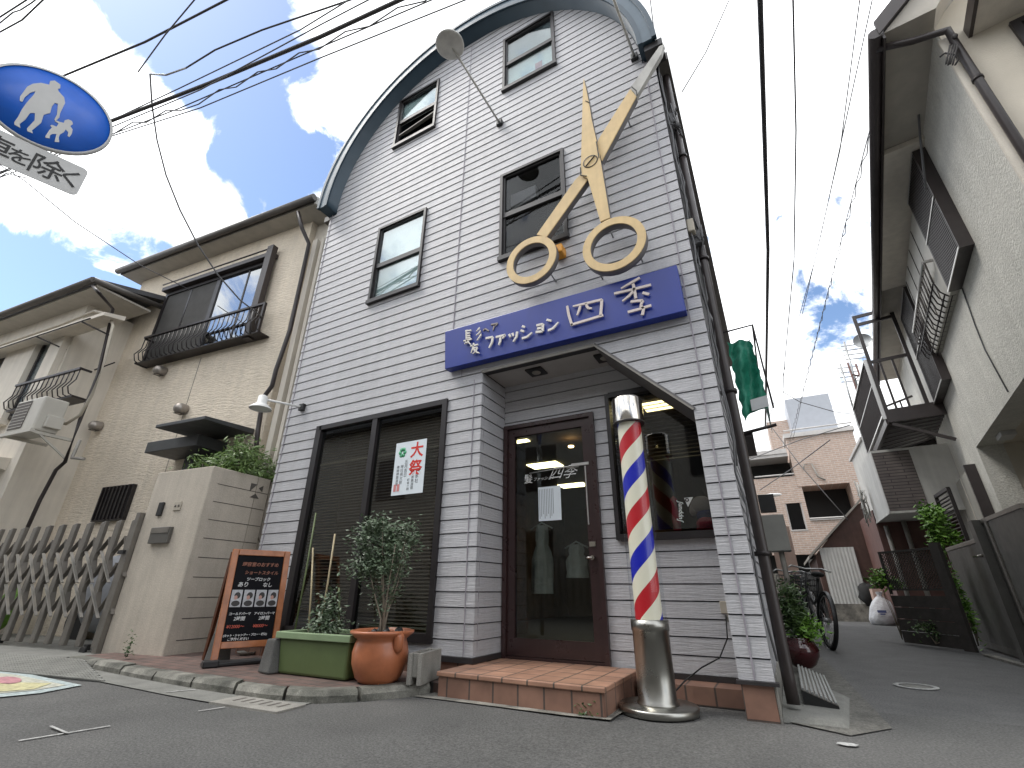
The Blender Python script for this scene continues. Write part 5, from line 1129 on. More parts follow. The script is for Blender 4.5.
# steel balcony
BZ=FR.at(946.7,412.6,u=0)[2]
P1=FR.at(946.7,412.6,u=0); P2=FR.at(928,456,u=0)
def atz(x,y,z): p=ZP(x,y,z); return FR.loc(p)
Q1=atz(888,422,BZ); bu=-.62
bu=Q1[0]; v0=P1[1]; v1=8.2; pass
SB=thing('steel_balcony','dark steel balcony with slatted side panel projecting from the right house over the alley','balcony',FR.w(bu/2,(v0+v1)/2,BZ))
FO=FR.at(871.7,461.8,v=v1); BZ2=FO[2]; bu2=FO[0]
def U_(v,f=1.0): t=(v-v0)/(v1-v0); return (bu+(bu2-bu)*t)*f
def Z_(v,f=1.0): t=(v-v0)/(v1-v0); return BZ+(BZ2-BZ)*t*f    # the old balcony sags outwards
mb=MB(FR); nsl=9; st_=(v1-v0)/nsl
for k in range(nsl):
    a,b=v0+st_*k+.03,v0+st_*(k+1)-.035
    mb.hexa([(U_(a),a,Z_(a)+.02),(-.003,a,BZ+.02),(-.003,b,BZ+.02),(U_(b),b,Z_(b)+.02)],[(U_(a),a,Z_(a)+.05),(-.003,a,BZ+.05),(-.003,b,BZ+.05),(U_(b),b,Z_(b)+.05)])
part('floor_slat',mb,M['rail'],SB)
mb=MB(FR).box((bu,v0-.05,BZ-.03),(-.002,v0,BZ+.22)).bar((U_(v1),v1,Z_(v1)),(-.002,v1,BZ),.06,.10).bar((bu,v0,BZ),(bu2,v1,BZ2),.06,.12); part('floor_frame',mb,M['pipe_brown'],SB)
PWN=FR.w(bu,v0,0); zN=min(zat(PWN[0],PWN[1],316),BZ+2.3); pass
mb=MB(FR); mb.box((bu,v0-.055,BZ+.2201),(bu+.06,v0-.0,zN)).box((-.24,v0-.055,BZ+.2201),(-.18,v0-.0,zN+.05)).bar((bu2,v1,BZ2+.05),(bu2,v1,BZ2+1.1),.05)
part('post',mb,M['pipe_brown'],SB)
mb=MB(FR)
for z in (zN-.06,zN-.24,BZ+(zN-BZ)*.52): mb.box((bu+.061,v0-.05,z),(-.241,v0-.01,z+.06))
for u in (bu*.78,bu*.55): mb.box((u-.018,v0-.045,BZ+.22),(u+.018,v0-.015,BZ+(zN-BZ)*.52))
mb.bar((bu*.4,v1,BZ+.1),(bu*.4,v1,BZ+1.0),.03).bar((bu2,v1,BZ2+1.05),(-.1,v1,BZ+1.05),.04).bar((bu2*.5,v1,BZ+.7),(-.1,v1,BZ+.7),.03)
part('end_rail',mb,M['pipe_brown'],SB)
pn0=FR.at(864.6,359.8,v=v0)[2]-BZ; pn1=FR.at(854,409,v=v1)[2]-BZ2; pass
ph_=max(.7,min(pn0,1.4)); ph2=max(.6,min(pn1,1.4))
def pv(v,z): t=(v-v0)/(v1-v0); return (U_(v)-.02,v,Z_(v)+z*(ph_+(ph2-ph_)*t))
mb=MB(FR); mb.bar(pv(v0+.03,1),pv(v1,1),.05,.03).bar(pv(v0+.03,.10),pv(v1,.10),.07,.03).bar(pv(v0+.03,0.05),pv(v0+.03,1),.06,.03).bar(pv(v1,0.05),pv(v1,1),.05,.03).bar(pv(v0+.03,.62),pv(v1,.62),.02,.02)
part('panel_frame',mb,M['silver'],SB); mb=MB(FR); n=30
for k in range(n): v=v0+.08+(v1-v0-.12)*k/(n-1); mb.bar(pv(v,.1),pv(v,1),.020,.012)
part('panel_slat',mb,M['pipe_brown'],SB)
mb=MB(FR); mb.bar((bu2,v1+.02,BZ2-.05),(-.05,v1+.02,BZ-.95),.05).bar((bu+.05,v0-.02,BZ-.06),(-.02,v0-.02,BZ-.50),.05).bar((-.03,v1+.02,BZ-.03),(-.03,v1+.02,BZ-1.0),.06); part('brace',mb,M['pipe_brown'],SB)
part('beam',MB(FR).bar((bu2,v1+.06,BZ2-.06),(-.003,v1+.06,BZ-.06),.05,.03),M['silver'],SB)

# ------------------------------------------------------------------ fence / gates at the right
def vpanel(a_px,b_px,top_px_a,top_px_b,th,name=None):
    A=ZP(*a_px); B=ZP(*b_px); za=zat(A[0],A[1],top_px_a); zb=zat(B[0],B[1],top_px_b)
    return A,B,za,zb
A=ZP(982,648); hg=zat(A[0],A[1],548); B=ZP(984,536,hg); B=(B[0],B[1],0)
gd=thing('grey_gate','dark grey sheet metal gate of the right house','gate',(A[0],A[1],0))
fg=Frame(A[0],A[1],math.degrees(math.atan2(B[1]-A[1],B[0]-A[0]))); Lg=math.hypot(B[0]-A[0],B[1]-A[1]); pass
part('panel',MB(fg).box((.04,0,.10),(Lg-.04,.03,hg-.0505)),M['gate_dark'],gd); part('kick_plate',MB(fg).box((0,-.005,.03),(Lg,.035,.0995)),M['mailbox'],gd); part('top_rail',MB(fg).box((-.01,-.01,hg-.05),(Lg,.04,hg)),M['gate_bronze'],gd,bevel=.006)
part('stile',MB(fg).box((0,-.004,.10),(.0395,.034,hg-.0505)),M['gate_bronze'],gd)
part('gate_post',MB(fg).box((Lg+.01,-.10,0),(Lg+.17,.06,hg+.16)),M['gate_dark'],gd); part('lever_handle',MB(fg).tube([(Lg+.1,-.16,hg-.22),(Lg+.1,-.10,hg-.22)],.012,8).tube([(Lg+.02,-.16,hg-.22),(Lg+.35,-.16,hg-.22)],.010,8),M['chrome'],gd)
part('gate_leaf',MB(fg).box((Lg+.18,-.02,.05),(Lg+1.4,.02,hg+.12)),M['gate_dark'],gd); part('leaf_frame',MB(fg).box((Lg+.18,-.03,hg+.1205),(Lg+1.4,.03,hg+.16)).box((Lg+.30,-.034,.05),(Lg+.36,-.0205,hg+.12)),M['gate_bronze'],gd)
A=ZP(970,652); B=ZP(906,644)
lt=thing('lattice_fence','low black fence with a lattice top over dark planks, overgrown with ivy','fence',(A[0],A[1],0))
ff=Frame(A[0],A[1],math.degrees(math.atan2(B[1]-A[1],B[0]-A[0]))); Lf=math.hypot(B[0]-A[0],B[1]-A[1]); zT=zat(A[0],A[1],543); 
part('post',MB(ff).box((-.10,-.02,0),(.04,.03,zT+.0)),M['fence_dark'],lt); zT2=zT-.05
mb=MB(ff)
for k in range(4): mb.box((.041,-.012,.02+.155*k),(Lf,.012,.02+.155*k+.148))
part('plank',mb,M['fence_dark'],lt)
part('frame',MB(ff).box((.041,-.015,zT2-.03),(Lf,.015,zT2)).box((.041,-.015,.70),(Lf,.015,.725)).box((Lf-.03,-.014,.65),(Lf,.014,zT2-.03)),M['fence_dark'],lt)
mb=MB(ff); n=26
for k in range(-8,n):
    for s_ in (1,-1):
        x0=.05+k*.045 if s_>0 else .05+k*.045+.3; hh=zT2-.03-.725; x1=x0+s_*hh
        # clip
        t0,t1=0,1
        lo,hi=.045,Lf-.03
        if x1!=x0:
            ta,tb=sorted(((lo-x0)/(x1-x0),(hi-x0)/(x1-x0))); t0,t1=max(t0,ta),min(t1,tb)
        if t1-t0>.05: mb.bar((x0+(x1-x0)*t0,s_*.005,.725+hh*t0),(x0+(x1-x0)*t1,s_*.005,.725+hh*t1),.010,.005)
part('lattice',mb,M['fence_dark'],lt)
part('screen_back',MB(ff).box((.045,-.03,.73),(Lf-.03,-.024,zT2-.03)),M['line'],lt) if 0 else None
def clump(name,c,r,n,size,mat,label,cat,seed,asp=.55,group=None):
    t=thing(name,label,cat,(c[0],c[1],0),group); mb=MB()
    rnd=random.Random(seed); cs=[(c[0]+rnd.uniform(-1,1)*r[0]*.7,c[1]+rnd.uniform(-1,1)*r[1]*.7,c[2]+rnd.uniform(-1,1)*r[2]*.75) for _ in range(9)]
    leaves(mb,n,lambda q:(lambda k:(k[0]+q.gauss(0,r[0]*.3),k[1]+q.gauss(0,r[1]*.3),k[2]+q.gauss(0,r[2]*.25)))(q.choice(cs)),size,asp,seed); part('foliage',mb,M[mat],t)
    mb=MB()
    for k in cs[:5]: mb.tube([(c[0],c[1],.05),((c[0]+k[0])/2+.02,(c[1]+k[1])/2,(k[2])/2),k],.007,5,r2=.003)
    part('stem',mb,M['bark'],t)
q=ZP(905,644); zz=zat(q[0],q[1],578); clump('leafy_shrub',(q[0]-.0,q[1]+.1,zz),(.16,.12,.13),420,.075,'leaf_bright','bright green leafy shrub poking out at the far end of the lattice fence','shrub',31)
q=F0.at(937,528,v=A[1]+1.3); clump('climbing_plant',(q[0],q[1],q[2]),(.15,.25,.34),1100,.085,'leaf_bright','tall bright green climbing plant between the lattice fence and the house','climbing plant',32)
q=((A[0]+B[0])/2,(A[1]+B[1])/2-.08); clump('ivy',(q[0],q[1],.18),(.30,.05,.13),300,.05,'leaf_dark','dark ivy spilling over the planks of the lattice fence','ivy',33)
q=(A[0]+.16,A[1]+.25); clump('fence_vine',(q[0],q[1],.6),(.05,.1,.45),420,.06,'leaf_bright','narrow vine squeezed between the lattice fence and the grey gate','vine',34)
# louvred panel above the fence on the house wall
q0=FR.at(943,500,u=-.30); q1=FR.at(962,545,u=-.30)
lv=thing('louvre_screen','tall black louvred screen beside the house porch behind the fence','screen',FR.w(-.3,5.6,0))
zl1=2.6; va=7.9; vb=9.7; zl0=1.3
L1=FR.at(948,488,v=5.5); L2=FR.at(936,497,v=6.3); LB1,LB2=(L1[0],L1[1],.1),(L2[0],L2[1],.1); zt_=(L1[2]+L2[2])/2; pass
def lp(t,z): return (L1[0]+(L2[0]-L1[0])*t,L1[1]+(L2[1]-L1[1])*t,z)
part('frame',MB(FR).bar(lp(0,.1),lp(0,zt_),.05).bar(lp(1,.1),lp(1,zt_),.05).bar(lp(0,zt_),lp(1,zt_),.05),M['rail'],lv); mb=MB(FR)
for k in range(36): z=.2+(zt_-.3)*k/35; mb.bar(lp(.04,z),lp(.96,z),.035,.012)
part('slat',mb,M['rail'],lv)
r0=FR.at(966,468,u=-.12); r1=FR.at(949,492,u=-.12); pass
ps=thing('sliding_shutter','beige ribbed shutter panel with a brown edge between the louvred screen and the porch','shutter',FR.w(-.1,(r0[1]+r1[1])/2,.1))
va_,vb_=r0[1],max(r1[1],r0[1]+.4); part('panel',MB(FR).box((-.10,va_+.05,.2),(-.002,vb_,r0[2])),M['shutter'],ps); part('edge',MB(FR).box((-.14,va_-.02,.1),(-.002,va_+.0495,r0[2]+.05)),M['pipe_brown'],ps)
part('rib',MB(FR).box((-.108,va_+.05+(vb_-va_)*.35,.2),(-.1005,va_+.07+(vb_-va_)*.35,r0[2])).box((-.108,va_+.05+(vb_-va_)*.68,.2),(-.1005,va_+.07+(vb_-va_)*.68,r0[2])),M['stucco_smooth'],ps)

# ------------------------------------------------------------------ far alley
# shed with lean-to roof
SY_=12.0; sx0,sx1=F0.at(820,554,v=SY_)[0]-.02,F0.at(865,604,v=SY_)[0]+.05
shd=thing('tin_shed','lean-to shed of brown tin with a white corrugated front on a concrete base','shed',((sx0+sx1)/2,SY_+1,0))
e0=F0.at(812,556,v=SY_); e1=F0.at(854,506,v=SY_)
part('tin_wall',MB().prism([(e0[0]+.08,SY_,0),(2.3,SY_,0),(2.3,SY_,e1[2]+.1),(e1[0],SY_,e1[2]),(e0[0]+.08,SY_,e0[2])],(0,4,0)),M['brown_wall'],shd)
part('roof_edge',MB().prism([(e0[0]-.08,SY_-.12,e0[2]-.07),(e1[0]+.2,SY_-.12,e1[2]+.14),(e1[0]+.2,SY_-.12,e1[2]+.20),(e0[0]-.08,SY_-.12,e0[2]+.0)],(0,4.2,0)),M['pipe_grey'],shd)
zc=F0.at(850,547,v=SY_-.04)[2]
mb=MB(); n=40; xa,xb=1.02,1.79
for k in range(n):
    a=xa+(xb-xa)*k/n; b=xa+(xb-xa)*(k+1)/n; da=.004*math.sin(k*1.57); db=.004*math.sin((k+1)*1.57)
    mb.add([(a,SY_-.05+da,.40),(b,SY_-.05+db,.40),(b,SY_-.05+db,zc),(a,SY_-.05+da,zc),(a,SY_-.02,.40),(b,SY_-.02,.40),(b,SY_-.02,zc),(a,SY_-.02,zc)],[(0,1,2,3),(5,4,7,6),(3,2,6,7)])
part('corrugated_panel',mb,M['corrug'],shd); part('concrete_base',MB().box((1.0,SY_-.10,0),(1.82,SY_-.001,.395)),M['concrete_dark'],shd)
# brown tin house + pale bay behind
bh=thing('bay_house','narrow pale house with a shingled overhanging upper bay above a brown tin wall','house',(2.4,9,0))
BY=8.0; bx0,bx1=2.07,2.66; bz0,bz1=2.08,3.02
part('bay',MB().box((bx0,BY,bz0),(3.6,BY+1.6,3.3)),M['pale_wall'],bh,'pale overhanging bay'); part('shingle_face',MB().box((bx0+.01,BY-.012,bz0+.02),(bx1+.02,BY-.001,3.25)),M['shingle'],bh); part('bay_trim',MB().box((bx0-.01,BY-.02,bz0-.02),(3.6,BY-.0125,bz0+.02)).box((bx0-.012,BY-.02,bz0-.02),(bx0-.001,BY+1.6,bz0+.02)),M['white_dirty'],bh)
wx0=1.9; wy=9.61
q0=F0.at(838,522+0,v=BY+1.7)
part('wall',MB().box((2.05,9.61,0),(4.5,11.7,2.35)),M['brown_wall2'],bh,'brown tin lower wall'); part('wall',MB().box((2.28,9.62,2.351),(4.5,11.7,3.95)),M['pale_wall'],bh,'pale upper wall')
q=F0.at(867,400+20,v=9.6); part('roof_cap',MB().box((2.24,9.58,3.951),(4.6,11.9,4.02)),M['coping'],bh)
mb=MB(); mb.tube([(2.2,9.55,0),(2.2,9.55,2.0)],.04,8); mb.tube([(2.52,9.5,0),(2.52,9.5,2.2)],.045,8); part('pipe',mb,M['pipe_grey'],bh)
mb=MB(); rnd=random.Random(8)
for k in range(9): mb.tube([(1.95+rnd.uniform(-.1,.05),9.5+rnd.uniform(-.1,.1),2.3+rnd.uniform(-.3,.7)) for _ in range(4)],.014,6)
solo('pipe_cluster',mb,M['white_dirty'],'tangle of pale pipes and cables on the corner above the corrugated shed','pipes')
solo('pink_wall',MB().box((1.83,11.2,0),(2.04,11.6,.75)),M['pink_wall'],'low pink wall end right of the corrugated shed','wall')
# apartment building
AP=thing('tiled_apartment','pink beige tiled apartment block at the end of the alley with a grey rooftop box','apartment building',(2,19,0))
AY=17.0
def R2(x0,z0,x1,z1,y0,y1): return MB().box((x0,y0,z0),(x1,y1,z1))
part('wall',MB().box((1.17,AY,4.30),(3.36,AY+6,6.2)).box((2.80,AY,0),(3.36,AY+6,4.2995)).box((-3,AY+.02,3.9),(1.165,AY+.10,4.72)).box((1.165,AY+.021,1.9),(2.80,AY+6,3.05)).box((-3,AY+.02,1.9),(.62,AY+.1,3.9)).box((1.165,AY+.022,3.05),(1.30,AY+.3,4.30)).box((.62,AY+.02,3.72),(1.165,AY+.1,3.9)).box((.62,AY+.02,1.9),(1.165,AY+.1,2.76)),M['tile_apt'],AP,'pink beige tiled front')
part('wall',MB().box((1.166,AY+.101,2.77),(1.1661,AY+.2,3.7)).box((-3,AY+6.1,0),(3.36,AY+6.3,5.6)),M['pale_wall'],AP)
part('dark_opening',MB().box((-3,AY+1.2,1.9),(1.16,AY+1.3,5.5)).box((1.31,AY+1.2,3.05),(2.79,AY+1.3,4.3)).box((-3,AY+.8,0),(2.79,AY+.9,1.89)),M['dark_room'],AP)
part('parapet',MB().box((1.10,AY-.08,6.2),(3.42,AY+6,6.36)).box((-3,AY-.04,5.62),(1.09,AY+.25,5.80)).box((-3,AY+.0,5.50),(1.1,AY+2,5.62)),M['coping'],AP)
part('handrail',MB().tube([(1.15,AY-.02,6.5),(3.4,AY-.02,6.5)],.03,6).tube([(-.2,AY,4.80),(1.16,AY,4.80)],.03,6).tube([(1.3,AY-.02,3.12),(2.8,AY-.02,3.12)],.03,6).box((1.3,AY-.03,3.0505),(2.8,AY+.02,3.08)),M['coping'],AP)
part('window_frame',MB().box((.62,AY+.05,2.76),(.66,AY+.15,3.72)).box((1.12,AY+.05,2.76),(1.165,AY+.15,3.72)).box((.62,AY-.0,2.72),(1.17,AY+.15,2.76)),M['coping'],AP)
part('rooftop_box',MB().box((1.50,AY+.6,6.36),(3.05,AY+2.5,8.0)),M['grey_box'],AP); part('stair_head',MB().box((.7,AY+1.8,5.6),(1.6,AY+4,7.5)),M['tile_apt'],AP)
part('ground_opening',MB().box((.15,AY+.05,.5),(.55,AY+.1,1.6)),M['int_wall'],AP); part('ground_opening',MB().box((.95,AY+.3,.3),(1.5,AY+.35,1.75)),M['pale_wall'],AP); part('duct_pipe',MB().tube([(1.5,AY-.06,4.9),(1.55,AY-.06,5.1),(1.8,AY-.06,5.1),(1.9,AY-.06,4.6),(2.1,AY-.06,4.45)],.03,6),M['pipe_grey'],AP)
part('boundary',MB().box((-.9,14.5,0),(.1,14.7,1.2)),M['concrete_dark'],AP) 
solo('gate_pier',MB().box((-.06,9.2,0),(.36,9.6,2.05)),M['pink_wall'],'rough pinkish pier at the back end of the shop side wall','pier')
# street lamp far away
sl=thing('street_lamp','small white street lamp arm in front of the tiled apartment','street lamp',(.2,14,3.6))
q0=F0.at(766,497,v=14); q1=F0.at(780,493,v=14)
part('lamp_head',MB().blob(((q0[0]+q1[0])/2,14,(q0[2]+q1[2])/2),(.26,.09,.06),14),M['white'],sl); part('arm',MB().tube([(q0[0]-.1,14,q0[2]),(-.35,14,q0[2]-.2)],.02,6),M['galv'],sl); part('pole',MB().tube([(-.35,14,0),(-.35,14,5.2)],.09,10),M['concrete'],sl)
# TV antennas
for i,(px,pb,lab) in enumerate(((850,350,'tv antenna mast with a dish beside the steel balcony'),(846,372,'second lower tv antenna mast nearest the rooftop box'))):
    t=thing('tv_antenna',lab,'antenna',(3.0,12,4.2),'antennas on the roof beyond the balcony')
    q=F0.at(px+8,pb+40,v=11); qt=F0.at(px-6,pb-8,v=11)
    part('mast',MB().tube([(q[0],11,q[2]-.4),(qt[0],11,qt[2])],.025,6),M['galv'],t); mb=MB()
    for k in range(4): z=qt[2]-.12-.14*k; mb.bar((qt[0]-.1,11,z),(qt[0]+.38,11,z-.04),.03,.02)
    if i==0: mb.lathe((qt[0]+.38,10.9,qt[2]-.15),[(.0,0),(.15,-.03),(.22,-.08)],16,'y',False)
    part('element',mb,M['galv'],t)
mb=MB()
for k in range(6): z=4.2+k*.35; mb.tube([(2.65,10.5,z),(3.05,10.9,z),(3.05,12,z)],.02,5)
for x,y in ((2.65,10.5),(3.05,10.9),(2.85,10.7)): mb.tube([(x,y,4.2),(x,y,6.3)],.025,6)
for k in range(4): mb.tube([(2.65,10.5,4.25+.5*k),(3.05,10.9,4.7+.5*k)],.012,5)
solo('rust_ladder',mb,M['brown_wall2'],'rusty red ladder frame beside the tiled apartment roof','ladder frame')

# bicycles
def bicycle():
    t=thing('bicycle','black city bicycle nearest the planter by the shop side wall','bicycle',(0,0,0),'bicycles parked along the shop side wall')
    Rw=.33
    for y in (0,1.05):
        w_=part('tyre',MB().lathe((0,y,Rw),[(Rw-.03,-.015),(Rw,-.012),(Rw+.006,0),(Rw,.012),(Rw-.03,.015),(Rw-.03,-.015)],36,'x',False),M['rubber'],t)
        mb=MB()
        for k in range(16): a=k*math.pi/8; mb.tube([(0,y,Rw),(0,y+math.cos(a)*(Rw-.03),Rw+math.sin(a)*(Rw-.03))],.003,4)
        mb.lathe((0,y,Rw),[(.03,-.04),(.03,.04)],10,'x'); mb.lathe((0,y,Rw),[(Rw-.045,-.01),(Rw-.028,-.012),(Rw-.028,.012),(Rw-.045,.01)],36,'x',False); part('rim',mb,M['galv'],t)
    part('frame',MB().tube([(0,.0,Rw),(0,.12,.62),(0,.17,.95)],.02,8).tube([(0,.13,.62),(0,.45,.36),(0,.62,.32)],.024,8).tube([(0,.62,.32),(0,.78,.85)],.018,8).tube([(0,.62,.32),(0,1.05,Rw)],.014,8).tube([(0,.74,.68),(0,1.05,Rw)],.012,8).tube([(0,.15,.72),(0,.5,.52),(0,.72,.6)],.018,8),M['plastic_black'],t)
    part('handlebar',MB().tube([(-.27,.38,.98),(-.2,.22,1.02),(0,.14,1.0),(.2,.22,1.02),(.27,.38,.98)],.012,8),M['galv'],t); part('saddle',MB().blob((0,.80,.90),(.08,.13,.04),12),M['rubber'],t)
    mb=MB()
    for z in (.70,.78,.86,.94):
        mb.tube([(-.17,-.22,z),(.17,-.22,z),(.17,.08,z),(-.17,.08,z),(-.17,-.22,z)],.005,4)
    for k in range(8): x=-.17+.34*k/7; mb.tube([(x,-.22,.70),(x,-.22,.94)],.004,4); mb.tube([(x,.08,.70),(x,.08,.94)],.004,4)
    mb.box((-.17,-.22,.695),(.17,.08,.70)); part('basket',mb,M['plastic_black'],t)
    part('mudguard',MB().lathe((0,1.05,Rw),[(Rw+.02,-.025),(Rw+.03,0),(Rw+.02,.025)],36,'x',False),M['plastic_black'],t); part('crank',MB().lathe((.03,.62,.32),[(.09,0),(.09,.008)],16,'x').tube([(.04,.62,.32),(.05,.72,.2)],.01,5).box((.05,.68,.18),(.12,.76,.20)),M['galv'],t)
    return t
b=bicycle(); b.location=(.17,5.46,0.01); b.rotation_euler=(0,R_(-8),R_(191))
c=copy_thing(b,(.02,6.9,.01),'dark bicycle behind the nearest bicycle, second from the planter'); c.rotation_euler=(0,R_(-5),R_(186))
c=copy_thing(b,(.35,8.9,.01),'third bicycle farthest down the alley by the pier'); c.rotation_euler=(0,R_(-3),R_(-12))
cvr=thing('covered_scooter','dark scooter under a black cover parked at the end of the alley','scooter',(.75,13.2,0))
part('cover',MB().blob((.72,12.8,.66),(.42,.5,.5),16,.12,4),M['rubber'],cvr); part('wheel',MB().lathe((.72,12.45,.25),[(.25,-.05),(.25,.05)],20,'x'),M['rubber'],cvr)
# dark red pot with shrub
RP=(-.0+.12,2.05)
RP=ZP(798,668,.02); RP=(.02,2.15)
rp=thing('glazed_pot','dark red glazed round pot beside the shop side wall','plant pot',(RP[0],RP[1],0))
part('pot',MB().lathe((RP[0],RP[1],.04),[(.07,0),(.11,.03),(.15,.10),(.155,.15),(.13,.21),(.10,.23),(.11,.245),(.09,.245),(.085,.21)],36,cap=False),M['red_pot'],rp); part('soil',MB().lathe((RP[0],RP[1],.25),[(.001,0),(.086,0)],16,cap=False),M['soil'],rp)
sb=thing('alley_shrub','loose green shrub with reddish tips growing in the dark red pot','shrub',(RP[0],RP[1],.3)); rnd=random.Random(77); mb=MB(); st_=[]
for k in range(14):
    a=rnd.uniform(0,6.28); r=rnd.uniform(.02,.11); h=rnd.uniform(.2,.50); p=[(RP[0],RP[1],.3),(RP[0]+r*.5*math.cos(a),RP[1]+r*.5*math.sin(a),.3+h*.5),(RP[0]+r*math.cos(a),RP[1]+r*math.sin(a),.3+h)]; st_.append(p); mb.tube(p,.005,5,r2=.002)
part('stem',mb,M['bark'],sb); mb=MB()
def rf_(r):
    p=r.choice(st_); f=r.uniform(.2,1); return tuple(p[0][i]+(p[2][i]-p[0][i])*f+r.gauss(0,.035) for i in range(3))
leaves(mb,1500,rf_,.06,.35,78); part('foliage',mb,M['leaf_dark'],sb)
mb=MB(); leaves(mb,260,lambda r:(RP[0]+.10+r.gauss(0,.06),RP[1]-.02+r.gauss(0,.06),.36+r.gauss(0,.05)),.07,.3,79); part('fresh_shoots',mb,M['leaf_bright'],sb)
# ramp plate (drain cover) by the side wall
rp2=thing('ribbed_drain_plate','sloping ribbed metal plate over a dark gap beside the shop corner','drain plate',(.05,1.3,.0))
px0,px1,py0,py1=-.03,.155,.42,1.60
part('plate',MB().hexa([(px0,py0,.10),(px1,py0,.03),(px1,py1,.03),(px0,py1,.10)],[(px0,py0,.115),(px1,py0,.045),(px1,py1,.045),(px0,py1,.115)]),M['gate_bronze'],rp2)
mb=MB(); n=26
for k in range(8):
    x=px0+.004+.0235*k; z=.115-.07*(x-px0)/(px1-px0); mb.box((x,py0,z-.004),(x+.012,py1,z+.008))
part('rib',mb,M['ramp'],rp2); part('gap_shade',MB().prism([(px0,py0-.002,.012),(px1,py0-.002,.012),(px1,py0-.002,.04),(px0,py0-.002,.11)],(0,-.006,0)),M['line'],rp2)  # black sheet at the front end stands in for the shade in the gap
# bag and wrapped thing at the right
q=ZP(886,626); bg=thing('plastic_bag','crumpled white plastic bag with faint print at the far end of the lattice fence','bag',(q[0],q[1],0)); s_=.8
mb=MB(); rnd=random.Random(6); n=22; prof=[(.02,0),(.24,.02),(.29,.12),(.27,.24),(.23,.36),(.17,.47),(.09,.55),(.04,.60),(.07,.68)]; base=len(mb.v)
bx_,by_=q[0]+.02,q[1]+.25
for r,h in prof:
    for k in range(n):
        a=2*math.pi*k/n; rr=r*(1+.10*math.sin(3*a+h*7)+.06*math.sin(7*a-h*15)+rnd.uniform(-.05,.05)); mb.v.append((bx_+rr*math.cos(a)+h*.1,by_+rr*.8*math.sin(a),h+rnd.uniform(-.012,.012)))
for i_ in range(len(prof)-1):
    for k in range(n): mb.f.append((base+i_*n+k,base+i_*n+(k+1)%n,base+(i_+1)*n+(k+1)%n,base+(i_+1)*n+k)); mb.sm.append(True)
part('bag',mb,M['bag'],bg); part('print',MB().box((bx_-.10,by_-.262,.26),(bx_+.06,by_-.256,.31)).box((bx_-.06,by_-.262,.22),(bx_+.03,by_-.256,.245)),M['bag_print'],bg)
q=ZP(880,624); solo('black_sack',MB().blob((q[0]+.0,q[1]+.62,.62),(.20,.16,.26),14,.15,9),M['rubber'],'black plastic sack on top behind the white bag','sack')

# ------------------------------------------------------------------ OPPOSITE side of the street (seen only in reflections)
op=thing('opposite_house','plain two storey house across the street behind the camera','house',(-2,-9,0))
part('wall',MB().box((-34,-14,0),(9,-8.6,6.2)),M['opposite'],op); part('roof',MB().box((-34.3,-14,6.21),(9.3,-8.2,6.4)),M['roof_tile'],op); mb=MB()
for k in range(8): mb.box((-12+2.6*k,-8.6,1.0),(-10.9+2.6*k,-8.56,2.3)); mb.box((-12+2.6*k,-8.6,3.5),(-10.7+2.6*k,-8.56,4.9))
part('window',mb,M['frame_dark'],op)
mb=MB()
for k in range(60): mb.box((-9+.2*k,-8.2,.3),(-8.93+.2*k,-8.16,1.5))
mb.box((-9,-8.22,1.5),(3,-8.14,1.56)); solo('street_fence',mb,M['gate_bronze'],'plain slatted fence across the street behind the camera','fence')

# ------------------------------------------------------------------ CABLES
WN=[0]
def wire(px, zs, r=.012, mat='wire', label='', name='overhead_cable', sag=0, group='overhead cables', ext=(4,4), zig=None):
    P=[Vector(ZP(x,y,z)) for (x,y),z in zip(px,zs)]; r=max(r,.0075)
    if ext[0]: d=(P[0]-P[1]).normalized(); P.insert(0,P[0]+d*ext[0])
    if ext[1]: d=(P[-1]-P[-2]).normalized(); P.append(P[-1]+d*ext[1])
    if zig:
        Q=[]; 
        for a,b in zip(P[:-1],P[1:]):
            n=max(2,int((b-a).length/zig[0]))
            for k in range(n): Q.append(a.lerp(b,k/n)+Vector((0,0,(zig[1] if k%2 else -zig[1]))))
        P=Q
    solo(name,MB().tube([tuple(p) for p in P],r,6,raw=True),M[mat],label,'cable',group)
wire([(111,121),(210,83),(320,37),(402,-1)],[6.5]*4,0.0230,'wire','thickest black overhead cable running from behind the traffic sign to the roof')
wire([(63,76),(145,42),(228,-1)],[6.9]*3,0.0130,'wire','twisted black cable starting above the blue traffic sign')
wire([(186,68),(215,50),(262,30),(350,0),(400,-18)],[6.7]*5,0.0101,'wire','black cable with a small clamp above the thickest cable',ext=(0,4))
wire([(138,72),(165,35),(196,-2)],[6.8]*3,0.0050,'wire','thin steel stay wire crossing the blue gap in the clouds',ext=(0,4))
wire([(100,132),(200,90),(320,25),(372,-2)],[6.45]*4,0.0043,'wire_grey','thin grey line just above the thickest cable')
wire([(95,128),(180,88),(300,30),(352,-2)],[6.6]*4,0.0036,'wire_grey','thinnest line of the bundle above the thickest cable')
wire([(105,137),(180,108),(300,56),(436,-2)],[6.4]*4,0.0072,'wire','thin cable directly below the thickest cable')
wire([(112,136),(200,108),(320,58),(470,-2)],[6.3]*4,0.0050,'wire_grey','lowest thin line of the cable bundle')
wire([(115,131),(200,101),(320,46),(425,-2)],[6.35]*4,0.0043,'wire_grey','zigzag lashed fibre below the thickest cable',zig=(.28,.06))
DB0=(Vector(ZP(150,74,6.7))-Vector(CAM)).dot(Vector(FW)); _e=FL.w(*FL.at(262,317,v=V2-.22)); DB1=(Vector(_e)-Vector(CAM)).dot(Vector(FW))
_pp=[(150,74),(152,105),(157,140),(166,175),(180,210),(198,245),(218,275),(240,300),(262,317)]
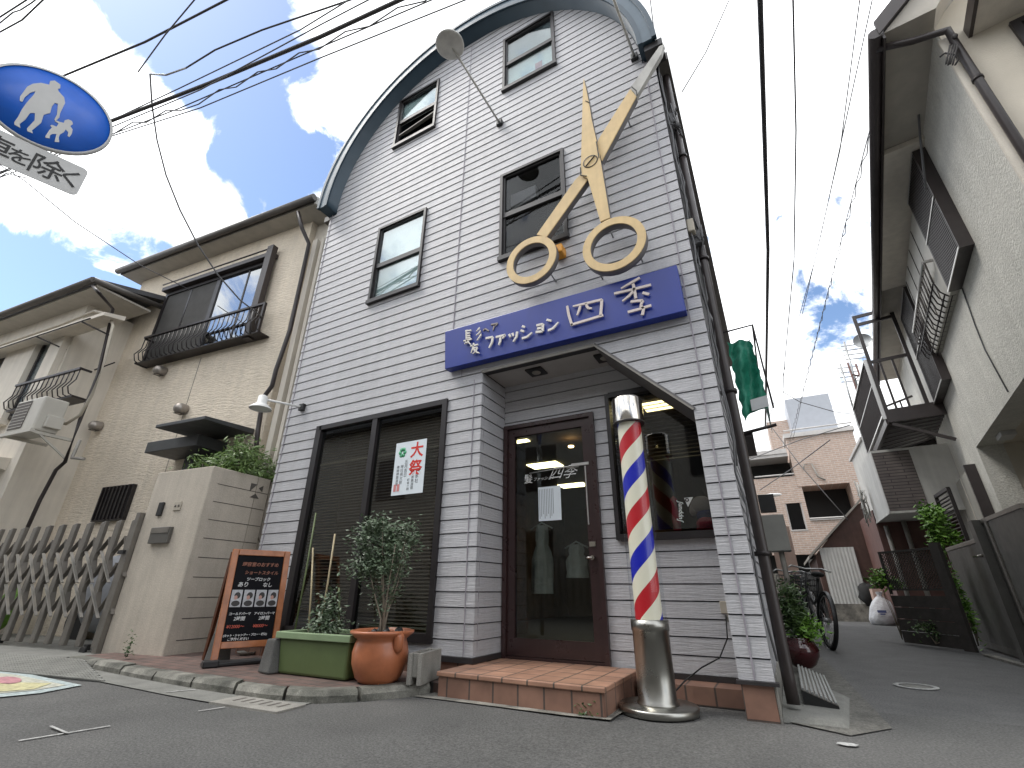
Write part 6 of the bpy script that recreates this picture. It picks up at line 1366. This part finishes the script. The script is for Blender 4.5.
solo('service_drop',MB().tube([tuple(Vector(CAM)+Vector(ray(x,y))*(DB0+(DB1-DB0)*i/8)) for i,(x,y) in enumerate(_pp)],.011,6,raw=True),M['wire_grey'],'drooping service cable falling to the beige house balcony','cable','overhead cables')
a=ZP(150,74,6.7); b=ZP(186,68,6.7); solo('cable_clamp',MB().tube([a,((a[0]+b[0])/2,(a[1]+b[1])/2,6.62),b],.012,6,raw=True),M['galv'],'small cable clamp and loop where the service cable branches off','clamp')
wire([(0,17),(28,-1)],[7]*2,0.0086,'wire','upper short cable across the top left corner'); wire([(0,32),(22,20),(44,-1)],[6.9]*3,0.0086,'wire','lower short cable across the top left corner'); wire([(0,22),(34,0)],[6.95]*2,0.0036,'wire_grey','lashing wire between the top left corner cables',zig=(.2,.05))
wire([(0,165),(25,181),(75,222),(140,265),(190,290)],[6.2,6.1,5.9,5.7,5.6],0.0043,'wire_grey','thin grey wire sloping from the white plate to the beige house',ext=(3,0)); wire([(0,176),(12,173),(40,186)],[6.1]*3,0.0036,'wire_grey','wavy loose wire under the white traffic plate',zig=(.12,.03),ext=(3,0))
# alley cables
wire([(760,-2),(764,120),(768,250),(766,385)],[7.2,7.1,6.9,6.6],.034,'wire','thickest dark cable hanging down the middle of the alley sky')
wire([(793,-2),(796,130),(794,260),(784,370),(783,392),(800,402),(835,412),(868,416)],[7.2,7.1,6.9,6.6,6.5,6.2,6.0,5.8],0.0115,'wire','cable that hooks sideways above the tiled apartment',ext=(4,0))
wire([(860,-2),(840,150),(815,260),(783,375),(762,440)],[7.3,7.2,7.0,6.5,6.2],0.0065,'wire','thin cable slanting left across the alley sky')
wire([(888,60),(858,175),(836,260),(806,380),(795,430)],[7.0,7.0,6.9,6.5,6.2],0.0058,'wire_grey','right hand plain line of the alley cables')
wire([(889,66),(860,175),(838,255),(808,372),(790,440)],[6.9,6.9,6.8,6.4,6.1],0.0050,'wire_grey','spirally lashed line beside the right house eave',zig=(.22,.045))
wire([(846,120),(822,230),(795,345)],[7.0,6.9,6.7],0.0036,'wire_grey','faint thin line between the slanting alley cables')
wire([(730,-2),(706,52),(682,92)],[7.5,7.3,7.1],0.0043,'wire_grey','thin wire leaving the roof corner towards the top',ext=(4,0)); wire([(650,-2),(654,30),(660,60)],[8,7.6,7.2],0.0043,'wire_grey','thin wire dropping onto the right end of the round roof',ext=(4,0))
wire([(975,-2),(962,22),(955,36)],[6.6,6.0,5.6],0.0130,'wire','service drop cable reaching the right house corner',ext=(4,0))
mb=MB(FR)
for k in range(4):
    a=FR.at(948+k*2.2,48+k,u=.6) if 0 else FR.at(950+k*2.5,45,v=-.12); b=FR.at(946+k*2.2,64+k%2,v=-.12); mb.tube([a,b],.008,5)
a=FR.at(955,36,v=-.12); mb.blob(a,(.022,.02,.03),8); P=[FR.at(x,y,v=-.12) for x,y in ((940,57),(945,53),(955,55),(958,60),(955,65))]; mb.tube(P,.009,5)
solo('service_entry',mb,M['wire'],'looped service entry wires on the front wall of the right house','cable')
for i,pp in enumerate((((735,465),(800,440),(850,425)),((770,425),(800,465),(848,520)),((760,490),(790,470),(830,440)))):
    P=[F0.at(x,y,v=14.5-2*k) for k,(x,y) in enumerate(pp)]; solo('alley_wire',MB().tube(P,.014,5),M['wire_grey' if i!=1 else 'wire'],('thin wire in front of the upper tiled wall','black wire slanting down across the apartment openings','crossing thin wire beside the street lamp')[i],'cable','wires in front of the apartment')

# ------------------------------------------------------------------ GROUND
def sheet(name,pts,z,mat,kind='structure'):
    mb=MB(); mb.add([(x,y,z) for x,y in pts],[tuple(range(len(pts)))]); return struct(name,mb,mat,kind)
sheet('ground',[(-300,-300),(300,-300),(300,300),(-300,300)],-.012,M['asphalt_patch'])
# road as a fine, slightly uneven sheet
mb=MB(); nx,ny=110,90; x0,x1,y0,y1=-12,4,-8.5,.6; base=0; rnd=random.Random(3)
for j in range(ny+1):
    for i in range(nx+1):
        x=x0+(x1-x0)*i/nx; y=y0+(y1-y0)*j/ny
        h=.004*math.sin(x*1.3+y*.7)+.003*math.sin(x*3.1-y*2.2)
        mb.v.append((x,y,h*.6-.002))
for j in range(ny):
    for i in range(nx): a=j*(nx+1)+i; mb.f.append((a,a+1,a+nx+2,a+nx+1)); mb.sm.append(True)
struct('road',mb,M['asphalt'])
sheet('alley_road',[(.36,.601),(4,.601),(3.2,8),(2.6,13),(1.2,40),(-.6,40),(.25,11),(-.12,5.6)],.0,M['asphalt_patch'])
# concrete strip along the shop's alley side
e=[ZP(*q) for q in ((888,726),(850,690),(820,665),(800,650))]
sheet('alley_kerb_strip',[(-.15,.05),(.155,-.12),(.37,.16),(.30,2.0),(.18,4),(.02,6),(-.15,6)],.006,M['strip'])
mb=MB().hexa([(-.15,.03,0),(.17,.03,0),(.26,1.0,0),(-.15,1.9,0)],[(-.15,.06,.035),(.14,.06,.022),(.22,.9,.03),(-.15,1.9,.04)]); struct('corner_apron',mb,M['gutter_conc'])
# pavement platform + kerb stones
fr_pts=[(-6.3,-1.00),(-5.7,-1.02),(-4.9,-1.06),(-3.9,-1.08),(-3.22,-1.06),(-2.85,-.98),(-2.62,-.78),(-2.45,-.52),(-2.36,-.34)]
def offs(pts,d):
    out=[]
    for i,p in enumerate(pts):
        a=pts[max(0,i-1)]; b=pts[min(len(pts)-1,i+1)]; dx,dy=b[0]-a[0],b[1]-a[1]; l=math.hypot(dx,dy); out.append((p[0]-dy/l*d,p[1]+dx/l*d))
    return out
inn=offs(fr_pts,.13)
pav=inn+[(-2.27,-.33),(-2.27,-.0),(-5.15,-.0),(-5.2,.6),(-6.3,.3)]
mb=MB(); n=len(pav); mb.add([(x,y,.0) for x,y in pav]+[(x,y,PZ) for x,y in pav],[tuple(range(n,2*n))]+[(i,(i+1)%n,(i+1)%n+n,i+n) for i in range(n)]); struct('pavement',mb,M['brickpave'])
mb=MB(); rnd=random.Random(12)
# resample into stones
def seglen(P): return [math.hypot(P[i+1][0]-P[i][0],P[i+1][1]-P[i][1]) for i in range(len(P)-1)]
S_=seglen(fr_pts); T_=sum(S_)
def along(P,s):
    Ls=seglen(P); tot=sum(Ls); s=s*tot
    for i,l in enumerate(Ls):
        if s<=l or i==len(Ls)-1: f=s/l; return (P[i][0]+(P[i+1][0]-P[i][0])*f,P[i][1]+(P[i+1][1]-P[i][1])*f)
        s-=l
cuts=[0,.14,.27,.40,.53,.65,.76,.88,1]
for a,b in zip(cuts[:-1],cuts[1:]):
    m_=6; dz=rnd.uniform(-.006,.008); A0=[along(fr_pts,a+.003+(b-a-.006)*k/m_) for k in range(m_+1)]; A1_=[along(inn,a+.003+(b-a-.006)*k/m_) for k in range(m_+1)]
    for k in range(m_):
        j=rnd.uniform(-.004,.004)
        p,q,r,s=A0[k],A0[k+1],A1_[k+1],A1_[k]
        pm=(p[0]+(s[0]-p[0])*.2,p[1]+(s[1]-p[1])*.2); qm=(q[0]+(r[0]-q[0])*.2,q[1]+(r[1]-q[1])*.2)
        z=PZ+.002+dz
        mb.add([(p[0],p[1],-.01),(q[0],q[1],-.01),(q[0],q[1],z-.03),(p[0],p[1],z-.03),(pm[0],pm[1],z),(qm[0],qm[1],z),(r[0],r[1],z),(s[0],s[1],z),(r[0],r[1],-.01),(s[0],s[1],-.01)],
          [(0,1,2,3),(3,2,5,4),(4,5,6,7),(7,6,8,9)]+([(0,3,4,7,9)] if k==0 else [])+([(1,8,6,5,2)] if k==m_-1 else []),False)
struct('kerb',mb,M['kerbstone'])
# concrete gutter strip and grate
go=offs(fr_pts[:6],-.22); gi=offs(fr_pts[:6],.01)
mb=MB(); n=len(go); mb.add([(x,y,.006) for x,y in go]+[(x,y,.006) for x,y in reversed(gi)],[tuple(range(2*n))]); struct('gutter_strip',mb,M['gutter_conc'])
gr=thing('drain_grate','slotted concrete drain grate at the kerb bend','drain grate',(-3.05,-1.2,.0))
fgk=Frame(-3.42,-1.30,3); part('grate_body',MB(fgk).box((0,0,-.02),(.62,.22,.012)),M['concrete'],gr); mb=MB(fgk)
for k in range(6): mb.box((.10+.082*k,.09,.0105),(.122+.082*k,.185,.0135))
part('slot',mb,M['groove'],gr)
# weathered edge in front of step
sheet('step_mortar',[(-2.40,-.48),(-1.9,-.47),(-1.3,-.46),(-1.02,-.43),(-1.0,.0),(-2.3,0),(-2.36,-.33)],.0065,M['concrete_dark'])
# driveway apron + ramp
sheet('driveway',[FL.w(-9,-.62,0)[:2],FL.w(-.95,-.46,0)[:2],FL.w(-.95,2,0)[:2],FL.w(-9,2,0)[:2]],.045,M['gutter_conc'])
rm=thing('kerb_ramp','pale chequered kerb ramp in front of the concertina gate','kerb ramp',(-7,-1.1,0))
a=[ZP(x,y,z) for x,y,z in ((-30,668,.008),(104,681,.008),(84,660,.075),(-30,650,.075))]
part('ramp_plate',MB().add([a[0],a[1],a[2],a[3]]+[(p[0],p[1],-.01) for p in a],[(0,1,2,3),(4,5,1,0),(5,6,2,1),(7,4,0,3)]),M['ramp'],rm)
mb=MB(); A_,B2=Vector(a[0]),Vector(a[1])
for k in range(40):
    f=k/40; p=Vector(a[0]).lerp(Vector(a[1]),f); q=Vector(a[3]).lerp(Vector(a[2]),f); mb.bar(tuple(p+Vector((0,0,.002))),tuple(q+Vector((0,0,.002))),.02,.008)
for k in range(9):
    f=k/9; p=Vector(a[0]).lerp(Vector(a[3]),f); q=Vector(a[1]).lerp(Vector(a[2]),f); mb.bar(tuple(p+Vector((0,0,.002))),tuple(q+Vector((0,0,.002))),.018,.008)
part('tread_rib',mb,M['gutter_conc'],rm)
# painted colour marking at the left
def poly(name,pxs,z,mat): 
    return sheet(name,[ZP(x,y,z)[:2] for x,y in pxs],z,M[mat])
poly('road_marking',[(-20,668),(20,672),(82,685),(40,693),(-20,699)],.006,'marking_cyan')
poly('road_marking',[(-20,671),(18,675),(66,685),(36,690),(-20,695)],.009,'marking_cream')
poly('road_marking',[(-20,680),(5,682),(52,683),(34,689),(-20,693)],.012,'marking_yellow')
pts=[(8+14*math.cos(t*.5236),680+3.6*math.sin(t*.5236)) for t in range(12)]; poly('road_marking',pts,.015,'marking_pink')
def line(pa,pb,w,z=.006):
    A=Vector(ZP(*pa)); B=Vector(ZP(*pb)); d=(B-A).normalized(); n=Vector((-d.y,d.x,0))*w/2
    sheet('road_line',[tuple((A+n)[:2]),tuple((B+n)[:2]),tuple((B-n)[:2]),tuple((A-n)[:2])],z,M['roadwhite'])
line((18,742),(110,727),.018); line((50,728),(66,735),.014,.010); line((198,712),(225,708),.015); line((164,694),(195,691),.02,.011)
def spot(px,py,rx,ry,seed,name='road_marking'):
    c=ZP(px,py); rnd=random.Random(seed); mb=[(c[0]+rx*math.cos(k*.3927)*rnd.uniform(.75,1.1),c[1]+ry*math.sin(k*.3927)*rnd.uniform(.75,1.1)) for k in range(16)]; sheet(name,mb,.0075,M['roadwhite'])
spot(848,746,.05,.035,1)
mh=ZP(916,687); mhr=thing('survey_manhole','small round manhole ring with worn white paint in the alley','manhole',(mh[0],mh[1],.003))
part('ring',MB().lathe((mh[0],mh[1],.004),[(.11,0),(.145,0),(.145,.004),(.11,.004)],32,cap=False),M['roadwhite'],mhr); part('lid',MB().lathe((mh[0],mh[1],.003),[(.001,.003),(.105,.003),(.105,0)],28,cap=False),M['gutter_conc'],mhr)
spot(925,629,.12,.04,5); 
# edge stones on the right side of the alley
mb=MB()
A=Vector((1.95,3.0,0)); B=Vector((1.12,6.05,0)); C2=Vector((1.3,10.5,0))
for P_,Q_ in ((Vector((2.05,1.5,0)),Vector((1.93,4.6,0))),): mb.bar(tuple(P_),tuple(Q_),.08,.05)
struct('kerb',mb,M['concrete_dark'])
sheet('yard',[(2.0,1.5),(6,1.5),(6,12),(1.35,12),(1.1,6.15),(1.9,4.65)],.004,M['asphalt_patch'])
# weeds
for i,(px,py,lab) in enumerate(((588,716,'tiny weed at the right front corner of the tiled step'),(128,655,'thin weeds at the foot of the block wall'))):
    c=ZP(px,py,0 if i==0 else .1); mb=MB(); leaves(mb,70,lambda r:(c[0]+r.gauss(0,.035),c[1]-.01+r.gauss(0,.012),c[2]+abs(r.gauss(.015,.03 if i==0 else .09))),.03,.5,60+i); solo('weed',mb,M['leaf_dark'],lab,'weed')

# ------------------------------------------------------------------ SKY + SUN + CAMERA
sc=bpy.context.scene; wd=bpy.data.worlds.new('World'); sc.world=wd; wd.use_nodes=True; nt=wd.node_tree; N=nt.nodes; L=nt.links; N.clear()
out=N.new('ShaderNodeOutputWorld'); SUN_EL,SUN_AZ=58,-155   # azimuth in the facade frame, measured from +x
sky=N.new('ShaderNodeTexSky'); sky.sky_type='NISHITA'; sky.sun_disc=False; sky.sun_elevation=R_(SUN_EL); sky.sun_rotation=R_(90-SUN_AZ); sky.air_density=1.0; sky.dust_density=.6; sky.ozone_density=2.5
bg1=N.new('ShaderNodeBackground'); bg1.inputs[1].default_value=.12; L.new(sky.outputs[0],bg1.inputs[0])
tc=N.new('ShaderNodeTexCoord'); sep=N.new('ShaderNodeSeparateXYZ'); L.new(tc.outputs['Generated'],sep.inputs[0])
def wm(op,a=None,b=None,va=0,vb=0,cl=False):
    n=N.new('ShaderNodeMath'); n.operation=op; n.use_clamp=cl
    if a is not None: L.new(a,n.inputs[0])
    else: n.inputs[0].default_value=va
    if b is not None: L.new(b,n.inputs[1])
    else: n.inputs[1].default_value=vb
    return n.outputs[0]
def wnoise(sc_,det,ro,dist=0,off=(0,0,0)):
    mp=N.new('ShaderNodeMapping'); mp.inputs['Location'].default_value=off; L.new(tc.outputs['Generated'],mp.inputs[0])
    n=N.new('ShaderNodeTexNoise'); n.inputs['Scale'].default_value=sc_; n.inputs['Detail'].default_value=det; n.inputs['Roughness'].default_value=ro; n.inputs['Distortion'].default_value=dist; L.new(mp.outputs[0],n.inputs['Vector']); return n.outputs['Fac']
big=wnoise(5.5,9,.55,.25,(3.1,1.7,.4)); 
sml=wnoise(11,9,.62,.5,(1.3,4.7,2.2))
cov=wm('ADD',wm('ADD',wm('MULTIPLY',wm('SUBTRACT',big,None,0,.5),None,0,2.3),wm('MULTIPLY',wm('SUBTRACT',sml,None,0,.5),None,0,2.0)),None,0,.64)
# openings of clear sky in fixed directions
def gap(px,py,rad,amt):
    global cov
    d=Vector(ray(px,py)).normalized(); vm=N.new('ShaderNodeVectorMath'); vm.operation='DOT_PRODUCT'; L.new(tc.outputs['Generated'],vm.inputs[0]); vm.inputs[1].default_value=tuple(d)
    mr=N.new('ShaderNodeMapRange'); mr.interpolation_type='SMOOTHSTEP'; mr.inputs['From Min'].default_value=math.cos(R_(rad)); mr.inputs['From Max'].default_value=1; mr.inputs['To Min'].default_value=0; mr.inputs['To Max'].default_value=amt
    L.new(vm.outputs['Value'],mr.inputs[0]); cov=wm('SUBTRACT',cov,mr.outputs[0])
for g in ((150,15,7,.6),(195,50,7,.6),(230,120,7,.6),(250,50,7,.5),(290,30,5,.5),(265,180,7,.6),(310,130,5,.5),(60,260,9,.55),(15,290,8,.55),(135,225,4,.45),(100,5,5,.4),(845,200,7,.22),(865,270,6,.16),(810,215,5,.18),(750,225,4,.16),(840,350,6,.2),(850,310,5,.25)): gap(*g)
for g in ((60,150,13,-.7),(20,50,12,-.8),(300,105,3,-.3),(175,165,8,-.6),(225,225,4,-.4),(450,20,18,-.6),(740,60,16,-.8),(740,330,8,-.5),(850,230,20,-.13),(620,500,30,-.4)): gap(*g)
mk_=N.new('ShaderNodeMapRange'); mk_.interpolation_type='SMOOTHSTEP'; mk_.inputs['From Min'].default_value=.22; mk_.inputs['From Max'].default_value=.62; L.new(cov,mk_.inputs[0])
shade=N.new('ShaderNodeMapRange'); shade.inputs['From Min'].default_value=.35; shade.inputs['From Max'].default_value=.65; shade.inputs['To Min'].default_value=.62; shade.inputs['To Max'].default_value=1.5; L.new(wnoise(3.2,4,.5,.2,(7,2,5)),shade.inputs[0])
bg2=N.new('ShaderNodeBackground'); bg2.inputs[0].default_value=(.97,.985,1,1); L.new(wm('MULTIPLY',shade.outputs[0],None,0,1.10),bg2.inputs[1])
mx=N.new('ShaderNodeMixShader'); L.new(mk_.outputs[0],mx.inputs[0]); L.new(bg1.outputs[0],mx.inputs[1]); L.new(bg2.outputs[0],mx.inputs[2]); L.new(mx.outputs[0],out.inputs[0])
sl_=bpy.data.lights.new('sun','SUN'); sl_.energy=1.2; sl_.angle=R_(22); sl_.color=(1,.96,.9); so=bpy.data.objects.new('sun',sl_); COL.objects.link(so)
ce=math.cos(R_(SUN_EL)); dirv=Vector((ce*math.cos(R_(SUN_AZ)),ce*math.sin(R_(SUN_AZ)),math.sin(R_(SUN_EL)))); so.rotation_euler=dirv.to_track_quat('Z','Y').to_euler()
cd=bpy.data.cameras.new('camera'); co=bpy.data.objects.new('camera',cd); COL.objects.link(co); sc.camera=co
cd.sensor_fit='HORIZONTAL'; cd.sensor_width=36; cd.lens=FPX/W*36; cd.clip_start=.05; cd.clip_end=2000
from mathutils import Matrix
co.matrix_world=Matrix(((RT[0],UP[0],-FW[0],CAM[0]),(RT[1],UP[1],-FW[1],CAM[1]),(RT[2],UP[2],-FW[2],CAM[2]),(0,0,0,1)))
sc.view_settings.view_transform='Standard'; sc.view_settings.look='None'; sc.view_settings.exposure=.95; sc.view_settings.gamma=1
sc.cycles.max_bounces=8; sc.cycles.transparent_max_bounces=16; sc.cycles.use_denoising=True
